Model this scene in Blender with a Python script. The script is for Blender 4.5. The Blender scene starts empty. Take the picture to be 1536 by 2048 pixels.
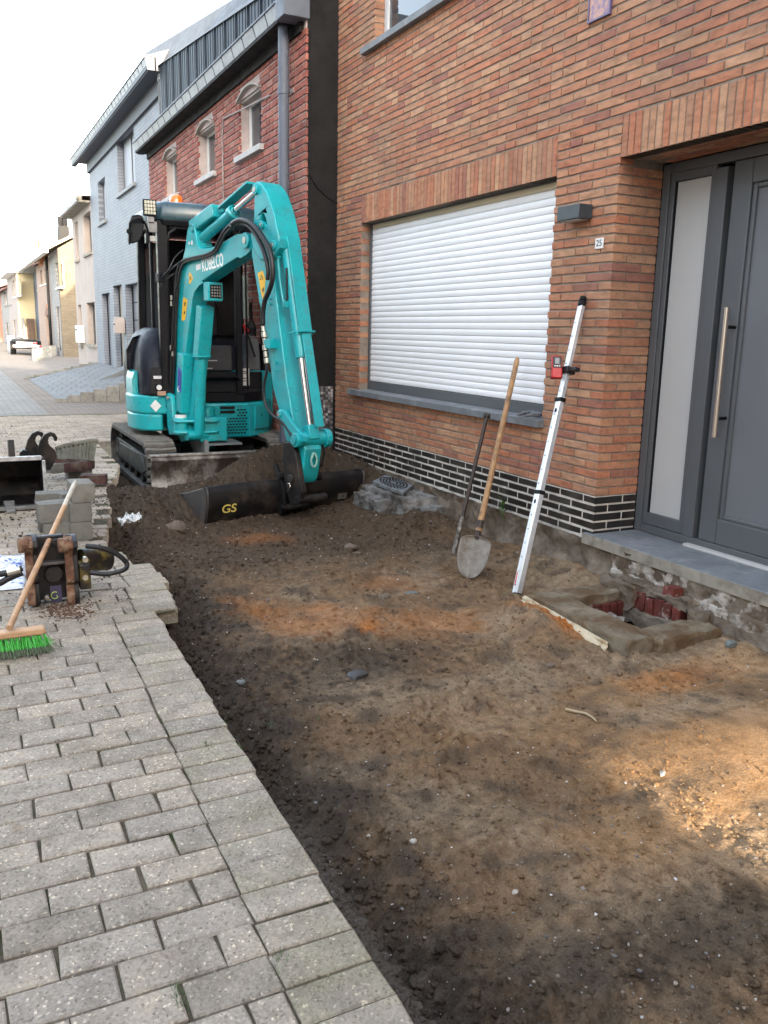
import bpy, bmesh, math, random
import numpy as np
from mathutils import Vector, Matrix
random.seed(7); rng = np.random.default_rng(7)
sc = bpy.context.scene
COL = sc.collection
R = math.radians
# ------------------------------------------------------------------ camera
CAM_H = 1.38
F_PX = 1699.0                       # focal length in pixels of the 1536 x 2048 photograph
PITCH, ROLL, YAW = 0.207532, -0.021378, 0.467018
def cam_basis():
    cy, sy, cp, sp, cr, sr = math.cos(YAW), math.sin(YAW), math.cos(PITCH), math.sin(PITCH), math.cos(ROLL), math.sin(ROLL)
    fw = np.array([sy*cp, cy*cp, -sp]); r = np.array([cy, -sy, 0.0]); d = np.cross(fw, r)
    return r*cr + d*sr, -r*sr + d*cr, fw
RT, DN, FW = cam_basis()
cam = bpy.data.cameras.new("camera"); camo = bpy.data.objects.new("camera", cam); COL.objects.link(camo)
m = Matrix(((RT[0], -DN[0], -FW[0], 0), (RT[1], -DN[1], -FW[1], 0), (RT[2], -DN[2], -FW[2], CAM_H), (0, 0, 0, 1)))
camo.matrix_world = m
cam.sensor_fit = 'VERTICAL'; cam.sensor_height = 24.0; cam.sensor_width = 18.0
cam.lens = 24.0*F_PX/2048.0
cam.clip_start = 0.05; cam.clip_end = 2000
sc.camera = camo
# ------------------------------------------------------------------ daylight
SUN_EL, SUN_TX, SUN_TY = R(12.0), -0.004, 1.0        # low winter sun straight down the street from behind the camera
w = bpy.data.worlds.new("World"); sc.world = w; w.use_nodes = True
nt = w.node_tree; bg = nt.nodes["Background"]
sky = nt.nodes.new("ShaderNodeTexSky"); sky.sky_type = 'NISHITA'; sky.sun_disc = False
sky.sun_elevation = SUN_EL
sky.sun_rotation = math.atan2(-SUN_TX, -SUN_TY)
sky.air_density = 1.0; sky.dust_density = 3.0; sky.ozone_density = 0.7
hs = nt.nodes.new('ShaderNodeHueSaturation'); hs.inputs['Saturation'].default_value = .6     # thin white winter haze
nt.links.new(sky.outputs[0], hs.inputs['Color']); nt.links.new(hs.outputs[0], bg.inputs[0]); bg.inputs[1].default_value = 0.15
sun = bpy.data.lights.new("sun", 'SUN'); suno = bpy.data.objects.new("sun", sun); COL.objects.link(suno)
sun.energy = 2.1; sun.angle = R(0.8); sun.color = (1.0, 0.86, 0.66)
dv = Vector((SUN_TX*math.cos(SUN_EL), SUN_TY*math.cos(SUN_EL), -math.sin(SUN_EL)))
suno.rotation_euler = dv.to_track_quat('-Z', 'Y').to_euler()
sc.view_settings.view_transform = 'Standard'; sc.view_settings.look = 'None'
sc.view_settings.exposure = 3.32; sc.view_settings.gamma = 1.0; sc.view_settings.use_curve_mapping = False
sc.cycles.use_denoising = True
sc.cycles.max_bounces = 6; sc.cycles.diffuse_bounces = 4; sc.cycles.glossy_bounces = 3; sc.cycles.transmission_bounces = 4
sc.cycles.sample_clamp_indirect = 8
# ------------------------------------------------------------------ pixel -> point helpers (photograph pixels)
def ray(x, y):
    return RT*((x-768)/F_PX) + DN*((y-1024)/F_PX) + FW
O0 = np.array([0, 0, CAM_H])
def atX(x, y, X): d = ray(x, y); return O0 + d*(X/d[0])
def atY(x, y, Y): d = ray(x, y); return O0 + d*(Y/d[1])
def atZ(x, y, Z=0.0): d = ray(x, y); return O0 + d*((Z-CAM_H)/d[2])
def atP(x, y, p, n):
    d = ray(x, y); n = np.array(n, float); return O0 + d*(n@(np.array(p, float)-O0))/(n@d)
# ------------------------------------------------------------------ numpy noise
_perm = np.concatenate([rng.permutation(512)]*2)
_grad = rng.uniform(-1, 1, (512, 3)); _grad /= np.linalg.norm(_grad, axis=1)[:, None]
def perlin(P):
    P = np.asarray(P, float); i = np.floor(P).astype(int); f = P - i; u = f*f*f*(f*(f*6-15)+10)
    out = 0
    for dx in (0, 1):
        for dy in (0, 1):
            for dz in (0, 1):
                h = _perm[(_perm[(_perm[(i[:, 0]+dx) & 511] + i[:, 1]+dy) & 511] + i[:, 2]+dz) & 511]
                g = _grad[h]; dd = f - np.array([dx, dy, dz])
                wgt = (u[:, 0] if dx else 1-u[:, 0])*(u[:, 1] if dy else 1-u[:, 1])*(u[:, 2] if dz else 1-u[:, 2])
                out = out + wgt*np.einsum('ij,ij->i', g, dd)
    return out*1.6
def fbm(P, oct=4, gain=.5):
    s = 0; a = 1; P = np.asarray(P, float)
    for k in range(oct):
        s = s + a*perlin(P*(2**k)+k*7.3); a *= gain
    return s
def worley2(x, y, seed=0):
    ix = np.floor(x).astype(int); iy = np.floor(y).astype(int); best = np.full(x.shape, 9.0)
    for dx in (-1, 0, 1):
        for dy in (-1, 0, 1):
            cx = ix+dx; cy = iy+dy
            h = _perm[(_perm[(cx+seed) & 511]+cy) & 511]
            px = cx+(_grad[h, 0]+1)/2; py = cy+(_grad[h, 1]+1)/2
            best = np.minimum(best, (x-px)**2+(y-py)**2)
    return np.sqrt(best)
def sstep(a, b, x): t = np.clip((x-a)/(b-a), 0, 1); return t*t*(3-2*t)
# ------------------------------------------------------------------ objects
WLOC = {}
def tag(o, label=None, cat=None, group=None, kind=None):
    if label: o['label'] = label
    if cat: o['category'] = cat
    if group: o['group'] = group
    if kind: o['kind'] = kind
    return o
def empty(name, loc, label=None, cat=None, group=None):
    o = bpy.data.objects.new(name, None); COL.objects.link(o); o.location = loc; o.empty_display_size = .1
    WLOC[o.name] = np.array(loc, float)
    return tag(o, label, cat, group)
def link(name, me, parent=None, loc=None):
    """link mesh whose vertices are relative to world point loc"""
    o = bpy.data.objects.new(name, me); COL.objects.link(o)
    loc = np.array(loc if loc is not None else (0, 0, 0), float)
    if parent is not None:
        o.parent = parent; o.location = loc - WLOC[parent.name]
    else: o.location = loc
    WLOC[o.name] = loc
    return o
def copy_tree(root, dloc, rotz=0.0):
    c = root.copy(); COL.objects.link(c); c.location = Vector(root.location)+Vector(dloc)
    c.rotation_euler.z += rotz
    WLOC[c.name] = np.array(c.location)
    def rec(a, b):
        for ch in a.children:
            k = ch.copy(); COL.objects.link(k); k.parent = b; rec(ch, k)
    rec(root, c)
    return c
class B:
    def __init__(s): s.v = []; s.f = []
    def add(s, vs, fs):
        n = len(s.v); s.v += [tuple(map(float, q)) for q in vs]; s.f += [tuple(n+i for i in f) for f in fs]; return s
    def hexa(s, p):   # 8 points: bottom 4 ccw, top 4
        return s.add(p, [(3, 2, 1, 0), (4, 5, 6, 7), (0, 1, 5, 4), (1, 2, 6, 5), (2, 3, 7, 6), (3, 0, 4, 7)])
    def box(s, x0, x1, y0, y1, z0, z1):
        return s.hexa([(x0, y0, z0), (x1, y0, z0), (x1, y1, z0), (x0, y1, z0), (x0, y0, z1), (x1, y0, z1), (x1, y1, z1), (x0, y1, z1)])
    def obox(s, c, ax, ay, az, hx, hy, hz):
        c = np.array(c, float); ax, ay, az = [np.array(a, float)/np.linalg.norm(a) for a in (ax, ay, az)]
        P = [c+ax*i*hx+ay*j*hy+az*k*hz for k in (-1, 1) for i, j in ((-1, -1), (1, -1), (1, 1), (-1, 1))]
        return s.hexa(P)
    def beam(s, p0, p1, w, h, up=(0, 0, 1)):
        p0 = np.array(p0, float); p1 = np.array(p1, float); d = p1-p0; L = np.linalg.norm(d); d /= L
        u = np.array(up, float); u -= d*(u@d)
        if np.linalg.norm(u) < 1e-4: u = np.array([0, 1., 0]); u -= d*(u@d)
        u /= np.linalg.norm(u); sd = np.cross(d, u)
        return s.obox((p0+p1)/2, d, sd, u, L/2, w/2, h/2)
    def prism(s, pts, off):
        pts = [np.array(p, float) for p in pts]; off = np.array(off, float); n = len(pts)
        a = sum((np.cross(pts[i]-pts[0], pts[(i+1) % n]-pts[0]) for i in range(n)), np.zeros(3))
        if a@off > 0: pts = pts[::-1]
        vs = pts+[p+off for p in pts]
        fs = [tuple(range(n)), tuple(range(2*n-1, n-1, -1))]+[((i+1) % n, i, n+i, n+(i+1) % n) for i in range(n)]
        return s.add(vs, fs)
    def tube(s, pts, r, n=8, cap=True):
        pts = [np.array(p, float) for p in pts]; m_ = len(pts)
        rs = r if hasattr(r, '__len__') else [r]*m_
        t0 = pts[1]-pts[0]; u = np.cross(t0, (0, 0, 1.)) if abs(t0[2]) < .9*np.linalg.norm(t0) else np.cross(t0, (1., 0, 0))
        u /= np.linalg.norm(u); vs = []
        for i in range(m_):
            t = pts[min(i+1, m_-1)]-pts[max(i-1, 0)]; t /= (np.linalg.norm(t)+1e-12)
            u = u-t*(u@t); u /= (np.linalg.norm(u)+1e-12); v = np.cross(t, u)
            for k in range(n):
                a = 2*math.pi*k/n; vs.append(pts[i]+rs[i]*(u*math.cos(a)+v*math.sin(a)))
        fs = [(i*n+k, i*n+(k+1) % n, (i+1)*n+(k+1) % n, (i+1)*n+k) for i in range(m_-1) for k in range(n)]
        if cap: fs += [tuple(range(n-1, -1, -1)), tuple(range((m_-1)*n, m_*n))]
        return s.add(vs, fs)
    def cyl(s, p0, p1, r, n=16, r1=None): return s.tube([p0, p1], [r, r if r1 is None else r1], n)
    def lathe(s, prof, c, n=20, ax=(0, 0, 1)):
        ax = np.array(ax, float); ax /= np.linalg.norm(ax); c = np.array(c, float)
        u = np.cross(ax, (1, 0, 0)) if abs(ax[0]) < .9 else np.cross(ax, (0, 1, 0)); u /= np.linalg.norm(u); v = np.cross(ax, u)
        vs = [c+ax*z+r*(u*math.cos(2*math.pi*k/n)+v*math.sin(2*math.pi*k/n)) for r, z in prof for k in range(n)]
        m_ = len(prof)
        fs = [(i*n+k, i*n+(k+1) % n, (i+1)*n+(k+1) % n, (i+1)*n+k) for i in range(m_-1) for k in range(n)]
        return s.add(vs, fs)
    def build(s, name, mat, parent=None, bevel=0.0, smooth=35, loc=None, seg=2, label=None, cat=None, group=None, kind=None, sub=0):
        V = np.array(s.v)
        if loc is None:
            loc = WLOC[parent.name] if parent is not None else ((V[:, 0].min()+V[:, 0].max())/2, (V[:, 1].min()+V[:, 1].max())/2, V[:, 2].min())
        loc = np.array(loc, float)
        me = bpy.data.meshes.new(name); me.from_pydata((V-loc).tolist(), [], s.f)
        bm = bmesh.new(); bm.from_mesh(me); bmesh.ops.recalc_face_normals(bm, faces=bm.faces); bm.to_mesh(me); bm.free()
        if mat: me.materials.append(mat)
        if smooth:
            me.polygons.foreach_set('use_smooth', [True]*len(me.polygons)); me.set_sharp_from_angle(angle=R(smooth))
        o = link(name, me, parent, loc)
        if sub:
            md = o.modifiers.new('sub', 'SUBSURF'); md.levels = sub; md.render_levels = sub
        if bevel:
            md = o.modifiers.new('bev', 'BEVEL'); md.width = bevel; md.segments = seg; md.limit_method = 'ANGLE'; md.angle_limit = R(40); md.harden_normals = False
        return tag(o, label, cat, group, kind)
def mesh_np(name, V, F, mat, parent=None, loc=(0, 0, 0), smooth=True, col=None, kind=None, label=None, cat=None):
    """fast mesh from arrays; F is (n,3) or (n,4)"""
    V = np.asarray(V, float)-np.array(loc, float); F = np.asarray(F, np.int32); k = F.shape[1]
    me = bpy.data.meshes.new(name); me.vertices.add(len(V)); me.vertices.foreach_set('co', V.ravel())
    me.loops.add(F.size); me.loops.foreach_set('vertex_index', F.ravel())
    me.polygons.add(len(F)); me.polygons.foreach_set('loop_start', np.arange(0, F.size, k, dtype=np.int32))
    me.update(calc_edges=True)
    me.polygons.foreach_set('use_smooth', np.full(len(F), smooth))
    if col is not None:
        a = me.color_attributes.new('tone', 'FLOAT_COLOR', 'POINT'); a.data.foreach_set('color', np.c_[col, np.ones(len(col))].ravel())
    me.materials.append(mat); me.validate()
    o = link(name, me, parent, loc); return tag(o, label, cat, None, kind)
# ------------------------------------------------------------------ materials
def newmat(name):
    m_ = bpy.data.materials.new(name); m_.use_nodes = True; n = m_.node_tree
    return m_, n, n.nodes['Principled BSDF']
def N(n, t, **kw):
    o = n.nodes.new(t)
    for k, v in kw.items():
        if k in ('operation', 'blend_type', 'data_type', 'attribute_name', 'feature', 'vector_type', 'noise_dimensions', 'layer_name', 'distance'): setattr(o, k, v)
        else: o.inputs[k].default_value = v
    return o
def ramp(n, fac, stops, interp='LINEAR'):
    r = n.nodes.new('ShaderNodeValToRGB'); r.color_ramp.interpolation = interp; e = r.color_ramp.elements
    while len(e) < len(stops): e.new(.5)
    for el, (p, c) in zip(e, stops): el.position = p; el.color = (*c, 1) if len(c) == 3 else c
    n.links.new(fac, r.inputs[0]); return r.outputs[0]
def mixc(n, f, a, b, bt='MIX'):
    x = n.nodes.new('ShaderNodeMix'); x.data_type = 'RGBA'; x.blend_type = bt
    for s_, v in ((0, f), (6, a), (7, b)):
        if isinstance(v, (int, float)): x.inputs[s_].default_value = v
        elif isinstance(v, tuple): x.inputs[s_].default_value = (*v, 1)
        else: n.links.new(v, x.inputs[s_])
    return x.outputs[2]
def noise(n, scale, detail=4, rough=.55, vec=None, out=0):
    t = N(n, 'ShaderNodeTexNoise', Scale=scale, Detail=detail, Roughness=rough)
    if vec is None: vec = n.nodes.new('ShaderNodeTexCoord').outputs['Object']
    n.links.new(vec, t.inputs['Vector']); return t.outputs[out]
def wpos(n): return n.nodes.new('ShaderNodeNewGeometry').outputs['Position']
def bump(n, h, bs, strength=.5, dist=.01, prev=None):
    b_ = N(n, 'ShaderNodeBump', Strength=strength, Distance=dist); n.links.new(h, b_.inputs['Height'])
    if prev is not None: n.links.new(prev, b_.inputs['Normal'])
    n.links.new(b_.outputs[0], bs.inputs['Normal']); return b_.outputs[0]
def simple(name, col, rough=.6, metal=0.0, var=.25, scale=6, bmp=.15, bscale=60, bdist=.002, dirt=None, dscale=3, dlo=.5, dhi=.7, spec=.5, coat=0, rvar=0):
    m_, n, bs = newmat(name); vec = wpos(n)
    f = noise(n, scale, 5, .6, vec)
    c = mixc(n, ramp(n, f, [(.3, (0, 0, 0)), (.7, (1, 1, 1))]), tuple(x*(1-var) for x in col), tuple(min(1, x*(1+var)) for x in col))
    if rvar:
        oi = n.nodes.new('ShaderNodeObjectInfo').outputs['Random']
        c = mixc(n, 1.0, c, ramp(n, oi, [(0, (1-rvar,)*3), (1, (1+rvar*.5,)*3)]), 'MULTIPLY')
    if dirt:
        g = noise(n, dscale, 6, .65, vec)
        c = mixc(n, ramp(n, g, [(dlo, (0, 0, 0)), (dhi, (1, 1, 1))]), c, dirt)
    n.links.new(c, bs.inputs['Base Color'])
    bs.inputs['Metallic'].default_value = metal; bs.inputs['Specular IOR Level'].default_value = spec
    if coat: bs.inputs['Coat Weight'].default_value = coat; bs.inputs['Coat Roughness'].default_value = .15
    rr = noise(n, scale*3, 3, .6, vec)
    bs.inputs['Roughness'].default_value = rough
    if bmp: n.links.new(ramp(n, rr, [(.3, (max(0, rough-.1),)*3), (.7, (min(1, rough+.1),)*3)]), bs.inputs['Roughness'])
    if bmp: bump(n, noise(n, bscale, 4, .6, vec), bs, bmp, bdist)
    return m_
def brickmat(name, island, stops, mort=None, bmp=.6, stain=.0):
    m_, n, bs = newmat(name); vec = wpos(n)
    rnd = n.nodes.new('ShaderNodeNewGeometry').outputs['Random Per Island'] if island else n.nodes.new('ShaderNodeObjectInfo').outputs['Random']
    base = ramp(n, rnd, stops, 'CONSTANT')
    mp = N(n, 'ShaderNodeMapping'); mp.inputs['Scale'].default_value = (1, .45, 1.3); n.links.new(vec, mp.inputs['Vector'])
    f = noise(n, 26, 5, .65, mp.outputs[0])
    base = mixc(n, 1.0, base, ramp(n, f, [(.25, (.62, .58, .56)), (.5, (1, 1, 1)), (.78, (1.28, 1.22, 1.12))]), 'MULTIPLY')
    g = noise(n, 7, 4, .6, vec)
    base = mixc(n, ramp(n, g, [(.5, (0, 0, 0)), (.75, (.35, .35, .35))]), base, (.30, .17, .09))
    big = noise(n, 1.3, 4, .6, vec)
    base = mixc(n, ramp(n, big, [(.45, (0, 0, 0)), (.75, (stain,)*3)]), base, (.11, .085, .07))
    n.links.new(base, bs.inputs['Base Color']); bs.inputs['Roughness'].default_value = .85; bs.inputs['Specular IOR Level'].default_value = .25
    cr = noise(n, 38, 5, .7, mp.outputs[0])
    b1 = bump(n, cr, bs, bmp, .006)
    bump(n, noise(n, 220, 3, .6, vec), bs, .35, .002, b1)
    return m_
# ================================================================== GROUND
# --- pavers: material
def pavermat(name, island, moss=False):
    m_, n, bs = newmat(name); vec = wpos(n)
    rnd = n.nodes.new('ShaderNodeNewGeometry').outputs['Random Per Island'] if island else n.nodes.new('ShaderNodeObjectInfo').outputs['Random']
    base = ramp(n, rnd, [(0, (.27, .235, .195)), (.25, (.345, .30, .245)), (.5, (.39, .335, .27)), (.75, (.305, .27, .23)), (1, (.44, .38, .31))])
    f = noise(n, 9, 5, .65, vec)
    base = mixc(n, 1.0, base, ramp(n, f, [(.28, (.66, .65, .62)), (.5, (1, 1, 1)), (.75, (1.22, 1.19, 1.12))]), 'MULTIPLY')
    g = noise(n, 2.1, 5, .6, vec)                       # moss / rusty dirt
    base = mixc(n, ramp(n, g, [(.5, (0, 0, 0)), (.68, (.45, .45, .45))]), base, (.20, .17, .11))
    g2 = noise(n, 3.3, 6, .7, vec, 0); 
    base = mixc(n, ramp(n, g2, [(.62, (0, 0, 0)), (.72, (.5, .5, .5))]), base, (.26, .15, .08))
    g3 = noise(n, 11, 6, .75, vec)                      # pale cement splashes
    base = mixc(n, ramp(n, g3, [(.66, (0, 0, 0)), (.7, (.55, .55, .55))]), base, (.48, .46, .43))
    if moss: base = mixc(n, ramp(n, noise(n, 5, 5, .65, vec), [(.42, (0, 0, 0)), (.75, (.5, .5, .5))]), base, (.26, .255, .15))
    sp = n.nodes.new('ShaderNodeSeparateXYZ'); n.links.new(vec, sp.inputs[0])
    vo = N(n, 'ShaderNodeTexVoronoi', Scale=170.0); n.links.new(vec, vo.inputs['Vector'])
    base = mixc(n, 1.0, base, ramp(n, vo.outputs['Color'], [(0, (.42, .41, .39)), (.2, (.80, .79, .77)), (.6, (1, 1, 1)), (.84, (1.12, 1.10, 1.08)), (.94, (2.0, 1.95, 1.8))]), 'MULTIPLY')
    n.links.new(base, bs.inputs['Base Color']); bs.inputs['Roughness'].default_value = .88; bs.inputs['Specular IOR Level'].default_value = .3
    b1 = bump(n, noise(n, 140, 5, .75, vec), bs, .6, .004)
    bump(n, vo.outputs['Distance'], bs, .25, .003, b1)
    return m_
M_pav_o = pavermat('concrete_paver', False); M_pav_e = pavermat('mossy_concrete_paver', False, True); M_pav_i = pavermat('concrete_pavers', True)
M_joint = simple('joint_sand', (.10, .082, .058), .95, var=.4, scale=20, bmp=.6, bscale=150, bdist=.004, dirt=(.035, .042, .018), dscale=4, dlo=.5, dhi=.62, spec=.1)
# --- outline of the dug trench: X of the paving edge at each Y
_EY = [-3, 1.3, 3.35, 4.10, 4.11, 4.62, 4.63, 5.00, 5.01, 5.35, 5.36, 5.75, 6.15, 6.6, 7.5, 8.3, 9.0, 10.9]
_EX = [.70, .745, .80, .815, .93, .96, .985, .97, .88, .87, .80, .82, .90, 1.0, 1.10, 1.32, 1.46, 1.50]
def edgeX(Y): return np.interp(Y, _EY, _EX)
Y_END = 10.9; FX = 3.45; RX = 3.13            # facade planes of the brick house and of its neighbours
PIT = 0.1145; LEN = 0.2236
def paver_bm(x0, x1, y0, y1, dz=0.0, h=.08, tilt=(0, 0), c=.005, snip=0):
    """chamfered paver, returns verts, faces in world coordinates"""
    j = lambda s=.0016: random.uniform(-s, s)
    r = [(x0, y0), (x1, y0), (x1, y1), (x0, y1)]
    r = [(x+j(.0036), y+j(.0026)) for x, y in r]
    cx, cy = (x0+x1)/2, (y0+y1)/2
    tz = lambda x, y: dz+tilt[0]*(x-cx)+tilt[1]*(y-cy)
    ins = [(x+c*(1 if x < cx else -1), y+c*(1 if y < cy else -1)) for x, y in r]
    v = [(x, y, tz(x, y)) for x, y in ins]+[(x, y, tz(x, y)-c*.8) for x, y in r]+[(x, y, tz(x, y)-h) for x, y in r]
    f = [(0, 1, 2, 3)]+[(4+i, 4+(i+1) % 4, (i+1) % 4, i) for i in range(4)]+[(8+i, 8+(i+1) % 4, 4+(i+1) % 4, 4+i) for i in range(4)]
    return v, f
pavement = None
pav = []
rowsY = np.arange(-16, 122)
for k in rowsY:
    y0 = 1.720+k*PIT; y1 = y0+PIT
    if y1 > 14.4: break
    for_edge = edgeX((y0+y1)/2) if y0 < Y_END-.1 else RX
    strip = y0 < 5.6
    xe = for_edge
    if strip:
        xin = xe-.214
        gx = .004
        pav.append((xin+gx, xe-random.uniform(0, .010), y0+.0035, y1-.0035, 1))
    else:
        xin = xe
        if y0 < Y_END: xin -= random.choice([0, 0, .11])
    off = 0.113 if k % 2 == 0 else 0.113+LEN/2
    off += random.uniform(-.004, .004)
    x = off-12*LEN
    gy = .0036
    while x < xin-.02:
        xa, xb = x+.0038, min(x+LEN-.0038, xin-.003)
        if xin-.003-xb < .045 and xb < xin-.003: xb = xin-.003
        if xb-xa > .04: pav.append((xa, xb, y0+gy, y1-gy, 0))
        x += LEN
def vis_size(c):
    d = c-O0; z = FW@d
    if z < .2: return 0
    px = 768+F_PX*(RT@d)/z; py = 1024+F_PX*(DN@d)/z
    return 1/z if (-60 < px < 1596 and -60 < py < 2100) else 0
# ground sheets (bed of the paving, then the far road surface)
def sheet(name, polys, z, mat, kind='structure', thick=None):
    b = B()
    for p in polys: b.add([(x, y, z) for x, y in p], [tuple(range(len(p)))])
    return b.build(name, mat, None, smooth=0, loc=(0, 0, z), kind=kind)
ys = [-3]+[y for y in _EY[1:]]
left = [(-3.2, -3)]+[(float(edgeX(y))-.02, y) for y in ys]+[(1.48, 10.88), (RX+.5, 10.88), (RX+.5, 14.45), (-3.2, 14.45)]
pavement = sheet('pavement', [left[:1]+left[1:]], -.010, M_joint)
pavement['kind'] = 'structure'
pav.sort(key=lambda p: -vis_size(np.array([(p[0]+p[1])/2, (p[2]+p[3])/2, 0])))
def noisy(p):
    k = random.random()
    return dict(dz=random.uniform(-.003, .002), tilt=(random.uniform(-.018, .018), random.uniform(-.03, .03)))
sv = []; sf = []
NP = 290
for i, p in enumerate(pav):
    x0, x1, y0, y1, e = p
    v, f = paver_bm(x0, x1, y0, y1, **noisy(p))
    if i < NP:
        b = B(); b.add(v, f); o = b.build('paver', M_pav_e if e else M_pav_o, pavement, smooth=0, loc=((x0+x1)/2, (y0+y1)/2, 0))
    else:
        n0 = len(sv); sv += v; sf += [tuple(n0+q for q in g) for g in f]
mesh_np('paver_field', sv, sf, M_pav_i, pavement, loc=WLOC[pavement.name], smooth=False, kind='stuff')
# rounded-off paver is left out; far paving as procedural courses
def courses_mat(name, c1, c2, mortar, bw, bh, rotz=0, msize=.012, bmp=.5, offs=.5, plane='XY', var=.3, rough=.85, scale2=3.0, tint=None):
    m_, n, bs = newmat(name); vec = wpos(n)
    mp = N(n, 'ShaderNodeMapping'); mp.inputs['Rotation'].default_value = (0, 0, rotz); src = vec
    if plane in ('YZ', 'XZ'):
        sp = n.nodes.new('ShaderNodeSeparateXYZ'); n.links.new(vec, sp.inputs[0]); cb = n.nodes.new('ShaderNodeCombineXYZ')
        n.links.new(sp.outputs['Y' if plane == 'YZ' else 'X'], cb.inputs[0]); n.links.new(sp.outputs['Z'], cb.inputs[1]); src = cb.outputs[0]
    n.links.new(src, mp.inputs['Vector'])
    br = n.nodes.new('ShaderNodeTexBrick'); br.offset = offs
    for k, v in (('Color1', (*c1, 1)), ('Color2', (*c2, 1)), ('Mortar', (*mortar, 1)), ('Scale', 1.0), ('Mortar Size', msize), ('Mortar Smooth', .1), ('Bias', 0.0), ('Brick Width', bw), ('Row Height', bh)): br.inputs[k].default_value = v
    n.links.new(mp.outputs[0], br.inputs['Vector'])
    f = noise(n, scale2, 6, .65, vec)
    c = mixc(n, 1.0, br.outputs['Color'], ramp(n, f, [(.28, (1-var,)*3), (.5, (1, 1, 1)), (.74, (1+var*.7,)*3)]), 'MULTIPLY')
    if tint: c = mixc(n, ramp(n, noise(n, 1.1, 5, .6, vec), [(.5, (0, 0, 0)), (.7, (.5, .5, .5))]), c, tint)
    n.links.new(c, bs.inputs['Base Color']); bs.inputs['Roughness'].default_value = rough; bs.inputs['Specular IOR Level'].default_value = .3
    inv = N(n, 'ShaderNodeMath', operation='SUBTRACT'); inv.inputs[0].default_value = 1; n.links.new(br.outputs['Fac'], inv.inputs[1])
    b1 = bump(n, inv.outputs[0], bs, bmp, .008); bump(n, noise(n, 60, 4, .6, vec), bs, .3, .004, b1)
    return m_
M_road = courses_mat('road_pavers', (.27, .26, .24), (.225, .22, .205), (.12, .115, .10), .225, .115, 0, .008, var=.22, scale2=1.2)
M_yard = courses_mat('yard_pavers', (.245, .205, .17), (.20, .17, .145), (.10, .085, .07), .225, .115, R(0), .009, var=.25, scale2=1.5)
far = sheet('road', [[(-150, -60), (-3.2, -60), (-3.2, 400), (-150, 400)], [(-3.2, 14.45), (1.3, 14.45), (1.3, 400), (-3.2, 400)],
                     [(-3.2, -60), (5, -60), (5, -3), (-3.2, -3)], [(5, -60), (150, -60), (150, -3), (5, -3)]], 0.0, M_road)
yard = sheet('forecourt', [[(1.3, 14.45), (40, 14.45), (150, 26), (150, 400), (1.3, 400)], [(FX+.35, -3), (150, -3), (150, 14.45), (FX+.35, 14.45)]], 0.001, M_yard)
# ================================================================== SOIL of the trench
def W_(px, py, z=-.14): q = atZ(px, py, z); return q[0], q[1]
def soil_h(X, Y, fine=True):
    X = np.asarray(X, float); Y = np.asarray(Y, float)
    sh = X.shape; x = X.ravel(); y = Y.ravel()
    P = np.c_[x, y, np.zeros_like(x)]
    e = edgeX(y)
    t = np.clip((x-e)/(3.42-e), 0, 1)
    h = -.145+.03*t                                            # gently rising to the wall
    h += -.075*np.exp(-((x-e-.10)/.13)**2)                     # rut along the cut edge
    h += sstep(3.02, 3.42, x)*np.interp(y, [0, 2.0, 2.66, 3.2, 4, 5, 5.7, 6.6, 7.9, 11], [.03, .03, .03, .02, .09, .05, .04, .14, .22, .12])
    h += -.075*sstep(5.6, 6.3, y)*sstep(7.3, 6.9, y)*sstep(1.35, 1.6, x)*sstep(3.25, 3.1, x) + sstep(5.3, 7.6, y)*.05 + sstep(7.9, 8.1, y)*(-.12)
    # spoil heaps
    def blob(cx, cy, rx, ry, a): return a*np.exp(-((x-cx)/rx)**2-((y-cy)/ry)**2)
    h += blob(1.18, 7.35, .24, .62, .17)+blob(1.50, 7.0, .3, .35, .06)+blob(1.05, 6.5, .16, .25, .10)
    h += blob(3.2, 7.1, .2, .3, .06)
    h += blob(2.52, 7.50, .48, .27, .34)+blob(2.98, 7.50, .28, .22, .32)+blob(3.15, 5.65, .35, .3, .09)+blob(2.92, 6.25, .22, .45, .13)
    h += blob(2.62, 3.42, .16, .24, .085)                       # orange sand against the chamber
    h += blob(2.1, 3.15, .22, .12, -.04)+blob(1.72, 3.3, .3, .16, -.05)
    h += blob(2.25, 1.75, .35, .4, .035)
    h += .028*fbm(P*1.7, 3)
    big = fbm(P*np.array([5, 5, 1.]), 3)
    h += .010*big
    if fine:
        w1 = worley2(x*17, y*17, 3); w2 = worley2(x*42+9, y*42, 5)
        mask = .10+.9*sstep(-.1, .6, fbm(P*2.3+11, 3))               # cloddy patches
        dark = np.exp(-((x-e-.16)/.2)**2)
        sp2 = 1-.95*np.exp(-((x-2.85)/.85)**4-((y-1.5)/1.0)**4)
        cl = np.clip(mask+dark*.9+sstep(6.2, 7, y), 0, 1.3)*sp2
        h += cl*(.020*(1-np.clip(w1*1.55, 0, 1)**2)+.010*(1-np.clip(w2*1.6, 0, 1)**2))
        h += .0055*fbm(P*24, 3)*(.5+cl)*(.08+.92*sp2)
        h += .0035*fbm(P*85, 3)*sp2
        bank = sstep(2.6, 2.1, y)*sstep(.16, .10, x-e); h = h*(1-bank)+(-.082-(x-e)*.75)*bank
    # ramp tilted to the sun to brighten its patch; then keep under paving
    sp_ = np.exp(-((x-2.85)/.75)**4-((y-1.6)/.75)**4)*.85; h = h*(1-sp_)+sp_*(-.115+.16*(y-1.65))
    under = x < e-.005
    h = np.where(under, np.minimum(h, -.075-.05*sstep(.0, .06, e-x)), h)
    # pit of the old brick chamber
    ins = (x > 2.93) & (x < 3.34) & (y > 3.0) & (y < 3.56)
    h = np.where(ins, -.42, h)
    return h.reshape(sh)
nx = 440
xs = np.linspace(.52, 3.50, nx)
yv = [-.6]
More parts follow.
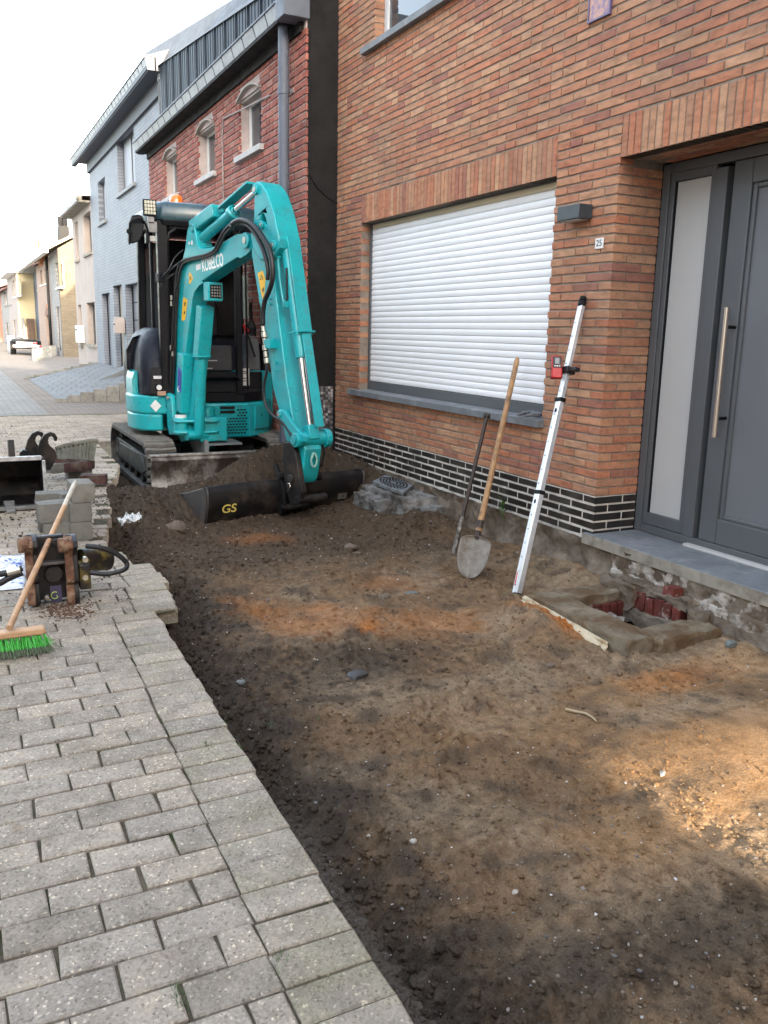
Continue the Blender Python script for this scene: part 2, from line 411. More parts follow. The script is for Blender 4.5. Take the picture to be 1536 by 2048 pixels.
while yv[-1] < 11.0:
    yv.append(yv[-1]+max(.0055, .0037*abs(yv[-1])))
ysoil = np.array(yv); ny = len(ysoil)
XX, YY = np.meshgrid(xs, ysoil)
HZ = soil_h(XX, YY)
V = np.c_[XX.ravel(), YY.ravel(), HZ.ravel()]
# small sideways jitter so clods overhang a little
x, y = V[:, 0], V[:, 1]
P = np.c_[x, y, x*0]
V[:, 0] += .004*perlin(P*60+3); V[:, 1] += .004*perlin(P*60+9)
i0 = (np.arange(ny-1)[:, None]*nx+np.arange(nx-1)[None, :]).ravel()
Fq = np.c_[i0, i0+1, i0+nx+1, i0+nx]
# earth pigments
def lerp(a, b, t): return a+(b-a)*t[:, None]
brown = np.array([.120, .088, .060]); grey = np.array([.155, .128, .098]); black = np.array([.030, .027, .025]); orange = np.array([.30, .120, .032]); tan = np.array([.26, .165, .088]); dkb = np.array([.042, .033, .026])
n1 = fbm(P*np.array([1.6, 1.6, 1])+2, 4); n2 = fbm(P*6+5, 4); n3 = fbm(P*22, 3)
c = lerp(brown[None, :]+0*P, grey[None, :], sstep(-.3, .4, n1+.3*n2))
c = lerp(c, dkb[None, :], sstep(.0, .6, n2+.4*n3)*.7)
e = edgeX(y)
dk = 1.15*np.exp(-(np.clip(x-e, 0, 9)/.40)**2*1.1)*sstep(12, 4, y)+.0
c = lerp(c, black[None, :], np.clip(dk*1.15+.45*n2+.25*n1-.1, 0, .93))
def spot(px, py, rx, ry, a, z=-.14, rot=0):
    cx, cy = W_(px, py, z); d = np.sqrt(((x-cx)/rx)**2+((y-cy)/ry)**2)+.45*n2+.3*n3
    return a*.8*sstep(1.5, .15, d)
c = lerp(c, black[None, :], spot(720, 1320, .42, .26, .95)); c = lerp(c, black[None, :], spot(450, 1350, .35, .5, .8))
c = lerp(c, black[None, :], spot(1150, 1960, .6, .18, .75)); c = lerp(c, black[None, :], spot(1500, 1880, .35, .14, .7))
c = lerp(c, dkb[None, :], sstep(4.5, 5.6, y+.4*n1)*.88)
for a_ in [(690, 1245, .30, .22, .38), (580, 1240, .2, .28, .35), (870, 1250, .28, .2, .38), (735, 1262, .10, .08, .8), (640, 1215, .12, .1, .5), (500, 1210, .15, .2, .3), (1110, 1245, .20, .26, 1.0), (1140, 1275, .12, .14, .9), (520, 1075, .22, .30, .4), (1060, 1040, .2, .3, .3), (1190, 1165, .12, .1, .6), (1440, 1260, .3, .1, .5), (1350, 1370, .35, .13, .45), (780, 1170, .2, .2, .3)]:
    c = lerp(c, orange[None, :], spot(*a_))
for a_ in [(1440, 1520, .50, .26, .8), (1300, 1680, .40, .2, .6), (1480, 1350, .3, .2, .55), (1250, 1400, .3, .2, .35), (1000, 1450, .4, .3, .3)]:
    c = lerp(c, tan[None, :], spot(*a_))
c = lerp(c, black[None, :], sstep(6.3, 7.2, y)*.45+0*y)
c *= (1+.38*n3+.22*n2)[:, None]
bk_ = sstep(2.6, 2.1, y)*sstep(.17, .10, x-e); c = lerp(c, np.array([.075, .075, .074])[None, :], bk_*.8)
hc = V[:, 2]-soil_h(x, y, False)
c *= 1.0
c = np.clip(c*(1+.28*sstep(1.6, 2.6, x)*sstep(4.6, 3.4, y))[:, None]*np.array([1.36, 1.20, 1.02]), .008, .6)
M_soil, n_, bs_ = newmat('bare_soil')
at_ = N(n_, 'ShaderNodeAttribute', attribute_name='tone'); vec_ = wpos(n_)
cc_ = mixc(n_, 1.0, at_.outputs['Color'], ramp(n_, noise(n_, 150, 6, .8, vec_), [(.3, (.5, .5, .5)), (.5, (1, 1, 1)), (.7, (1.55, 1.5, 1.4))]), 'MULTIPLY')
vo_ = N(n_, 'ShaderNodeTexVoronoi', Scale=60.0); n_.links.new(vec_, vo_.inputs['Vector'])
vo2_ = N(n_, 'ShaderNodeTexVoronoi', Scale=150.0); n_.links.new(vec_, vo2_.inputs['Vector'])
n_.links.new(cc_, bs_.inputs['Base Color']); bs_.inputs['Roughness'].default_value = .95; bs_.inputs['Specular IOR Level'].default_value = .12
b1_ = bump(n_, vo_.outputs['Distance'], bs_, .4, .006)
b2_ = bump(n_, vo2_.outputs['Distance'], bs_, .4, .003, b1_)
bump(n_, noise(n_, 260, 5, .8, vec_), bs_, .7, .004, b2_)
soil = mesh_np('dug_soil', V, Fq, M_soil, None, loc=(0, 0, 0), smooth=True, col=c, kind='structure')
_gx, _gy = xs, ysoil
def zsoil(X, Y):
    i = min(max(int(np.searchsorted(_gy, Y)), 0), ny-1); j = min(max(int(np.searchsorted(_gx, X)), 0), nx-1)
    return float(HZ[i, j])
# ---- loose clods and gravel (uncountable)
def blobmesh(seed, sub=1, squash=.7, rough=.35):
    bm = bmesh.new(); bmesh.ops.create_icosphere(bm, subdivisions=sub, radius=1)
    v = np.array([q.co for q in bm.verts]); f = np.array([[q.index for q in g.verts] for g in bm.faces]); bm.free()
    v = v*(1+rough*perlin(v*1.1+seed*3.7)[:, None]+.15*perlin(v*2.7+seed)[:, None]); v[:, 2] *= squash
    return v, f
def scatter(name, n_items, size_fn, pos_fn, mats, variants, colfn, kind='stuff', sink=.25):
    Vs = []; Fs = []; Cs = []; nn = 0
    for i in range(n_items):
        X, Y = pos_fn()
        s_ = size_fn(Y); v, f = variants[random.randrange(len(variants))]
        a = random.uniform(0, 6.28); ca, sa = math.cos(a), math.sin(a)
        sc3 = np.array([random.uniform(.7, 1.3), random.uniform(.7, 1.3), random.uniform(.6, 1.1)])*s_
        q = v*sc3; q = np.c_[q[:, 0]*ca-q[:, 1]*sa, q[:, 0]*sa+q[:, 1]*ca, q[:, 2]]
        q = q+np.array([X, Y, zsoil(X, Y)+s_*(.5-sink)])
        Vs.append(q); Fs.append(f+nn); nn += len(q); Cs.append(np.tile(colfn(X, Y), (len(q), 1)))
    return mesh_np(name, np.concatenate(Vs), np.concatenate(Fs), mats, None, smooth=False, col=np.concatenate(Cs), kind=kind)
def soilcol(X, Y):
    i = min(max(int(np.searchsorted(_gy, Y)), 0), ny-1); j = min(max(int(np.searchsorted(_gx, X)), 0), nx-1)
    return c[i*nx+j]
def rpos(): 
    while True:
        Y = .8*math.exp(random.random()*2.3); X = random.uniform(.8, 3.38)
        if ((X-2.75)/.65)**2+((Y-1.65)/.5)**2 < 1 and random.random() < .75: continue
        if X > edgeX(Y)+.03 and not (2.85 < X and 2.7 < Y < 3.8): return X, Y
def rpos_edge():
    Y = .8*math.exp(random.random()*2.2); return float(edgeX(Y))+.02+abs(random.gauss(0, .13)), Y
cv = [blobmesh(k, 1) for k in range(7)]; cv2 = [blobmesh(k+20, 0, .8, .3) for k in range(6)]
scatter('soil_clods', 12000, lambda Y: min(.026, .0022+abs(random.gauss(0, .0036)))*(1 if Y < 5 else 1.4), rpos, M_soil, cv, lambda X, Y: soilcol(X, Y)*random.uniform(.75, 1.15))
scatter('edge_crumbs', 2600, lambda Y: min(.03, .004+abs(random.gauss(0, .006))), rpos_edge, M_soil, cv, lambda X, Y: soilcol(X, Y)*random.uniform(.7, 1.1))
def stonecol(X, Y):
    r_ = random.random()
    if r_ < .13: k = random.uniform(.35, .55); return np.array([k, k*.96, k*.9])
    if r_ < .45: return np.array([.20, .16, .12])*random.uniform(.8, 1.4)
    if r_ < .7: return np.array([.24, .21, .18])*random.uniform(.6, 1.2)
    return np.array([.15, .14, .135])*random.uniform(.6, 1.3)
M_peb, n_, bs_ = newmat('pebble_stone'); at_ = N(n_, 'ShaderNodeAttribute', attribute_name='tone'); n_.links.new(at_.outputs['Color'], bs_.inputs['Base Color']); bs_.inputs['Roughness'].default_value = .8
scatter('gravel', 3400, lambda Y: min(.014, .0015+abs(random.gauss(0, .0019)))*(1 if Y < 4 else 1.4), rpos, M_peb, cv2, stonecol)
# ================================================================== BRICK HOUSE
BR = [(0, (.45, .205, .118)), (.12, (.43, .172, .098)), (.25, (.46, .232, .135)), (.38, (.39, .18, .11)), (.5, (.46, .245, .145)), (.62, (.44, .188, .108)), (.74, (.40, .21, .13)), (.84, (.48, .272, .165)), (.93, (.33, .14, .10))]
M_brk_o = brickmat('facing_brick', False, BR, stain=.42); M_brk_i = brickmat('facing_bricks', True, BR, stain=.42)
M_mort = simple('grey_brown_mortar', (.26, .215, .175), .95, var=.25, scale=14, bmp=.6, bscale=120, bdist=.004, spec=.1)
M_blk = simple('black_glazed_brick', (.022, .018, .016), .38, var=.35, scale=10, bmp=.3, bscale=40, bdist=.003, dirt=(.075, .065, .055), dscale=3.2, dlo=.5, dhi=.75, rvar=.3)
M_wmort = simple('pale_mortar', (.60, .56, .50), .92, var=.2, scale=12, bmp=.5, bscale=110, dirt=(.16, .14, .12), dscale=2.6, dlo=.5, dhi=.75)
M_blue = simple('bluestone', (.165, .175, .185), .62, var=.2, scale=7, bmp=.25, bscale=160, bdist=.002, dirt=(.25, .255, .26), dscale=9, dlo=.55, dhi=.7, rvar=.1)
M_stone_side = simple('sawn_stone_edge', (.27, .245, .20), .85, var=.22, scale=12, bmp=.4, bscale=120, dirt=(.14, .12, .09), dscale=8, dlo=.5, dhi=.7)
M_anth = simple('anthracite_aluminium', (.092, .098, .104), .45, var=.05, scale=4, bmp=0)
M_anth2 = simple('anthracite_door_panel', (.135, .138, .150), .5, var=.03, scale=4, bmp=0)
M_dark = simple('dark_gasket', (.006, .006, .007), .6, var=.1, bmp=0, spec=.2)
M_shut = simple('white_roller_slats', (.88, .87, .87), .45, var=.03, scale=3, bmp=.0)
M_cream = simple('cream_slat', (.70, .60, .43), .5, var=.04, scale=3, bmp=0)
M_foil = simple('frosted_glass_panel', (.46, .46, .45), .45, var=.03, scale=2, bmp=0, spec=.6)
M_steel = simple('brushed_steel', (.62, .56, .50), .28, metal=1, var=.05, bmp=0)
M_render = simple('old_render', (.20, .165, .13), .95, var=.35, scale=5, bmp=.8, bscale=45, bdist=.01, dirt=(.10, .075, .055), dscale=4.5, dlo=.42, dhi=.60, spec=.1)
M_glass, _n, _b = newmat('window_glass'); _b.inputs['Base Color'].default_value = (.05, .06, .07, 1); _b.inputs['Roughness'].default_value = .03; _b.inputs['Specular IOR Level'].default_value = .9; _b.inputs['Metallic'].default_value = .25
CO = .0531; Z0 = .428                # course pitch, top of the black plinth
WY0, WY1, WZ0, WZ1 = 4.56, 7.43, .849, Z0+36.3*CO
WZ1 = 2.356; SZ = 2.604               # window head, top of soldier course
DY0, DY1 = 1.72, 3.98                 # door opening
STZ = .197
YN, YS = 8.0, -1.2                    # ends of the facade
UY0, UY1, UZ0, UZ1 = 4.2, 7.40, 3.83, 5.2
UY1 = float(atX(750, 40, FX)[1]); 
TOP = 6.4
house = empty('brick_house', (FX+2, 4, 0), 'orange brick terraced house with white roller shutter, black brick plinth and grey front door', 'house')
# --- backing wall in sections round the openings
def wall_sections(y0, y1, z0, z1, holes, g=.006):
    ys_ = sorted({y0, y1}|{a-g for a, b, c_, d in holes}|{b+g for a, b, c_, d in holes}); zs_ = sorted({z0, z1}|{c_-g for a, b, c_, d in holes}|{d+g for a, b, c_, d in holes})
    out = []
    for i in range(len(ys_)-1):
        for j in range(len(zs_)-1):
            ym, zm = (ys_[i]+ys_[i+1])/2, (zs_[j]+zs_[j+1])/2
            if not (y0 < ym < y1 and z0 < zm < z1): continue
            if any(a-g < ym < b+g and c_-g < zm < d+g for a, b, c_, d in holes): continue
            out.append((ys_[i], ys_[i+1], zs_[j], zs_[j+1]))
    return out
def grid_wall(b, X0, X1, secs, ax='X'):
    """closed shell made from rectangles; inner shared walls are harmless because they are inside"""
    for (a, b_, c_, d) in secs:
        if ax == 'X': b.box(X0, X1, a, b_, c_, d)
holes = [(WY0, WY1, WZ0, WZ1), (DY0, DY1, STZ-.3, WZ1+.014), (UY0, UY1, UZ0, UZ1)]
def shell(b, X0, X1, secs):
    # emit only outer faces
    key = {}
    ys_ = sorted({s[0] for s in secs}|{s[1] for s in secs}); zs_ = sorted({s[2] for s in secs}|{s[3] for s in secs})
    cell = set()
    for (a, b_, c_, d) in secs:
        for i in range(ys_.index(a), ys_.index(b_)):
            for j in range(zs_.index(c_), zs_.index(d)): cell.add((i, j))
    for (i, j) in cell:
        a, b_, c_, d = ys_[i], ys_[i+1], zs_[j], zs_[j+1]
        b.add([(X0, a, c_), (X0, a, d), (X0, b_, d), (X0, b_, c_)], [(0, 1, 2, 3)])
        b.add([(X1, a, c_), (X1, b_, c_), (X1, b_, d), (X1, a, d)], [(0, 1, 2, 3)])
        if (i-1, j) not in cell: b.add([(X0, a, c_), (X1, a, c_), (X1, a, d), (X0, a, d)], [(0, 1, 2, 3)])
        if (i+1, j) not in cell: b.add([(X0, b_, c_), (X0, b_, d), (X1, b_, d), (X1, b_, c_)], [(0, 1, 2, 3)])
        if (i, j-1) not in cell: b.add([(X0, a, c_), (X0, b_, c_), (X1, b_, c_), (X1, a, c_)], [(0, 1, 2, 3)])
        if (i, j+1) not in cell: b.add([(X0, a, d), (X1, a, d), (X1, b_, d), (X0, b_, d)], [(0, 1, 2, 3)])
b = B(); shell(b, FX+.0065, FX+.33, wall_sections(YS, YN, Z0-.002, TOP, holes))
wall = b.build('wall', M_mort, house, smooth=0)
b = B(); shell(b, FX+.0022, FX+.33, wall_sections(DY1+.004, YN, .145, Z0-.002, []))
plinth = b.build('plinth', M_wmort, house, smooth=0)
b = B(); shell(b, FX+.0022, FX+.33, wall_sections(YS, DY0, .145, Z0-.002, []))
b.build('plinth', M_wmort, house, smooth=0)
# rest of the building volume behind the facade
b = B(); b.box(FX+.95, FX+8, YS, YN, -.3, TOP); core = b.build('rear_wall', M_mort, house, smooth=0)
# --- bricks
def rough_brick(L, Hh, D, seed):
    """slightly uneven brick, front face at x=0 (towards -X), length along y, height z, centred; 26 triangles"""
    r_ = random.Random(seed); j = lambda s: r_.uniform(-s, s)
    hl, hh = L/2, Hh/2; nseg = 3
    v = []; f = []
    ysx = [-hl]+[-hl+L*(k/nseg)+j(.012) for k in range(1, nseg)]+[hl]
    for yy in ysx:                                   # front strip top & bottom, chamfered
        v.append((j(.0016), yy*(1-.012), -hh+.003+j(.0018))); v.append((j(.0016), yy*(1-.012), hh-.003+j(.0018)))
    m_ = len(ysx)
    for k in range(m_-1): f.append((2*k, 2*k+1, 2*k+3, 2*k+2))
    o_ = len(v)
    v += [(.004, -hl, -hh), (.004, -hl, hh), (.004, hl, hh), (.004, hl, -hh), (D, -hl, -hh), (D, -hl, hh), (D, hl, hh), (D, hl, -hh)]
    f += [(o_, o_+1, 1, 0), (o_+1, o_+2)+tuple(2*k+1 for k in range(m_-1, -1, -1)), (o_+2, o_+3, 2*(m_-1), 2*m_-1), (o_+3, o_)+tuple(2*k for k in range(m_))]
    f += [(o_+1, o_, o_+4, o_+5), (o_+2, o_+1, o_+5, o_+6), (o_+3, o_+2, o_+6, o_+7), (o_, o_+3, o_+7, o_+4)]
    return v, f
_bc = {}
def brick_mesh(L, Hh, D, mat, nvar=8):
    key = (round(L, 3), round(Hh, 3), round(D, 3), mat.name, random.randrange(nvar))
    if key not in _bc:
        v, f = rough_brick(L, Hh, D, hash(key[:3])+key[4]*17)
        me = bpy.data.meshes.new('brick'); me.from_pydata(v, [], f); me.materials.append(mat); _bc[key] = me
    return _bc[key]
BL, BH = .221, .0425
ROWS = int((TOP-Z0)/CO)
items = []      # (y centre, z centre, L, H, D)
STEP = .2312
def intervals(z0, z1):
    iv = [(YS, YN)]
    hs = [(WY0, WY1, WZ0-.06, WZ1), (WY0, WY1, WZ1, SZ-.004), (DY0, DY1, -1, WZ1), (DY0-.0, DY1, WZ1, SZ-.004), (UY0, UY1, UZ0-.07, UZ1)]
    zc = (z0+z1)/2
    for a, b_, c_, d in hs:
        if c_ < zc < d:
            n_iv = []
            for p, q in iv:
                if b_ <= p or a >= q: n_iv.append((p, q)); continue
                if a > p: n_iv.append((p, a))
                if b_ < q: n_iv.append((b_, q))
            iv = n_iv
    return iv
for r_ in range(ROWS):
    z = Z0+r_*CO+.006; zc = z+BH/2
    ph = DY1-.0 if r_ % 2 == 0 else DY1-STEP/2
    if r_ % 7 == 3: ph += STEP/4*0
    for p, q in intervals(z, z+BH):
        k = math.floor((p-ph)/STEP)
        while ph+k*STEP < q:
            a, b_ = ph+k*STEP, ph+(k+1)*STEP-.0102
            # now and then a full brick is two headers
            parts = [(a, b_)]
            if random.random() < .10 and a > DY1+.3: parts = [(a, a+STEP/2-.0102), (a+STEP/2, b_)]
            for aa, bb in parts:
                aa, bb = max(aa, p if p > YS else aa), min(bb, q if q < YN else bb)
                if aa < p: aa = p
                if bb > q: bb = q
                if bb-aa > .022:
                    D = .10
                    if abs(aa-DY1) < .003: D = .10 if r_ % 2 == 0 else .215
                    items.append(((aa+bb)/2, zc, bb-aa, BH+random.uniform(-.001, .001), D))
            k += 1
items.sort(key=lambda t: -vis_size(np.array([FX, t[0], t[1]]))*(t[2]**.3))
bv = []; bf = []
for i, (yc, zc, L, Hh, D) in enumerate(items):
    xo = FX+random.uniform(-.0015, .0015)
    if i < 300:
        Lq = BL if abs(L-BL) < .004 else L
        o = link('brick', brick_mesh(round(Lq, 3), BH, D, M_brk_o), wall, (xo, yc, zc))
    elif yc > -1:
        v, f = rough_brick(L, Hh, .03 if D == .10 and not (abs(yc-L/2-WY1) < .02 or abs(yc-L/2-UY1) < .02) else D, i)
        n0 = len(bv); bv += [(a+xo, b_+yc, c_+zc) for a, b_, c_ in v]; bf += [tuple(n0+q for q in g) for g in f]
b = B(); b.v = bv; b.f = bf; b.build('brick_courses', M_brk_i, wall, smooth=0, kind='stuff')
# reveal bricks beside the door (face -Y): oriented boxes
for r_ in range(int((WZ1-Z0)/CO)+1):
    z = Z0+r_*CO+.006
    if z+BH > WZ1+.02: break
    segs = [(FX+.1102, FX+.33)] if r_ % 2 == 0 else [(FX+.2252, FX+.33)]
    for a, b_ in segs:
        bb = B(); j = lambda: random.uniform(-.0015, .0015)
        bb.box(a, b_-.001, DY1+j(), DY1+.09, z+j(), z+BH+j()); bb.build('brick', M_brk_o, wall, smooth=0, loc=((a+b_)/2, DY1, z))
# soldier courses
def soldiers(y0, y1, z0, z1, D):
    n_ = round((y1-y0)/CO); p = (y1-y0)/n_
    for k in range(n_):
        yc = y0+(k+.5)*p
        me = brick_mesh(z1-z0-.012, p-.0095, D, M_brk_o, 6)
        o = link('soldier_brick', me, wall, (FX+random.uniform(-.0015, .0015), yc, (z0+z1)/2)); o.rotation_euler = (R(90), 0, 0)
soldiers(WY0, WY1, WZ1, SZ, .10); soldiers(DY0, DY1, WZ1+.014, SZ, .10)
# soffit bricks above the door recess
for k in range(int((DY1-DY0)/STEP)):
    for xi, (a, b_) in enumerate([(FX+.108, FX+.155), (FX+.165, FX+.21), (FX+.22, FX+.265), (FX+.275, FX+.325)]):
        y0 = DY0+k*STEP+(xi % 2)*STEP/2
        bb = B(); bb.box(a, b_, y0, min(y0+BL, DY1-.004), WZ1+.015+random.uniform(0, .002), WZ1+.06); bb.build('soffit_brick', M_brk_o, wall, smooth=0, loc=(a, y0, WZ1+.02))
# black plinth bricks, five courses on the facade, on the reveal too
for r_ in range(5):
    zc = Z0-.006-r_*CO-.0205
    ph = DY1-STEP*.0 if r_ % 2 == 1 else DY1-STEP/2
    for p, q in ((DY1, YN), (YS, DY0)):
        k = math.floor((p-ph)/STEP)
        while ph+k*STEP < q:
            aa, bb = max(ph+k*STEP, p), min(ph+(k+1)*STEP-.0125, q)
            if bb-aa > .03 and bb > .8:
                D = (.10 if r_ % 2 == 1 else .215) if abs(aa-p) < .002 and p == DY1 else .08
                link('glazed_brick', brick_mesh(round(bb-aa, 3), .041, D, M_blk, 4), plinth, (FX+random.uniform(-.001, .001), (aa+bb)/2, zc))
            k += 1
    a = FX+.1125 if r_ % 2 == 1 else FX+.2275
    bb = B(); bb.box(a, FX+.329, DY1-.0005, DY1+.09, zc-.0205, zc+.0205); bb.build('glazed_brick', M_blk, plinth, smooth=0, loc=(a, DY1, zc))
    if r_ % 2 == 0 and False: pass
# --- foundation: rough mortar and rubble below the plinth
def rough_face(name, pts_fn, nu, nv, amp, mat, parent, fr=9, seed=0, back=.2, colf=None):
    """pts_fn(u,v)->(x,y,z); roughened grid facing -X, with a back"""
    U, Vv = np.meshgrid(np.linspace(0, 1, nu), np.linspace(0, 1, nv)); P_ = np.array([pts_fn(a, b_) for a, b_ in zip(U.ravel(), Vv.ravel())])
    q = P_*fr+seed
    P_[:, 0] -= amp*(fbm(q, 4)+.4*np.abs(fbm(q*2.3, 3)))
    P_[:, 1] += amp*.3*fbm(q+5, 2)
    i_ = (np.arange(nv-1)[:, None]*nu+np.arange(nu-1)[None, :]).ravel(); F_ = np.c_[i_, i_+nu, i_+nu+1, i_+1]
    return mesh_np(name, P_, F_, mat, parent, loc=WLOC[parent.name] if parent is not None else (0, 0, 0), smooth=True)
foot = rough_face('foundation', lambda u, v: (FX-.028-.05*(1-v)**2-.012*math.sin(6*v), .2+7.75*u, -.30+.462*v), 620, 34, .022, M_render, house, 7)
# --- window with roller shutter
def frame_rect(b, X0, X1, y0, y1, z0, z1, t, tb=None, tt=None):
    tb = tb or t; tt = tt or t
    b.box(X0, X1, y0, y0+t, z0, z1); b.box(X0, X1, y1-t, y1, z0, z1)
    b.box(X0, X1, y0+t, y1-t, z0, z0+tb); b.box(X0, X1, y0+t, y1-t, z1-tt, z1)
XS = FX+.10
b = B(); frame_rect(b, XS-.012, XS+.06, WY0+.003, WY1-.003, .852, WZ1+.01, .028, .075, .012)



wf = b.build('window_frame', M_anth, house, bevel=.002)
nsl = 29; zt = WZ1+.005; zb = .93; sp_ = (zt-zb)/nsl
for k in range(nsl):
    z0 = zb+k*sp_; b = B(); prof = []
    for a in range(7):
        t = a/6; prof.append((XS+.006-.0042*math.sin(math.pi*t)**.8, z0+.002+t*(sp_-.003)))
    prof += [(XS+.028, z0+sp_-.001), (XS+.028, z0+.002)]
    b.prism([(x_, WY0+.032, z_) for x_, z_ in prof], (0, WY1-WY0-.064, 0))
    b.build('shutter_slat', M_cream if k >= nsl-1 else M_shut, wf, smooth=50, loc=(XS, (WY0+WY1)/2, z0), label='cream top slat of the roller shutter' if k == nsl-1 else None)
b = B(); b.box(XS+.03, XS+.10, WY0, WY1, .85, WZ1+.02); b.build('shutter_backing', M_dark, wf, smooth=0)
# bluestone sill in two lengths
for (a, b_) in ((WY0-.03, 6.17), (6.175, WY1+.17)):
    b = B(); b.prism([(FX-.052, a, .792), (FX-.052, a, .842), (FX+.088, a, .852), (FX+.088, a, .792)], (0, b_-a, 0)); b.build('window_sill', M_blue, house, bevel=.003)
# --- door set
XD = FX+.35
b = B(); frame_rect(b, XD-.02, XD+.05, DY0, DY1-.002, STZ+.002, WZ1+.012, .055, .05)
b.box(XD-.02, XD+.05, 3.50, 3.583, STZ+.052, WZ1-.063)
df = b.build('door_frame', M_anth, house, bevel=.004)
b = B(); frame_rect(b, XD-.012, XD+.03, 3.585, DY1-.059, STZ+.054, WZ1-.04, .034, .075, .05); sl = b.build('sidelight_sash', M_anth, house, bevel=.004)
b = B(); frame_rect(b, XD-.004, XD+.02, 3.612, DY1-.088, .312, WZ1-.08, .012); b.build('gasket', M_dark, sl, smooth=0)
b = B(); b.box(XD+.008, XD+.022, 3.62, DY1-.096, .322, WZ1-.09); b.build('frosted_pane', M_foil, sl, smooth=0)
b = B(); b.box(XD-.016, XD-.006, 3.73, 3.76, STZ+.083, STZ+.093); b.build('drain_cap', M_anth, sl, bevel=.002)
b = B(); frame_rect(b, XD-.012, XD+.04, DY0+.08, 3.465, STZ+.052, WZ1-.045, .125, .145); dl = b.build('door_leaf', M_anth, house, bevel=.006)
b = B(); frame_rect(b, XD-.002, XD+.03, DY0+.20, 3.342, STZ+.193, WZ1-.168, .03); b.build('panel_moulding', M_anth, dl, bevel=.010, seg=3)
b = B(); b.box(XD+.012, XD+.03, DY0+.225, 3.315, STZ+.215, WZ1-.19); b.build('door_panel', M_anth2, dl, smooth=0)
b = B(); b.cyl((XD-.085, 3.353, .858), (XD-.085, 3.353, 1.552), .0145, 16)
hd = b.build('bar_handle', M_steel, dl, loc=(XD-.085, 3.353, .858))
for z in (.96, 1.45):
    b = B(); b.cyl((XD-.085, 3.353, z), (XD-.01, 3.353, z), .009, 12); b.build('handle_mount', M_dark, dl)
b = B(); b.box(XD-.06, XD+.0, DY0+.04, 3.53, STZ+.001, STZ+.018); b.build('threshold_strip', simple('white_threshold', (.50, .49, .47), .4, bmp=0, var=.05), df, bevel=.003)
b = B(); b.box(XD+.06, XD+.3, DY0-.2, DY1+.2, .1, 2.5); b.build('hall_void', M_dark, house, smooth=0)
# step
b = B(); st = [(FX-.035, DY0-.25), (FX-.035, 4.035), (FX-.003, 4.035), (FX-.003, 3.977), (XD+.02, 3.977), (XD+.02, DY0-.25)]
b.prism([(x, y, STZ-.068) for x, y in st], (0, 0, .068)); stp = b.build('door_step', M_blue, house, bevel=.004)
M_edge = M_stone_side
b = B(); b.box(FX-.0375, FX-.0352, DY0-.25, 4.033, STZ-.066, STZ-.004); b.build('step_edge', M_edge, stp, smooth=0)
# rendered base below the step and old brick footings
M_wrend = simple('whitewashed_render', (.50, .46, .41), .95, var=.25, scale=6, bmp=.8, bscale=50, bdist=.008, dirt=(.13, .10, .075), dscale=6, dlo=.42, dhi=.56, spec=.1)
rough_face('step_base', lambda u, v: (FX-.02-.012*(v < .45), DY0-.25+2.28*u, -.04+.172*v), 330, 30, .012, M_wrend, house, 11, 3)
M_redb = simple('damp_red_brick', (.13, .028, .02), .6, var=.35, scale=18, bmp=.6, bscale=60, bdist=.004, dirt=(.42, .38, .34), dscale=16, dlo=.58, dhi=.68, rvar=.25)
FOOTB = True
# wall lamp, number, plaque
lamp = empty('wall_lamp', (3.40, 4.284, 2.064), 'dark grey box shaped wall lamp beside the door on the brick pier', 'wall lamp')
b = B(); b.box(3.345, 3.444, 4.18, 4.387, 2.066, 2.148); lb = b.build('housing', simple('lamp_grey', (.035, .045, .055), .45, var=.1, bmp=.1, bscale=300), lamp, bevel=.003)
b = B(); b.box(3.36, 3.43, 4.20, 4.367, 2.060, 2.0655); b.build('diffuser', M_foil, lamp, smooth=0)
b = B(); b.box(3.4435, 3.4505, 4.20, 4.367, 2.07, 2.14); b.build('mounting_plate', M_dark, lamp, smooth=0)
def text(body, size, mat, name, parent, loc, right, up, ext=.0008, align='CENTER', loose=1.0, shear=0, bold=0):
    cu = bpy.data.curves.new(name, 'FONT'); cu.body = body; cu.size = size; cu.extrude = ext; cu.align_x = align; cu.align_y = 'CENTER'; cu.space_character = loose; cu.shear = shear; cu.offset = bold
    t = bpy.data.objects.new(name, cu); COL.objects.link(t)
    r_ = Vector(right).normalized(); u_ = Vector(up).normalized(); n_ = r_.cross(u_)
    dg = bpy.context.evaluated_depsgraph_get(); me = bpy.data.meshes.new_from_object(t.evaluated_get(dg)); bpy.data.objects.remove(t); bpy.data.curves.remove(cu)
    M4 = Matrix((( r_.x, u_.x, n_.x, 0), (r_.y, u_.y, n_.y, 0), (r_.z, u_.z, n_.z, 0), (0, 0, 0, 1))); me.transform(M4)
    me.materials.clear(); me.materials.append(mat)
    return link(name, me, parent, loc)
M_white = simple('white_enamel', (.80, .79, .77), .35, var=.03, bmp=0)
M_black = simple('black_print', (.02, .02, .022), .5, var=.05, bmp=0)
npl = empty('house_number', (FX-.004, 4.10, 1.893), 'small white enamel number plate reading 25', 'number plate')
b = B(); b.box(FX-.007, FX-.0025, 4.064, 4.136, 1.892, 1.952); b.build('plate', M_white, npl, bevel=.002)
text('25', .052, M_black, 'numerals', npl, (FX-.0075, 4.10, 1.922), (0, -1, 0), (0, 0, 1))
pq = empty('wall_plaque', (FX-.01, 4.23, 3.165), 'purple enamel tile plaque high on the brick wall, cut by the photo top', 'plaque')
M_plq, n_, bs_ = newmat('mottled_enamel'); f_ = noise(n_, 22, 4, .6, wpos(n_)); n_.links.new(ramp(n_, f_, [(.3, (.10, .05, .12)), (.45, (.22, .10, .16)), (.6, (.50, .22, .10)), (.75, (.16, .09, .24))]), bs_.inputs['Base Color']); bs_.inputs['Roughness'].default_value = .25
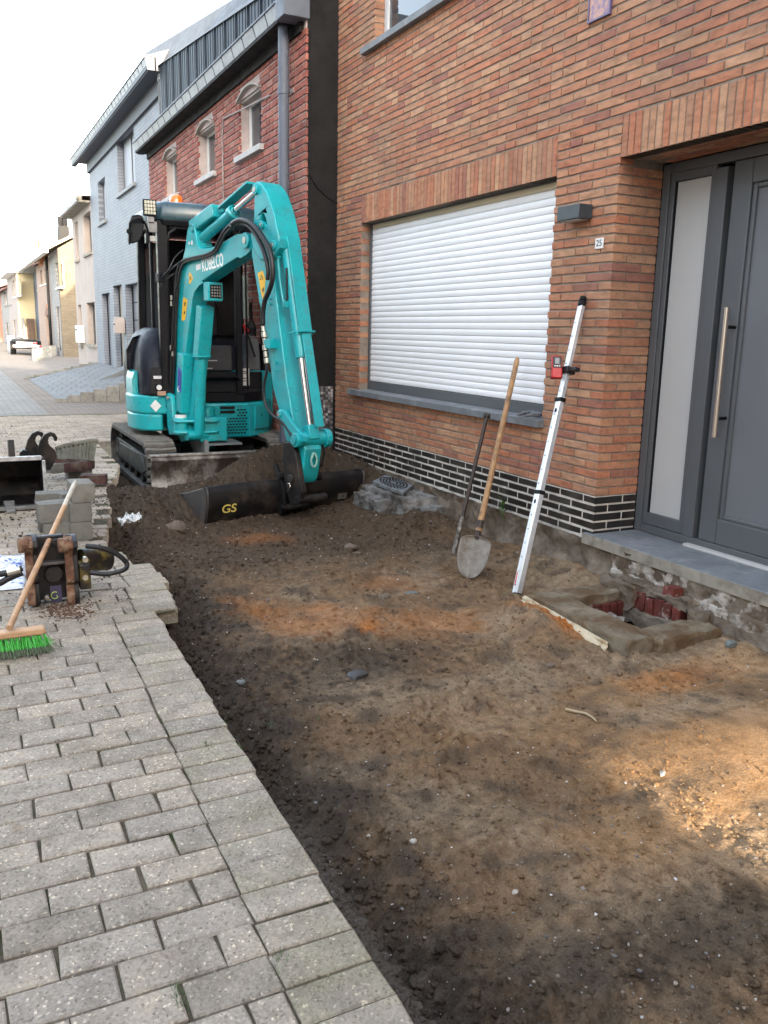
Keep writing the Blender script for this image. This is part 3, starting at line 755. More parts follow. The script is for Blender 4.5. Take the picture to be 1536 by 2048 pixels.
b = B(); b.box(FX-.014, FX-.002, 4.143, 4.319, 3.165, 3.52); b.build('tile', M_plq, pq, bevel=.002)
b = B(); frame_rect(b, FX-.018, FX-.002, 4.135, 4.327, 3.158, 3.528, .010); b.build('frame', simple('plaque_rim', (.10, .07, .16), .4, bmp=0), pq, smooth=0)
# upper window
b = B(); frame_rect(b, FX+.09, FX+.15, UY0, UY1, UZ0+.01, UZ1, .06, .05)
b.box(FX+.09, FX+.15, 5.80, 5.86, UZ0+.06, UZ1-.06); uw = b.build('window_frame', simple('pale_window_frame', (.55, .56, .57), .4, bmp=0, var=.05), house, bevel=.003)
for a, b_ in ((UY0+.06, 5.80), (5.86, UY1-.06)):
    b = B(); b.box(FX+.112, FX+.122, a, b_, UZ0+.06, UZ1-.06); b.build('pane', M_glass, uw, smooth=0)
b = B(); vs = []
for i in range(60):
    vs.append((FX+.17+.012*math.sin(i*.9), UY0+.08+i*(UY1-UY0-.16)/59))
b.add([(x, y, z) for x, y in vs for z in (UZ0+.02, UZ1)], [(2*i, 2*i+1, 2*i+3, 2*i+2) for i in range(59)]); b.build('curtain', simple('grey_curtain', (.20, .20, .21), .9, bmp=0), uw, smooth=80)
b = B(); b.box(FX+.25, FX+.35, UY0, UY1, UZ0, UZ1); b.build('room_void', M_dark, uw, smooth=0)
b = B(); b.prism([(FX-.055, UY0-.05, 3.765), (FX-.055, UY0-.05, 3.818), (FX+.09, UY0-.05, 3.828), (FX+.09, UY0-.05, 3.765)], (0, UY1+.18-UY0+.05, 0)); b.build('window_sill', M_blue, house, bevel=.003)
b = B(); b.box(FX-.35, FX+8.2, YS-.1, YN, TOP, TOP+.18); b.build('roof', M_dark, house, smooth=0)
# ================================================================== NEIGHBOUR: red brick house with black side wall
RED = [(0, (.31, .105, .080)), (.2, (.28, .090, .070)), (.4, (.36, .135, .100)), (.6, (.25, .080, .066)), (.8, (.34, .15, .12)), (.93, (.21, .085, .075))]
M_red_i = brickmat('old_red_bricks', True, RED, stain=.2); M_red_o = brickmat('old_red_brick', False, RED, stain=.2)
M_lime = simple('lime_mortar', (.48, .40, .37), .95, var=.15, scale=12, bmp=.5, bscale=90, spec=.1)
M_tar = simple('tarred_wall', (.010, .010, .0105), .8, var=.4, scale=3, bmp=.5, bscale=60, bdist=.006, dirt=(.017, .016, .015), dscale=2.2, dlo=.5, dhi=.75, spec=.25)
M_zinc = simple('grey_zinc', (.24, .26, .30), .45, metal=.0, var=.12, scale=6, bmp=.05, rvar=.1)
M_zinc_d = simple('dark_zinc_pipe', (.085, .10, .13), .6, var=.12, scale=5, bmp=.05)
M_navy = simple('navy_profiled_sheet', (.009, .019, .034), .55, var=.15, scale=3, bmp=.0, spec=.3)
M_wht = simple('white_frame', (.68, .68, .66), .4, var=.04, bmp=0)
RYE = 15.12; red = empty('red_brick_house', (RX+3, 11.5, 0), 'old red brick house with navy cladding, black tarred side wall and grey downpipe', 'house')
def redwin(px0, pz0, px1, pz1, yw):  # opening from pixels (left, top) -> (right, bottom)
    a = atX(px0, pz0, RX); c_ = atX(px1, pz1, RX); return a, c_
# three arched windows: (y0,y1,z0,z1spring)
wins = []
for (xl, xr, yb, yt_) in ((479, 523, 318, 180), (397, 430, 364, 248), (334, 352, 400, 303)):
    pl = atX(xl, yb, RX); pr = atX(xr, yb-20, RX); t_ = atX((xl+xr)/2, yt_, RX)
    wins.append((float(pr[1]), float(pl[1]), float((pl[2]+pr[2])/2), float(t_[2])))
yw = [(w_[0]+w_[1])/2 for w_ in wins]; z0w = sum(w_[2] for w_ in wins)/3; z1w = sum(w_[3] for w_ in wins)/3; ww = .80
rholes = [(y_-ww/2, y_+ww/2, z0w, z1w-.03) for y_ in yw]
GZ = 4.20    # gutter underside
b = B(); shell(b, RX+.012, RX+.30, wall_sections(YN+.03, RYE, -.2, GZ, rholes)); rw = b.build('wall', M_lime, red, smooth=0)
# bricks of the red wall: bigger rows
rc, rl = .072, .208; rv = []; rf = []; cand = []
for r_ in range(int((GZ-.05)/rc)):
    z = .02+r_*rc; y_ = YN+.01-(rl/2 if r_ % 2 else 0)
    while y_ < RYE:
        L_ = rl if random.random() > .35 else rl/2
        segs = [(max(y_, YN+.003), min(y_+L_-.016, RYE))]
        for (a, b_, c_, d) in rholes:
            if c_-.01 < z+rc/2 < d+.10:
                out = []
                ww_ = ww/2 if z+rc/2 < d else ww/2-.06
                yc = (a+b_)/2
                for p, q in segs:
                    if q <= yc-ww_ or p >= yc+ww_: out.append((p, q)); continue
                    if p < yc-ww_: out.append((p, yc-ww_))
                    if q > yc+ww_: out.append((yc+ww_, q))
                segs = out
        for p, q in segs:
            if q-p > .03: cand.append((p, q, z))
        y_ += L_
cand.sort(key=lambda t: -vis_size(np.array([RX, (t[0]+t[1])/2, t[2]])))
k_ = 0
for (p, q, z) in cand:
    px_ = 768+F_PX*(RT@(np.array([RX, p, z])-O0))/(FW@(np.array([RX, p, z])-O0))
    hid = z < 1.2
    if k_ < 290 and not hid and p < 11.2:
        Lq = round((q-p)/.02)*.02
        link('brick', brick_mesh(min(Lq, q-p), rc-.017, .06, M_red_o, 4), rw, (RX+random.uniform(-.003, .002), (p+q)/2, z+rc/2)); k_ += 1
    else:
        v, f = rough_brick(q-p, rc-.017, .03, int(p*1000)); n0 = len(rv); xo = RX+random.uniform(-.003, .002)
        rv += [(a+xo, b_+(p+q)/2, c_+z+rc/2) for a, b_, c_ in v]; rf += [tuple(n0+g_ for g_ in g) for g in f]
b = B(); b.v = rv; b.f = rf; b.build('brick_courses', M_red_i, rw, smooth=0, kind='stuff')
# side wall (faces the camera), tarred
b = B(); b.box(RX+.02, RX+6, YN+.001, YN+.3, .62, 5.4); sw = b.build('side_wall', M_tar, red, smooth=0)
b = B(); b.box(RX+.02, RX+6, YN+.012, YN+.3, -.2, .62); b.build('side_base', M_tar, red, smooth=0)
b = B(); b.tube([(RX+.02, YN-.004, 2.85), (RX+.10, YN-.006, 2.74), (RX+.2, YN-.006, 2.66), (FX, YN-.004, 2.60)], .005, 6); b.tube([(RX+.035, YN-.004, 4.4), (RX+.03, YN-.006, 3.5), (RX+.02, YN-.006, 2.86)], .005, 6); b.build('cable', M_dark, sw)
# mosaic tiles on the lower side wall
tx0 = RX+.05; s_ = .027; tcols = [simple('mosaic_'+n_, c_, .35, var=.1, bmp=0) for n_, c_ in (('grey', (.16, .16, .17)), ('pale', (.36, .35, .36)), ('dark', (.045, .045, .05)), ('brown', (.12, .09, .08)))]
tm = {}
cnt = 0
for i in range(9):
    for j in range(29):
        x0 = tx0+i*s_; z0 = .06+j*s_
        if x0+s_ > FX-.01: continue
        k = random.choices(range(4), [5, 2, 5, 2])[0]
        if k not in tm:
            bb = B(); bb.box(-s_/2+.0015, s_/2-.0015, -.004, .004, -s_/2+.0015, s_/2-.0015); o = bb.build('mosaic_tile', tcols[k], sw, smooth=0, loc=(0, 0, 0)); tm[k] = o.data; o.location = np.array((x0+s_/2, YN-.001, z0+s_/2))-WLOC[sw.name]
        else: link('mosaic_tile', tm[k], sw, (x0+s_/2, YN-.001, z0+s_/2))
# window fittings
for (y0, y1, z0, z1) in rholes:
    yc = (y0+y1)/2
    b = B(); n_a = 10; rise = .09
    arc = [(yc-ww/2+ww*t/n_a, z1-.02+rise*(1-(2*t/n_a-1)**2)) for t in range(n_a+1)]
    # arched head: pale plaster tympanum and brow
    pts = [(RX+.03, y, z) for y, z in arc]+[(RX+.03, y1, z1-.02), (RX+.03, y0, z1-.02)]
    b.prism(pts[:n_a+1]+[(RX+.03, y1, z1-.02), (RX+.03, y0, z1-.02)], (.20, 0, 0)); hd_ = b.build('arch_infill', simple('pale_arch', (.36, .32, .285), .9, var=.1) if 'pale_arch' not in bpy.data.materials else bpy.data.materials['pale_arch'], red, smooth=0)
    b = B()
    brow = [(y, z+.03) for y, z in arc]+[(y, z) for y, z in arc[::-1]]
    for i in range(n_a):
        (ya, za), (yb, zb_) = arc[i], arc[i+1]
        b.hexa([(RX-.035, ya, za), (RX+.05, ya, za), (RX+.05, yb, zb_), (RX-.035, yb, zb_), (RX-.035, ya, za+.024), (RX+.05, ya, za+.024), (RX+.05, yb, zb_+.024), (RX-.035, yb, zb_+.024)])
    b.build('arch_brow', bpy.data.materials['pale_arch'], hd_, smooth=0)
    b = B(); frame_rect(b, RX+.12, RX+.18, y0, y1, z0+.01, z1, .05); fr = b.build('window_frame', M_wht, red, bevel=.004)
    b = B(); b.box(RX+.14, RX+.15, y0+.05, y1-.05, z0+.06, z1-.05); b.build('pane', M_glass, fr, smooth=0)
    b = B(); b.box(RX-.05, RX+.12, y0-.07, y1+.07, z0-.055, z0+.008); b.build('window_sill', simple('pale_sill', (.44, .43, .42), .8, var=.1) if 'pale_sill' not in bpy.data.materials else bpy.data.materials['pale_sill'], red, bevel=.005)
    b = B(); b.box(RX+.26, RX+.29, y0-.03, y1+.03, z0-.03, z1); b.build('room_void', M_dark, fr, smooth=0)
b = B(); frame_rect(b, 0, 1, 0, 1, 0, 1, .1)
# gutter: box gutter with joints, fascia behind, downpipe
GX = RX-.20; gz0, gz1 = GZ+.02, GZ+.16
gut = None
b = B(); b.box(GX+.01, RX+.02, YN+.25, RYE+.1, GZ-.005, GZ+.03); b.box(RX-.03, RX+.05, YN+.1, RYE, GZ-.10, GZ); gut = b.build('eaves_soffit', M_tar, red, smooth=0)
nseg = 19; gy0, gy1 = YN+.24, RYE+.25
for k in range(nseg):
    a, c_ = gy0+(gy1-gy0)*k/nseg, gy0+(gy1-gy0)*(k+1)/nseg-.03
    b = B(); b.hexa([(GX+.05, a, gz0), (GX+.18, a, gz0), (GX+.18, c_, gz0), (GX+.05, c_, gz0), (GX, a, gz1), (GX+.18, a, gz1), (GX+.18, c_, gz1), (GX, c_, gz1)]); b.build('gutter_panel', M_zinc, gut, smooth=0)
b = B(); b.box(GX-.012, GX+.20, gy0-.01, gy1, gz1+.001, gz1+.02); b.hexa([(GX+.065, gy0-.002, gz0-.01), (GX+.17, gy0-.002, gz0-.01), (GX+.17, gy1, gz0-.01), (GX+.065, gy1, gz0-.01), (GX+.015, gy0-.002, gz1), (GX+.17, gy0-.002, gz1), (GX+.17, gy1, gz1), (GX+.015, gy1, gz1)]); b.build('gutter_rim', M_zinc_d, gut, smooth=0)
b = B(); b.box(GX-.02, GX+.24, gy0-.24, gy0-.012, gz0-.03, gz1+.03); b.build('hopper', M_zinc_d, gut, bevel=.006)
pyy = gy0+.10; b = B(); b.cyl((RX-.10, pyy, -.05), (RX-.10, pyy, gz0-.02), .052, 20); dp = b.build('downpipe', M_zinc_d, red)
for z in (.9, 2.35, 3.6):
    b = B(); b.cyl((RX-.10, pyy, z), (RX-.10, pyy, z+.09), .058, 20); b.box(RX-.05, RX+.01, pyy-.01, pyy+.01, z+.03, z+.06); b.build('pipe_collar', M_zinc_d, dp)
b = B(); b.tube([(RX-.012, 9.0, 3.75), (RX-.012, 10.7, 3.86), (RX-.012, 10.75, 3.7), (RX-.012, 10.75, .3)], .009, 6); b.build('wall_cable', simple('grey_cable', (.33, .29, .28), .7), rw)
# cladding of the upper storey set back behind the gutter, sheets with ribs
CLX = RX+.25; cz0, cz1 = GZ+.1, 5.35
yk = gy0-.1; sheets = 15; sw_ = (RYE+.1-yk)/sheets
ctop = lambda y: 5.03+(y-10.1)*.108
rtop = lambda y: 5.74+(y-12.4)*.14
b = B(); b.prism([(CLX+.03, YN+.05, cz0), (CLX+.03, RYE+.1, cz0), (CLX+.03, RYE+.1, ctop(RYE)), (CLX+.03, YN+.05, ctop(YN))], (3, 0, 0)); uc = b.build('upper_storey', M_navy, red, smooth=0)
for k in range(sheets):
    b = B(); a = yk+k*sw_; ya, yb_ = a+.004, a+sw_-.004
    def slab(x0, x1, p, q): b.hexa([(x0, p, cz0), (x1, p, cz0), (x1, q, cz0), (x0, q, cz0), (x0, p, ctop(p)), (x1, p, ctop(p)), (x1, q, ctop(q)), (x0, q, ctop(q))])
    slab(CLX, CLX+.028, ya, yb_); slab(CLX-.022, CLX, a-.012, a+.004)
    for t in (.25, .5, .75): slab(CLX-.007, CLX-.0005, a+sw_*t-.014, a+sw_*t+.014)
    b.build('cladding_sheet', M_navy, uc, smooth=0)
M_pmetal = simple('pale_metal_roof', (.085, .092, .10), .6, spec=.25, var=.1, scale=2, bmp=.05)
y0_, y1_ = YN+.05, RYE+2.6
b = B(); b.hexa([(CLX-.03, y0_, ctop(y0_)), (CLX+3, y0_, ctop(y0_)), (CLX+3, y1_, ctop(y1_)), (CLX-.03, y1_, ctop(y1_)), (CLX+.32, y0_, rtop(y0_)), (CLX+3, y0_, rtop(y0_)), (CLX+3, y1_, rtop(y1_)), (CLX+.32, y1_, rtop(y1_))]); b.build('metal_roof', M_pmetal, red, smooth=0)
# junction with the brick house: dark roof edge
b = B(); b.box(RX-.05, RX+6, YN-.0, YN+.25, 4.45, 4.62); b.box(RX+.05, RX+6, YN+.02, YN+.40, 4.62, 6.4); b.build('side_coping', simple('brown_black_felt', (.03, .022, .018), .85), red, smooth=0)
# ================================================================== GREY PAINTED HOUSE and the rest of the row
M_greyb = courses_mat('grey_painted_brick', (.225, .245, .28), (.195, .215, .25), (.14, .155, .185), .22, .066, 0, .007, .6, .5, 'YZ', .12, .6, 1.5)
M_stucco = simple('cream_stucco', (.40, .34, .30), .92, var=.08, scale=2.5, bmp=.4, bscale=40, bdist=.006)
M_door_g = simple('grey_garage_door', (.155, .155, .18), .5, var=.05, bmp=0)
M_soffit = simple('slate_soffit', (.05, .058, .075), .6, var=.1, bmp=0)
M_blind = simple('lowered_blind', (.34, .36, .40), .6, var=.05, bmp=0)
def y_at(px, X, py=650): return float(atX(px, py, X)[1])
def row_house(name, label, X, y0, y1, ztop, mat, ops, depth=7, zb=-.1, cat='house'):
    h = empty(name, (X+depth/2, (y0+y1)/2, zb), label, cat)
    hl = [(o['y0'], o['y1'], o['z0'], o['z1']) for o in ops]
    b = B(); shell(b, X, X+.28, wall_sections(y0, y1, zb, ztop, hl, 0)); wl = b.build('wall', mat, h, smooth=0)
    b = B(); b.box(X+.30, X+depth, y0+.005, y1-.005, zb, ztop-.02); b.build('side_wall', mat, h, smooth=0)
    for o in ops:
        a, c_, z0, z1 = o['y0'], o['y1'], o['z0'], o['z1']; k = o.get('kind', 'window'); D = o.get('d', .12)
        if k == 'window':
            b = B(); frame_rect(b, X+D, X+D+.05, a, c_, z0, z1, o.get('t', .045)); fr = b.build('window', o.get('fm', M_anth), h, smooth=0)
            mid = o.get('mull'); 
            b = B(); b.box(X+D+.02, X+D+.03, a+.045, c_-.045, z0+.045, z1-.045); b.build('pane', o.get('gm', M_glass), fr, smooth=0)
            for q in range(o.get('n', 1)-1):
                ym = a+(c_-a)*(q+1)/o['n']; b = B(); b.box(X+D-.002, X+D+.045, ym-.025, ym+.025, z0+.045, z1-.045); b.build('mullion', o.get('fm', M_anth), fr, smooth=0)
            if o.get('sill', 1):
                b = B(); b.box(X-.06, X+D, a-.05, c_+.05, z0-.06, z0+.006); b.build('window_sill', o.get('sm', M_blue), h, smooth=0)
        else:
            b = B(); b.box(X+D, X+D+.05, a+.002, c_-.002, z0, z1-.002); dr = b.build(k, o.get('gm', M_door_g), h, smooth=0)
            for q in range(o.get('n', 1)-1):
                zq = z0+(z1-z0)*(q+1)/o['n']; b = B(); b.box(X+D-.004, X+D+.001, a+.01, c_-.01, zq-.012, zq+.012); b.build('panel_groove', M_dark, dr, smooth=0)
            b = B(); b.box(X+D-.02, X+D-.001, a+.002, a+.05, z0, z1-.002); b.box(X+D-.02, X+D-.001, c_-.05, c_-.002, z0, z1-.002); b.build('jamb', M_dark, dr, smooth=0)
    return h
def op(X, xl, yt, xr, yb, **kw):
    a = atX(xl, yt, X); c_ = atX(xl, yb, X); y1 = float(a[1]); y0 = y_at(xr, X, yt)
    return dict(y0=y0, y1=y1, z0=float(c_[2]), z1=float(a[2]), **kw)
GXF = 3.50; gy_end = y_at(184, GXF, 470)
gops = [op(GXF, 233, 283, 268, 395, kind='window', n=2, gm=M_blind, d=.12), op(GXF, 195, 366, 210, 452, kind='window', gm=M_blind, d=.12),
        op(GXF, 250, 570, 296, 760, kind='garage_door', n=5, d=.16), op(GXF, 226, 572, 243, 745, kind='front_door', d=.14, gm=simple('beige_door', (.30, .27, .22), .5)), op(GXF, 203, 588, 219, 724, kind='side_door', d=.14)]
for o_ in gops[2:]: o_['z0'] = .42
grey = row_house('grey_painted_house', 'two storey house of light blue grey painted brick with a sloping paved drive', GXF, RYE+.02, gy_end, 5.62, M_greyb, gops)
b = B(); GGX = RX+.02
b.box(GGX+.05, GXF+.1, RYE+.1, gy_end+.15, 5.50, 5.55); b.box(GXF-.06, GXF-.001, RYE+.1, gy_end, 5.25, 5.5); sf_ = b.build('eaves_soffit', M_soffit, grey, smooth=0)
ng = 30; a0, a1 = RYE+.12, float(atX(138, 318, RX)[1])
for k in range(ng):
    a, c_ = a0+(a1-a0)*k/ng, a0+(a1-a0)*(k+1)/ng-.05
    b = B(); b.hexa([(GGX+.05, a, 5.53), (GGX+.15, a, 5.53), (GGX+.15, c_, 5.53), (GGX+.05, c_, 5.53), (GGX, a, 5.68), (GGX+.15, a, 5.68), (GGX+.15, c_, 5.68), (GGX, c_, 5.68)]); b.build('gutter_panel', M_zinc, sf_, smooth=0)
b = B(); b.box(GGX-.012, GGX+.17, a0-.02, a1, 5.685, 5.70); b.box(GGX+.03, GGX+.14, a0, a1, 5.52, 5.685); b.build('gutter_rim', M_soffit, sf_, smooth=0)
b = B(); b.hexa([(GGX, RYE+.1, 5.71), (GGX+3.6, RYE+.1, 5.71), (GGX+3.6, a1, 5.71), (GGX, a1, 5.71), (GGX+.5, RYE+.1, 5.9), (GGX+3.6, RYE+.1, 7.1), (GGX+3.6, a1, 7.1), (GGX+.5, a1, 5.9)]); b.build('roof', simple('grey_roof_tiles', (.12, .12, .13), .7), grey, smooth=0)
b = B(); b.tube([(GXF-.07, RYE+.22, 5.45), (GXF-.09, RYE+.22, 5.2), (GXF-.07, RYE+.22, 5.0), (GXF-.07, RYE+.22, .35)], .05, 12); b.build('downpipe', M_pmetal, grey)
b = B(); b.box(GXF-.12, GXF-.01, RYE+.14, RYE+.30, 5.40, 5.50); b.build('hopper', M_zinc, grey, smooth=0)
b = B(); b.prism([(GGX-.012, RYE+.085, 5.70), (GGX+.17, RYE+.085, 5.70), (GGX+.17, RYE+.085, 5.50), (GGX+.03, RYE+.085, 5.50)], (0, .012, 0)); b.box(GGX+.15, GXF+.3, RYE+.085, RYE+.10, 5.50, 5.72); b.build('gutter_end_cap', M_soffit, sf_, smooth=0)
# white stucco house
WYe = y_at(143, GXF, 430)
wo = [op(GXF, 166, 432, 184, 513, kind='window', n=3, d=.16, sm=M_stone_side), op(GXF, 149, 446, 155, 524, kind='window', d=.16, sm=M_stone_side), op(GXF, 173, 606, 189, 688, kind='window', n=3, d=.16, sm=M_stone_side), op(GXF, 156, 610, 162, 690, kind='window', d=.16, sm=M_stone_side)]
for o_ in wo: o_['y0'] = max(o_['y0'], gy_end+.12)
whs = row_house('cream_stucco_house', 'cream stucco house with brown timber windows beside the grey painted house', GXF, gy_end+.02, WYe, 4.55, M_stucco, wo)
b = B(); b.box(GXF-.30, GXF+.1, gy_end+.05, WYe+.2, 4.55, 4.60); b.box(GXF-.32, GXF-.2, gy_end+.05, WYe+.25, 4.605, 4.70); we = b.build('eaves_board', M_stone_side, whs, smooth=0)
for k in range(16):
    yy = gy_end+.15+k*(WYe-gy_end)/16; b = B(); b.box(GXF-.335, GXF-.322, yy, yy+.12, 4.57, 4.69); b.build('gutter_panel', M_zinc, we, smooth=0)
b = B(); b.hexa([(GXF-.2, gy_end+.05, 4.71), (GXF+6, gy_end+.05, 4.71), (GXF+6, WYe, 4.71), (GXF-.2, WYe, 4.71), (GXF+.6, gy_end+.05, 4.8), (GXF+3.2, gy_end+.05, 8.0), (GXF+3.2, WYe, 8.0), (GXF+.6, WYe, 4.8)]); b.build('roof', simple('brown_roof_tiles', (.14, .08, .06), .8), whs, smooth=0)  # ridge raised out of view to shade the tan gable beyond
# mailboxes
mb = empty('letter_box', (GXF-.1, y_at(238, GXF-.12, 655), 1.6), 'rounded cream letter box on the grey painted wall', 'letter box')
q = atX(238, 652, GXF-.12); yq, zq = float(q[1]), float(q[2]); b = B(); b.prism([(GXF-.22, yq-.16, zq-.16), (GXF-.22, yq+.16, zq-.16), (GXF-.22, yq+.16, zq+.08), (GXF-.22, yq+.1, zq+.17), (GXF-.22, yq, zq+.2), (GXF-.22, yq-.1, zq+.17), (GXF-.22, yq-.16, zq+.08)], (.205, 0, 0)); b.build('box_body', M_stucco, mb, bevel=.01)
b = B(); b.box(GXF-.226, GXF-.221, yq-.10, yq+.10, zq+.02, zq+.05); b.build('mail_slot', M_dark, mb, smooth=0)
mb2 = empty('letter_box', (GXF-.1, y_at(160, GXF-.1, 670), 1.0), 'tall white letter box at the corner of the cream stucco house', 'letter box')
q = atX(160, 668, GXF-.1); yq, zq = float(q[1]), float(q[2]); b = B(); b.box(GXF-.2, GXF-.005, yq-.25, yq+.25, zq-.25, zq+.25); b.build('box_body', M_wht, mb2, bevel=.01)
b = B(); b.box(GXF-.206, GXF-.201, yq-.2, yq+.2, zq+.1, zq+.14); b.build('mail_slot', M_dark, mb2, smooth=0)
# ---- sloping drive with stepped kerb stones in front of the grey house
M_slab = simple('grey_paving_slab', (.150, .160, .168), .8, var=.12, scale=3, bmp=.3, bscale=80, bdist=.003, rvar=.12, dirt=(.15, .155, .15), dscale=2.5, dlo=.5, dhi=.7)
M_kerb = simple('concrete_kerb_stone', (.235, .23, .21), .9, var=.2, scale=9, bmp=.5, bscale=60, bdist=.004, rvar=.15, dirt=(.12, .12, .09), dscale=6, dlo=.5, dhi=.68)
x0r, x1r, y0r, y1r = 1.72, GXF, 16.9, gy_end-.1
def zr(x): return .015+.42*max(0, (x-x0r))/(x1r-x0r)
drive = empty('sloping_drive', ((x0r+x1r)/2, (y0r+y1r)/2, 0), 'sloping paved drive with stepped concrete kerb stones in front of the grey house', 'driveway')
b = B(); b.hexa([(x0r, y0r, -.05), (x1r-.01, y0r, -.05), (x1r-.01, y1r, -.05), (x0r, y1r, -.05), (x0r, y0r, -.002), (x1r-.01, y0r, zr(x1r)-.02), (x1r-.01, y1r, zr(x1r)-.02), (x0r, y1r, -.002)]); b.build('bed', M_joint, drive, smooth=0)
ny_s, nx_s = 17, 6
for i in range(ny_s):
    for j in range(nx_s):
        xa = x0r+(x1r-x0r-.02)*(j+(.0 if i % 2 else -.5)*1.0)/nx_s; xb = xa+(x1r-x0r-.02)/nx_s
        xa, xb = max(xa, x0r), min(xb, x1r-.02)
        if j == nx_s-1 and i % 2 == 0: xb = x1r-.02
        ya, yb = y0r+.02+(y1r-y0r-.04)*i/ny_s, y0r+.02+(y1r-y0r-.04)*(i+1)/ny_s
        g = .008
        if 1.9+.14*i > 99: continue
        b = B(); b.hexa([(xa+g, ya+g, zr(xa)-.05), (xb-g, ya+g, zr(xb)-.05), (xb-g, yb-g, zr(xb)-.05), (xa+g, yb-g, zr(xa)-.05), (xa+g, ya+g, zr(xa)), (xb-g, ya+g, zr(xb)), (xb-g, yb-g, zr(xb)), (xa+g, yb-g, zr(xa))]); b.build('paving_slab', M_slab, drive, smooth=0, loc=((xa+xb)/2, (ya+yb)/2, zr(xa)))
for side, (yy, nk) in enumerate(((y0r-.06, 8), (y1r+.06, 8))):
    for k in range(nk):
        xa = x0r-.1+(x1r-x0r+.08)*k/nk; xb = x0r-.1+(x1r-x0r+.08)*(k+1)/nk-.006
        b = B(); b.box(xa, xb, yy-.05, yy+.055, -.1, zr(xb)+.025); b.build('kerb_stone', M_kerb, drive, smooth=0, bevel=.004, seg=1)
b = B(); b.prism([(2.75, 19.2, zr(2.75)+.004), (GXF-.05, 19.0, zr(3.4)+.16), (GXF-.05, 19.9, zr(3.4)+.16), ], (0, 0, -.12)); b.build('ramp_wedge', M_slab, drive, smooth=0)
# ================================================================== FAR HOUSES
M_tan = courses_mat('tan_brick', (.15, .12, .083), (.115, .092, .065), (.11, .095, .072), .24, .075, 0, .01, .3, .5, 'XZ', .2, .85, 1.0)
M_gst = courses_mat('grey_stone_front', (.31, .30, .29), (.25, .25, .25), (.2, .2, .2), .3, .1, 0, .01, .3, .5, 'YZ', .15, .85, 1.0)
M_pink = courses_mat('pink_brick', (.36, .25, .20), (.30, .21, .17), (.33, .28, .24), .24, .075, 0, .01, .3, .5, 'YZ', .12, .85, 1.0)
M_slate = simple('blue_grey_cladding', (.10, .125, .165), .7, var=.1, scale=.6, bmp=0)
M_yel = simple('sunlit_cream_plaster', (.34, .30, .20), .9, var=.05, scale=.5, bmp=0)  # cream plaster with the sun's yellow put into the colour
M_mauve = simple('shade_tinted_plaster', (.32, .28, .265), .9, var=.05, scale=.5, bmp=0)  # same cream plaster, mauve of the shade put into the colour; reused on doors
M_tile_roof = simple('pale_sunlit_roof', (.40, .34, .24), .85, var=.2, scale=3, bmp=.5, bscale=12, bdist=.03)  # pale yellow of the sunlit slope put into the tile colour
M_rroof = simple('red_brown_roof', (.19, .11, .10), .85, var=.2, scale=3, bmp=0)
M_orange = simple('orange_chimney_brick', (.48, .22, .10), .9, var=.2, bmp=0)
YT = 42.0
XT = float(atY(123, 640, YT)[0]); y105 = y_at(105, XT, 640); y78 = y_at(78, XT, 640); y62 = y_at(63, XT, 640)
zE = float(atY(121, 497, YT)[2])
tops = dict(win=M_glass)
tan_ops = [op(XT, 110, 527, 119, 578, kind='window', sm=M_wht, fm=M_wht, t=.10), op(XT, 112, 614, 119, 700, kind='front_door', gm=M_mauve, d=.1)]
tan = row_house('tan_brick_house', 'tan brick end house with blank gable wall and grey stone front, down the street', XT, YT+.3, y105, zE, M_gst, tan_ops, depth=.6)
b = B(); xr_ = XT+8
b.prism([(XT, YT, -.1), (xr_, YT, -.1), (xr_, YT, zE), (XT+4.2, YT, zE+2.6), (XT, YT, zE)], (0, .295, 0)); b.build('gable_wall', M_tan, tan, smooth=0)
pk_ops = [op(XT, 80, 542, 84, 572, kind='window', sm=M_wht, t=.1), op(XT, 88, 538, 93, 569, kind='window', sm=M_wht, t=.1), op(XT, 92, 630, 100, 705, kind='front_door', gm=simple('brown_brick_infill', (.20, .11, .08), .9), d=.3)]
pink = row_house('pink_brick_house', 'pale pink brick house with arched doorway and twin rounded windows, down the street', XT, y105+.02, y78, zE-.15, M_pink, pk_ops, depth=7)
o_ = pk_ops[2]; yc = (o_['y0']+o_['y1'])/2; b = B(); b.prism([(XT-.06, o_['y0'], o_['z1']-.02), (XT-.06, o_['y1'], o_['z1']-.02), (XT-.06, yc, o_['z1']+.55)], (.055, 0, 0)); b.build('door_arch', bpy.data.materials['brown_brick_infill'], pink, smooth=0)
bl_ops = [op(XT, 65, 553, 68, 580, kind='window', sm=M_wht), op(XT, 72, 549, 75, 578, kind='window', sm=M_wht), op(XT, 69, 620, 72, 700, kind='window', sill=0), op(XT, 75, 618, 79, 670, kind='window', sm=M_wht)]
blue = row_house('slate_blue_house', 'narrow slate blue house between the pink brick and the cream gable house', XT+.25, y78+.02, y62+.6, zE-.3, M_slate, bl_ops, depth=7)
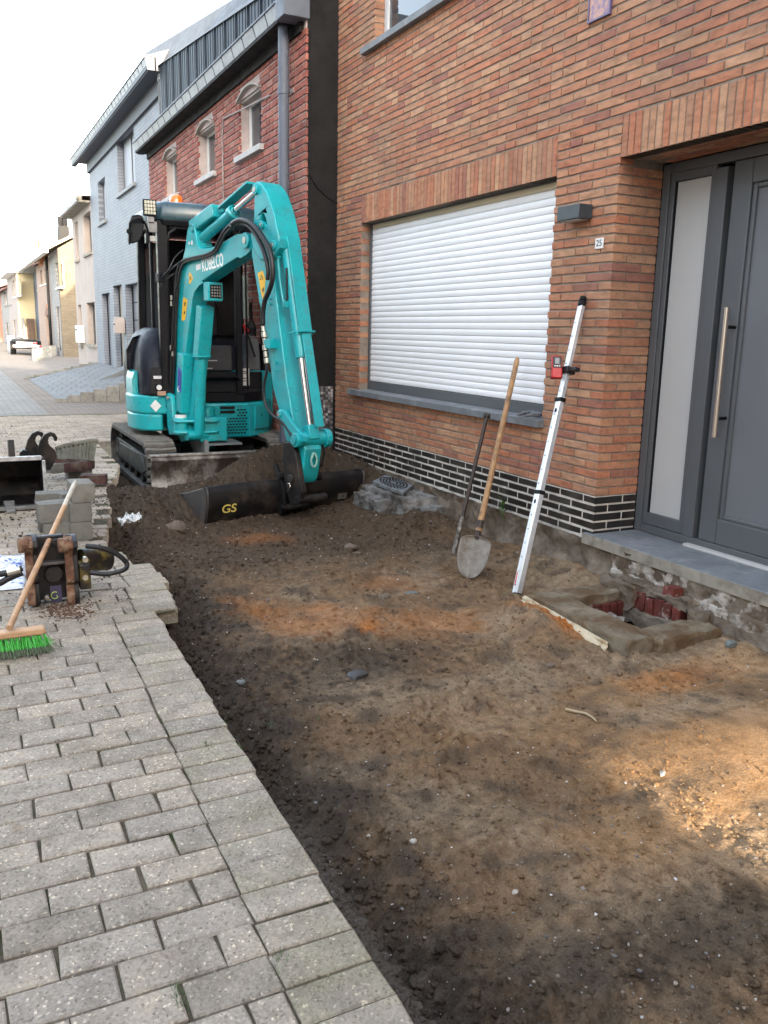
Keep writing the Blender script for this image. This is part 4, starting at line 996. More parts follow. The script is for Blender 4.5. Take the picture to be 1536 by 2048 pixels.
# shared pitched roof shown as one per house
def pitched(parent, X, y0, y1, ze, run, rise, mat, name='roof', ov=.4):
    b = B(); b.hexa([(X-ov, y0, ze-.12), (X+run, y0, ze+rise-.2), (X+run, y1, ze+rise-.2), (X-ov, y1, ze-.12), (X-ov, y0, ze), (X+run, y0, ze+rise), (X+run, y1, ze+rise), (X-ov, y1, ze)])
    b.hexa([(X+run, y0, ze+rise-.2), (X+2*run, y0, ze-.2), (X+2*run, y1, ze-.2), (X+run, y1, ze+rise-.2), (X+run, y0, ze+rise), (X+2*run, y0, ze), (X+2*run, y1, ze), (X+run, y1, ze+rise)])
    return b.build(name, mat, parent, smooth=0)
for hh, a, c_, dz in ((tan, YT-.15, y105, 0), (pink, y105+.01, y78, 0), (blue, y78+.01, y62+.6, 0)):
    rf_ = pitched(hh, XT, a, c_, zE+.05+dz, 4.2, 2.6, M_tile_roof)
    b = B(); b.box(XT-.62, XT-.41, a, c_, zE-.22, zE+.10); b.build('white_eaves', M_wht, hh, smooth=0)
b = B(); b.tube([(XT-.12, y105, zE-.1), (XT-.12, y105, 0)], .07, 8); b.build('downpipe', M_dark, tan)
def chimney(parent, px0, px1, pyt, Y, X0, base, mat):
    a = atY(px0, pyt, Y); c_ = atY(px1, pyt, Y); b = B(); b.box(a[0], c_[0], Y, Y+.9, base, a[2]); ch = b.build('chimney', mat, parent, smooth=0)
    for t in (.25, .7):
        x_ = a[0]+(c_[0]-a[0])*t; b = B(); b.cyl((x_, Y+.4, a[2]), (x_, Y+.4, a[2]+.45), .12, 8); b.build('chimney_pot', mat, ch)
chimney(tan, 118, 138, 451, YT+3, 0, zE-.3, M_dark); chimney(pink, 78, 95, 480, y105+3, 0, zE-.3, M_orange)
# cream gable house, projecting to the street
YC = y62; XC = float(atY(38, 640, YC)[0]); y18 = y_at(19, XC, 640); zC = float(atY(38, 546, YC)[2])
co = [op(XC, 30, 561, 36, 594, kind='window', sm=M_wht), op(XC, 24, 563, 28, 596, kind='window', sm=M_wht), op(XC, 35, 637, 42, 671, kind='window', gm=M_mauve, sm=M_wht), op(XC, 26, 640, 32, 676, kind='front_door', gm=M_mauve, d=.1)]
cream = row_house('cream_gable_house', 'house with a sunlit pale yellow gable end far down the street', XC, YC+.3, y18, zC, M_mauve, co, depth=.6)
xg1 = float(atY(67, 640, YC)[0])+.3
b = B(); b.box(XC, XC+6, YC, YC+.295, -.1, zC); b.build('gable_wall', M_yel, cream, smooth=0)
b = B(); b.box(XC-.5, XC+6, YC-.35, y18, zC+.003, zC+.45); b.build('flat_eaves', M_wht, cream, smooth=0)
b = B(); px_ = float(atY(53, 650, YC)[0]); b.box(px_, px_+.45, YC-.25, YC-.01, -.1, float(atY(53, 637, YC)[2])); b.build('dark_post', simple('brown_post', (.09, .06, .045), .8), cream, smooth=0)
pitched(cream, XC+1, YC+1, y18, zC+.45, 3.5, 1.8, M_rroof)
go = [op(XC, 15, 581, 21, 611, kind='window', fm=M_wht), op(XC, 7, 583, 13, 613, kind='window', fm=M_wht), op(XC, 17, 645, 22, 675, kind='front_door', gm=M_dark), op(XC, 11, 645, 15, 678, kind='front_door', gm=M_dark)]
y4 = y_at(4, XC, 640)
gb = row_house('grey_beige_house', 'grey beige house with paired upstairs windows at the far end of the street', XC, y18+.02, y4, zC-.6, M_gst, go, depth=6)
pitched(gb, XC, y18+.02, y4, zC-.6, 3.5, 1.6, M_rroof)
rb = row_house('far_red_house', 'red brick house with dark ground floor, leftmost of the far houses', XC-.6, y4+.02, y4+14, zC-.4, simple('far_red_brick', (.34, .15, .11), .9, var=.1, bmp=0), [], depth=6)
pitched(rb, XC-.6, y4+.02, y4+14, zC-.4, 3.5, 1.6, M_rroof)
b = B(); b.box(XC-.66, XC-.605, y4+.1, y4+13, -.1, 3.0); b.build('dark_shopfront', M_dark, rb, smooth=0)
chimney(cream, 40, 55, 500, YC+8, 0, zC, M_orange)
# concrete block edging before the tan house
ck = empty('block_edging', tuple(atZ(95, 718, 0)), 'row of concrete kerb blocks edging the plot before the tan house', 'kerb')
for k in range(6):
    p_ = atZ(66+k*9.5, 722-k*2.6, 0); b = B(); b.box(p_[0], p_[0]+.21, p_[1], p_[1]+.5, 0, .48); b.build('kerb_block', M_kerb, ck, smooth=0)
# service cabinet
cb_ = empty('service_cabinet', tuple(atZ(24, 706, 0)), 'grey service cabinet left of the parked trailer', 'cabinet'); p_ = atZ(17, 706, 0); p2 = atY(30, 706, p_[1]); h_ = atY(17, 674, p_[1])[2]
b = B(); b.box(p_[0], p2[0], p_[1], p_[1]+.5, 0, h_); b.build('cabinet_body', M_zinc, cb_, smooth=0); b = B(); b.box(p_[0]-.04, p2[0]+.04, p_[1]-.04, p_[1]+.54, h_, h_+.08); b.build('lid', M_zinc_d, cb_, smooth=0)
# trailer
q0 = atZ(28, 706, 0); TY = 44.0; L0 = atY(26, 690, TY); R0 = atY(84, 690, TY)
tr = empty('car_trailer', ((L0[0]+R0[0])/2, TY, 0), 'white car trailer with red rear lights parked before the far houses', 'trailer')
zt_ = lambda y: float(atY(55, y, TY)[2])
def bt(nm, x0, x1, yt, yb, mat, y0=0, y1=.1, bev=.0):
    a = atY(x0, 690, TY); c_ = atY(x1, 690, TY); b = B(); b.box(a[0], c_[0], TY+y0, TY+y1, zt_(yb), zt_(yt)); return b.build(nm, mat, tr, smooth=0, bevel=bev)
M_rl = simple('red_lamp_lens', (.55, .03, .03), .25, bmp=0, var=.05)
bt('load_bed', 32, 74, 680, 684, M_dark, 0, 3.5); bt('tailboard', 33, 74, 684, 690, M_wht, .0, .05); bt('light_bar', 26, 82, 690, 694.5, M_wht, -.05, .05); bt('underframe', 30, 80, 695, 698, M_dark, 0, 3.2)
for x0, x1, yt, yb in ((35, 40, 684.5, 688), (40.5, 45, 684.5, 688), (65, 70, 684.5, 688), (70.5, 74, 684.5, 688), (26.5, 31, 690.5, 694), (78, 82, 690.5, 694)): bt('tail_light', x0, x1, yt, yb, M_rl, -.08, -.055)
for xx in (29, 81):
    a = atY(xx, 690, TY); b = B(); b.cyl((a[0]-.12, TY+1.2, .33), (a[0]+.12, TY+1.2, .33), .33, 16); wt_ = b.build('wheel', M_dark, tr)
# ================================================================== houses behind the camera and across the street (unseen; those behind are put in to shade the street)
M_obr = simple('opposite_brick', (.36, .22, .16), .9, var=.1, scale=1, bmp=0); M_opl = simple('opposite_plaster', (.52, .48, .42), .9, var=.06, scale=1, bmp=0)
def opp(name, label, x0, x1, y0, y1, h, mat, faces):
    o = empty(name, ((x0+x1)/2, (y0+y1)/2, 0), label, 'house')
    b = B(); b.box(x0, x1, y0, y1, 0, h); wl = b.build('wall', mat, o, smooth=0)
    b = B()
    if faces == 'X': b.prism([(x0-.2, y0, h+.003), (x1+.2, y0, h+.003), ((x0+x1)/2, y0, h+1.3)], (0, y1-y0, 0))
    else: b.prism([(x0, y0-.2, h+.003), (x0, y1+.2, h+.003), (x0, (y0+y1)/2, h+1.2)], (x1-x0, 0, 0))
    b.build('roof', M_rroof, o, smooth=0)
    n_ = 3
    for k in range(n_):
        for z in (1.0, 3.9):
            b = B()
            if faces == 'X': yy = y0+(y1-y0)*(k+.3)/n_; b.box(x1, x1+.02, yy, yy+1.1, z, z+1.3)
            else: xx = x0+(x1-x0)*(k+.3)/n_; b.box(xx, xx+1.0, y1, y1+.02, z, z+1.3)
            b.build('window', M_glass, o, smooth=0)
for k, (a, c_, hh, mt, lb) in enumerate([(1.0, 7.0, 6.7, M_opl, 'plastered house across the street, outside the photo on the left'), (7.02, 13, 6.6, M_obr, 'brick house across the street, beside the plastered one'), (13.02, 19, 6.7, M_opl, 'last plastered house across the street, outside the photo')]):
    opp('opposite_house', lb, -13, -6.2, a, c_, hh, mt, 'X')
BY0, BY1 = -16.0, -8.0
opp('rear_shade_house', 'unseen brick house put behind the camera to shade the street, left side', -13, 2.0, BY0, BY1, 8.1, M_obr, 'Y')
opp('rear_shade_house', 'unseen plastered house put behind the camera to shade the street, right side', 3.32, 14, BY0, BY1, 8.1, M_opl, 'Y')
gh = empty('sun_slit', (2.7, -8.3, 0), 'unseen slit added between the two houses behind the camera to let a sun patch through', 'sun_mask')  # slit added out of view so one patch of sun reaches the soil
b = B(); b.box(2.005, 3.315, -8.5, -8.0, 2.14, 8.1); b.build('slit_upper_wall', M_obr, gh, smooth=0)
b = B(); b.box(2.005, 3.315, -8.3, -8.24, 0, 1.90); b.build('slit_lower_board', M_dark, gh, smooth=0)
# ================================================================== MINI EXCAVATOR
from mathutils.geometry import tessellate_polygon
M_teal = simple('teal_paint', (.004, .33, .365), .36, var=.10, scale=5, bmp=.04, bscale=50, coat=.25, dirt=(.07, .17, .165), dscale=7, dlo=.55, dhi=.85)
nt_ = M_teal.node_tree; bs_ = nt_.nodes['Principled BSDF']; src_ = bs_.inputs['Base Color'].links[0].from_socket; wv_ = wpos(nt_)
ma_ = ramp(nt_, noise(nt_, 2.6, 4, .6, wv_), [(.42, (0, 0, 0)), (.68, (1, 1, 1))]); mb_ = ramp(nt_, noise(nt_, 34, 8, .8, wv_), [(.54, (0, 0, 0)), (.60, (.75, .75, .75))])
mm_ = mixc(nt_, 1.0, ma_, mb_, 'MULTIPLY'); c1_ = mixc(nt_, mm_, src_, (.085, .075, .055))
sc_n = ramp(nt_, noise(nt_, 75, 6, .85, wv_), [(.69, (0, 0, 0)), (.70, (.6, .6, .6))]); c2_ = mixc(nt_, sc_n, c1_, (.30, .42, .40))
nt_.links.new(c2_, bs_.inputs['Base Color'])     # dried mud splashes and fine chips in the paint
M_navyp = simple('dark_navy_hood', (.009, .011, .019), .55, spec=.18, var=.1, scale=4, bmp=.15, bscale=500, bdist=.0006, dirt=(.05, .05, .06), dscale=8, dlo=.55, dhi=.8)
M_cabb = simple('black_cab_paint', (.006, .0065, .009), .45, var=.15, scale=6, bmp=.05, spec=.18, dirt=(.012, .012, .013), dscale=7, dlo=.6, dhi=.85)
M_roofp = simple('dark_petrol_roof', (.014, .045, .062), .35, var=.15, scale=5, bmp=.05, coat=.3, dirt=(.05, .10, .11), dscale=6, dlo=.5, dhi=.8)
M_rubber = simple('worn_rubber', (.012, .012, .013), .75, var=.3, scale=12, bmp=.4, bscale=80, bdist=.003, dirt=(.06, .054, .046), dscale=9, dlo=.42, dhi=.66)
M_lug = simple('pale_track_lug', (.13, .122, .11), .85, var=.35, scale=20, bmp=.5, bscale=70, bdist=.004, dirt=(.15, .14, .12), dscale=14, dlo=.45, dhi=.65)  # lugs coloured lighter than the belt so the ridges stand out
M_hose = simple('black_hose', (.010, .010, .012), .42, var=.2, bmp=.0)
M_chrome = simple('chromed_rod', (.80, .80, .80), .12, metal=1, var=.02, bmp=0)
M_fit = simple('zinc_fitting', (.50, .48, .43), .35, metal=.8, var=.2, bmp=0)
M_under = simple('black_chassis', (.009, .009, .010), .6, var=.3, scale=8, bmp=.2, spec=.2, dirt=(.05, .042, .035), dscale=7, dlo=.5, dhi=.7)
M_bkt = simple('worn_black_steel', (.009, .0085, .009), .5, var=.4, scale=7, bmp=.4, spec=.25, bscale=35, bdist=.004, dirt=(.06, .045, .034), dscale=5, dlo=.5, dhi=.75)
M_blade = simple('scraped_blade_steel', (.22, .20, .18), .5, metal=.35, var=.4, scale=16, bmp=.5, bscale=50, bdist=.003, dirt=(.055, .042, .033), dscale=6, dlo=.40, dhi=.56)
M_yelst = simple('yellow_sticker', (.75, .42, .015), .4, bmp=0, var=.03)
M_whst = simple('white_sticker', (.66, .67, .66), .45, bmp=0, var=.05)
M_orange_l, n_, bs_ = newmat('orange_beacon_lens'); bs_.inputs['Base Color'].default_value = (.85, .16, .015, 1); bs_.inputs['Roughness'].default_value = .15; bs_.inputs['Coat Weight'].default_value = .5
M_led = simple('led_lens', (.50, .49, .40), .2, bmp=0, var=.1)
M_earth = M_soil
PHI = R(12); EB = np.array([math.sin(PHI), -math.cos(PHI), 0]); NL = np.array([-math.cos(PHI), -math.sin(PHI), 0]); PB = np.array([2.09, 8.47, 0])
def PL(px, py, off=0.0): return atP(px, py, PB+NL*off, NL)
GZX = -.20
exc = empty('mini_excavator', (2.37, 9.2, GZX), 'teal tracked mini excavator with black canopy cab standing in the dug trench', 'excavator')
def pxprism(name, pts, off, th, mat, parent, bevel=.006, holes=None, smooth=30, **kw):
    P3 = [PL(x, y, off) for x, y in pts]; b = B()
    if not holes: b.prism(P3, -NL*th)
    else:
        loops = [P3]+[[PL(x, y, off) for x, y in h] for h in holes]
        # 2-D coordinates for tessellation
        flat = [[Vector((float(p@EB), float(p[2]), 0)) for p in L] for L in loops]; allp = [p for L in loops for p in L]; n0 = len(allp)
        tris = tessellate_polygon(flat)
        vs = allp+[p-NL*th for p in allp]; fs = [tuple(t) for t in tris]+[(t[2]+n0, t[1]+n0, t[0]+n0) for t in tris]; o0 = 0
        for L in loops:
            m_ = len(L)
            for i in range(m_): fs.append((o0+i, o0+(i+1) % m_, n0+o0+(i+1) % m_, n0+o0+i))
            o0 += m_
        b.add(vs, fs)
    return b.build(name, mat, parent, bevel=bevel, smooth=smooth, **kw)
# ---- undercarriage
def stadium(y0, y1, z0, z1, n=12):
    r_ = (z1-z0)/2; zc = (z0+z1)/2; out = []
    for i in range(n+1): a = -math.pi/2-math.pi*i/n; out.append((y0+r_+r_*math.cos(a), zc+r_*math.sin(a)))
    for i in range(n+1): a = math.pi/2-math.pi*i/n; out.append((y1-r_+r_*math.cos(a), zc+r_*math.sin(a)))
    return out
lug_me = None
TY0, TY1, TZ1 = 8.27, 10.42, .295
for (x0, x1) in ((1.60, 1.90), (2.86, 3.16)):
    so = stadium(TY0, TY1, GZX, TZ1-.02); si = stadium(TY0+.03, TY1-.03, GZX+.03, TZ1-.05); n_ = len(so); b = B()
    vs = [(x, y, z) for x in (x0, x1) for L in (so, si) for y, z in L]
    fs = []
    for i in range(n_):
        j = (i+1) % n_; fs += [(i, j, 2*n_+j, 2*n_+i), (n_+i, 3*n_+i, 3*n_+j, n_+j), (i, n_+i, n_+j, j), (2*n_+i, 2*n_+j, 3*n_+j, 3*n_+i)]
    b.add(vs, fs); tk = b.build('track', M_rubber, exc, smooth=40)
    # lugs: walk the outline
    pts = [np.array(p) for p in so]+[np.array(so[0])]; segl = [np.linalg.norm(pts[i+1]-pts[i]) for i in range(n_)]; tot = sum(segl); nl = 64
    for k in range(nl):
        d = tot*(k+.5)/nl; i = 0
        while d > segl[i]: d -= segl[i]; i += 1
        p = pts[i]+(pts[i+1]-pts[i])*d/segl[i]; t = (pts[i+1]-pts[i])/segl[i]
        ang = math.atan2(t[1], t[0])
        if lug_me is None:
            bb = B(); w2 = .148
            for s_, dy in ((-1, .0), (1, .0)):
                bb.hexa([(s_*w2, -.022+dy, -.002), (0, -.022-.012, -.002), (0, .022-.012, -.002), (s_*w2, .022, -.002), (s_*w2*.97, -.014, .028), (0, -.014-.012, .028), (0, .014-.012, .028), (s_*w2*.97, .014, .028)])
            o = bb.build('track_lug', M_lug, tk, smooth=0, loc=((0, 0, 0))); lug_me = o.data
            o.location = np.array(((x0+x1)/2, p[0], p[1]))-WLOC[tk.name]
        else: o = link('track_lug', lug_me, tk, ((x0+x1)/2, p[0], p[1]))
        o.rotation_euler = (ang, 0, 0)
        # outward normal should point away from the loop centre
        nrm = np.array([-math.sin(ang), math.cos(ang)]); cen = np.array([(TY0+TY1)/2, (GZX+TZ1)/2]); ref = np.array([min(max(p[0], TY0+.25), TY1-.25), cen[1]])
        if nrm@(p-ref) < 0: o.rotation_euler = (ang+math.pi, 0, 0)
    b = B(); b.box(x0+.04, x1-.04, TY0+.26, TY1-.28, GZX+.11, TZ1-.16); b.prism([(x0+.03, TY0+.20, GZX+.20), (x0+.03, TY0+.45, GZX+.12), (x0+.03, TY1-.45, GZX+.12), (x0+.03, TY1-.45, GZX+.30), (x0+.03, TY0+.5, GZX+.33)], (x1-x0-.06, 0, 0)); b.build('track_frame', M_under, tk, bevel=.01)
    for yy, rr in ((TY0+.25, .205), (TY1-.25, .205)):
        b = B(); b.lathe([(.03, 0), (.09, -.01), (.10, .03), (rr-.04, .035), (rr, .02), (rr, x1-x0-.09), (.03, x1-x0-.09)], (x0+.045, yy, (GZX+TZ1)/2), 24, (1, 0, 0)); b.build('idler_wheel', M_under, tk)
    for k in range(4):
        yy = TY0+.55+k*.34; b = B(); b.cyl((x0+.05, yy, GZX+.09), (x1-.05, yy, GZX+.09), .062, 16); b.build('roller', M_under, tk)
b = B(); b.box(1.9, 2.86, 8.85, 9.85, -.02, .20); b.prism([(2.0, 8.6, .02), (2.74, 8.6, .02), (2.6, 9.2, .28), (2.14, 9.2, .28)], (0, 0, .05)); b.lathe([(0, 0), (.40, 0), (.40, .12), (0, .12)], (2.37, 9.28, .22), 28); b.build('chassis', M_under, exc, bevel=.012)
b = B(); b.beam((2.06, 8.9, .05), (1.98, 8.15, -.02), .10, .12); b.beam((2.68, 8.9, .05), (2.76, 8.15, -.02), .10, .12); b.cyl((2.37, 8.9, .10), (2.37, 8.2, .04), .05, 14); b.build('blade_arm', M_under, exc, bevel=.008)
b = B(); b.box(2.20, 2.56, 8.30, 8.9, .245, .262); b.box(2.17, 2.21, 8.28, 8.9, .12, .30); b.build('hose_cover_plate', simple('grey_cover', (.16, .18, .18), .6), exc, smooth=0)
# blade: curved section
sec = [(8.10, .185), (8.075, .15), (8.12, .05), (8.125, -.04), (8.08, -.13), (8.055, -.155)]
b = B(); vs = []; nb = 14
for i in range(nb+1):
    x = 1.605+1.55*i/nb
    for (y, z) in sec: vs.append((x, y, z))
    for (y, z) in sec[::-1]: vs.append((x, y+.028, z))
k = 2*len(sec)
fs = [(i*k+j, i*k+(j+1) % k, (i+1)*k+(j+1) % k, (i+1)*k+j) for i in range(nb) for j in range(k)]+[tuple(range(k)), tuple(range(nb*k+k-1, nb*k-1, -1))]
b.add(vs, fs); bl = b.build('dozer_blade', M_blade, exc, smooth=50, bevel=.003)
b = B(); b.box(1.60, 3.16, 8.085, 8.15, .186, .205); b.build('blade_top_rail', simple('worn_rail', (.30, .28, .26), .45, metal=.4, var=.4, scale=30, dirt=(.06, .05, .04), dscale=12), bl, bevel=.003)
b = B(); b.box(1.60, 3.16, 8.045, 8.06, -.17, -.10); b.build('cutting_edge', M_blade, bl, bevel=.002)
# ---- upper structure
def loft(b, loops, cap=True):
    n = len(loops[0]); vs = [p for L in loops for p in L]
    fs = [(i*n+j, i*n+(j+1) % n, (i+1)*n+(j+1) % n, (i+1)*n+j) for i in range(len(loops)-1) for j in range(n)]
    if cap: fs += [tuple(range(n-1, -1, -1)), tuple(range((len(loops)-1)*n, len(loops)*n))]
    return b.add(vs, fs)
C0 = np.array([2.375, 9.28])
def rearplan(ins=0.0, n=18, y_front=9.0, r_=.755):
    pts = [(C0[0]+(r_-ins), y_front)]
    for i in range(n+1):
        a = math.pi*i/n; pts.append((C0[0]+(r_-ins)*math.cos(a), C0[1]+(r_-ins)*math.sin(a)))
    pts.append((C0[0]-(r_-ins), y_front)); return pts
b = B(); loft(b, [[(x, y, z) for x, y in rearplan(i_)] for z, i_ in ((.33, .06), (.36, .02), (.45, 0), (.86, .0), (.93, .02), (.95, .05))]); b.build('counterweight', M_teal, exc, smooth=45)
# left front skirt (machine right side)
def skirt(name, plan, z0, z1, mat, bevel=.02, dz=None):
    b = B(); b.prism([(x, y, z0) for x, y in plan], (0, 0, z1-z0)); return b.build(name, mat, exc, bevel=bevel, seg=3)
lp = [(1.59, 9.25), (1.60, 8.98), (1.66, 8.80), (1.78, 8.71), (1.98, 8.68), (2.04, 8.72), (2.04, 9.25)]
sk = skirt('front_skirt', lp, .53, .715, M_teal)
lp2 = [(1.592, 9.2), (1.602, 8.98), (1.662, 8.80), (1.78, 8.712), (1.86, 8.70), (1.86, 9.2)]
skirt('skirt_lower', lp2, .36, .529, M_teal)
rp = [(2.26, 9.3), (2.26, 8.66), (2.30, 8.63), (2.78, 8.64), (3.0, 8.80), (3.12, 9.02), (3.155, 9.3)]
sr = skirt('grille_skirt', rp, .275, .635, M_teal)
b = B(); b.box(2.742, 2.748, 8.60, 8.70, .29, .63); b.prism([(2.80, 8.648, .36), (2.998, 8.790, .36), (2.998, 8.790, .60), (2.80, 8.648, .60)], (.012, -.014, 0)); b.build('service_flap', M_teal, sr, bevel=.006)
b = B(); b.cyl((2.90, 8.71, .50), (2.895, 8.692, .50), .012, 10); b.build('flap_lock', M_dark, sr)
# grille slots
slot = None
for r_ in range(9):
    for cc in range(9):
        xx = 2.42+cc*.034+(r_ % 2)*.017; zz = .325+r_*.030
        if xx > 2.715 or (zz > .49 and xx < 2.62): continue
        if slot is None:
            bb = B(); bb.box(-.012, .012, -.002, .002, -.0075, .0075); o = bb.build('grille_slot', M_dark, sr, smooth=0, loc=(0, 0, 0)); slot = o.data; o.location = np.array((xx, 8.631, zz))-WLOC[sr.name]
        else: link('grille_slot', slot, sr, (xx, 8.6315, zz))
for zz in (.545, .59):
    b = B(); b.box(2.43, 2.585, 8.627, 8.632, zz-.014, zz+.014); b.build('grille_opening', M_dark, sr, smooth=0)
b = B(); q = [(1.735, .615), (1.79, .555), (1.845, .615), (1.79, .675)]; b.prism([(x, 8.712-.05*(x-1.79), z) for x, z in q], (0, -.012, 0)); b.build('warning_diamond', M_whst, sk, smooth=0)
for zz in (.585, .63):
    b = B(); b.box(1.66, 1.715, 8.735, 8.765, zz-.006, zz+.006)
b = B(); b.cyl((1.90, 8.695, .61), (1.90, 8.675, .61), .014, 12); b.build('skirt_lock', M_dark, sk)
# hood on the viewer's left, rounded dark navy
def hoodplan(x0, x1, y0, y1, rr=.12, n=6):
    out = []
    for cx, cy, a0 in ((x0+rr, y0+rr, math.pi), (x1-rr*.4, y0+rr*.4, 1.5*math.pi), (x1-rr, y1-rr, 0), (x0+rr, y1-rr, .5*math.pi)):
        r2 = rr if a0 != 1.5*math.pi else rr*.4
        for i in range(n+1): a = a0+.5*math.pi*i/n; out.append((cx+r2*math.cos(a), cy+r2*math.sin(a)))
    return out
b = B(); lo = []
for z, ins, yf in ((.72, .0, 8.70), (.80, -.005, 8.71), (1.0, .0, 8.76), (1.15, .02, 8.82), (1.26, .06, 8.90), (1.34, .12, 9.0), (1.385, .20, 9.12)):
    lo.append([(x, y, z) for x, y in hoodplan(1.68+ins, 2.02, yf, 9.92-ins, .16-ins*.2)])
loft(b, lo); hood = b.build('engine_hood', M_navyp, exc, smooth=60)
b = B(); b.prism([(1.73, 8.70, .73), (1.93, 8.675, .73), (1.93, 8.705, 1.0), (1.76, 8.73, 1.0)], (0, .03, 0)); b.build('hood_nose', M_cabb, hood, bevel=.008)
b = B(); b.box(1.775, 1.875, 8.685, 8.70, .885, .915); b.build('hood_badge', simple('silver_badge', (.55, .58, .66), .25, metal=.5, bmp=0), hood, smooth=0)
b = B(); b.cyl((1.825, 8.70, .80), (1.825, 8.675, .80), .026, 18); b.build('hood_lamp', M_whst, hood)
b = B(); b.cyl((1.825, 8.704, .80), (1.825, 8.682, .80), .040, 18); b.build('lamp_surround', M_dark, hood)
b = B(); loft(b, [[(x, y, z) for x, y in rearplan(i_, 18, 9.35, .78)] for z, i_ in ((.951, .03), (1.15, .03), (1.28, .10), (1.32, .2))]); b.build('rear_cover', M_navyp, exc, smooth=45)
# ---- cab
cabn = None
CX0, CX1, CY0, CY1, CZ0, CZ1 = 1.86, 3.06, 8.70, 9.95, .715, 2.44
fl = [(1.90, 9.6), (1.90, 8.72), (2.70, 8.68), (2.92, 8.82), (3.06, 9.02), (3.10, 9.6)]
b = B(); b.prism([(x, y, .64) for x, y in fl], (0, 0, .10)); cab = b.build('cab_floor', M_cabb, exc, bevel=.01)
b = B(); b.prism([(1.96, 8.71, .742), (2.66, 8.70, .742), (2.66, 8.73, .95), (1.96, 8.73, .95)], (0, .04, 0)); b.build('front_kick_panel', M_cabb, cab, bevel=.008)
b = B(); b.prism([(2.02, 8.66, .86), (2.66, 8.66, .86), (2.60, 8.60, .90), (2.10, 8.60, .90)], (0, 0, .02)); b.build('front_ledge', M_cabb, cab, bevel=.004)
def pillar(pts, w, d, name='pillar', mat=M_cabb, par=exc):
    b = B()
    for i in range(len(pts)-1): b.beam(pts[i], pts[i+1], w, d, up=(0, 1, 0))
    return b.build(name, mat, par, bevel=.01)
pillar([(1.905, 8.72, .72), (1.905, 8.72, 2.40)], .10, .09)
pillar([(2.66, 8.70, .72), (2.66, 8.72, 2.38)], .065, .07)
pillar([(2.00, 8.72, 2.36), (2.66, 8.72, 2.36)], .06, .07, 'header_rail')
pillar([(3.06, 9.10, .72), (3.06, 9.14, 2.40)], .05, .05)
pillar([(1.91, 9.90, .72), (1.93, 9.88, 2.40)], .08, .08); pillar([(3.05, 9.90, .72), (3.03, 9.88, 2.40)], .08, .08)
pillar([(1.93, 9.35, .95), (1.93, 9.35, 2.38)], .035, .04, 'side_bar'); pillar([(2.77, 8.76, .76), (2.77, 8.80, 2.38)], .02, .03, 'door_rail'); 
b = B(); b.tube([(1.952, 8.70, 2.0), (1.952, 8.70, 2.20), (1.975, 8.70, 2.29), (2.04, 8.70, 2.335)], .018, 8); b.build('corner_gusset', M_cabb, cab)
b = B(); b.box(1.93, 1.95, 8.76, 9.86, .74, 1.12); b.build('side_panel', M_cabb, cab, bevel=.01)
b = B(); b.box(2.12, 3.02, 9.86, 9.90, .74, 2.34); b.build('back_panel', M_dark, cab, bevel=.01)
b = B(); b.box(1.95, 2.10, 9.88, 9.895, 1.32, 2.30); b.build('rear_pane', M_glass, cab, smooth=0)
# roof
rpn = [(1.84, 9.98), (1.84, 8.74), (1.92, 8.66), (2.80, 8.64), (3.02, 8.80), (3.12, 9.10), (3.12, 9.98)]
cx_, cy_ = 2.46, 9.35
b = B(); loft(b, [[(cx_+(x-cx_)*s_, cy_+(y-cy_)*s_, z) for x, y in rpn] for z, s_ in ((2.375, .97), (2.40, 1.0), (2.44, 1.01), (2.52, 1.0), (2.565, .975), (2.585, .93))]); rf = b.build('cab_roof', M_roofp, exc, smooth=50)
b = B(); loft(b, [[(cx_+(x-cx_)*s_, cy_+(y-cy_)*s_, z) for x, y in rpn] for z, s_ in ((2.36, 1.0), (2.40, 1.02), (2.41, 1.02))]); b.build('roof_band', M_cabb, rf, smooth=0)
q = atY(353, 410, 9.15); b = B(); b.lathe([(.001, .125), (.035, .12), (.058, .10), (.068, .06), (.070, 0)], (q[0], 9.15, 2.595), 24); bc = b.build('beacon', M_orange_l, rf, smooth=60)
b = B(); b.lathe([(.078, .03), (.078, 0), (.078, -.02)], (q[0], 9.15, 2.585), 24); b.build('beacon_base', M_dark, bc)
# work light on the roof corner
wl_c = atY(300, 415, 8.62); wx, wz = wl_c[0], wl_c[2]
b = B(); b.box(wx-.062, wx+.062, 8.62, 8.67, wz-.075, wz+.075); wlt = b.build('work_light', M_dark, rf, bevel=.006)
for i in range(4):
    for j in range(4):
        b = B(); b.box(wx-.052+i*.027, wx-.052+i*.027+.023, 8.614, 8.622, wz-.062+j*.032, wz-.062+j*.032+.028); b.build('led_cell', M_led, wlt, bevel=.003, seg=1)
b = B(); b.box(wx-.02, wx+.04, 8.64, 8.68, wz-.13, wz-.075); b.box(wx-.01, wx+.07, 8.66, 8.70, wz-.22, wz-.12); b.build('light_bracket', simple('grey_bracket', (.20, .20, .21), .5), wlt, bevel=.003)
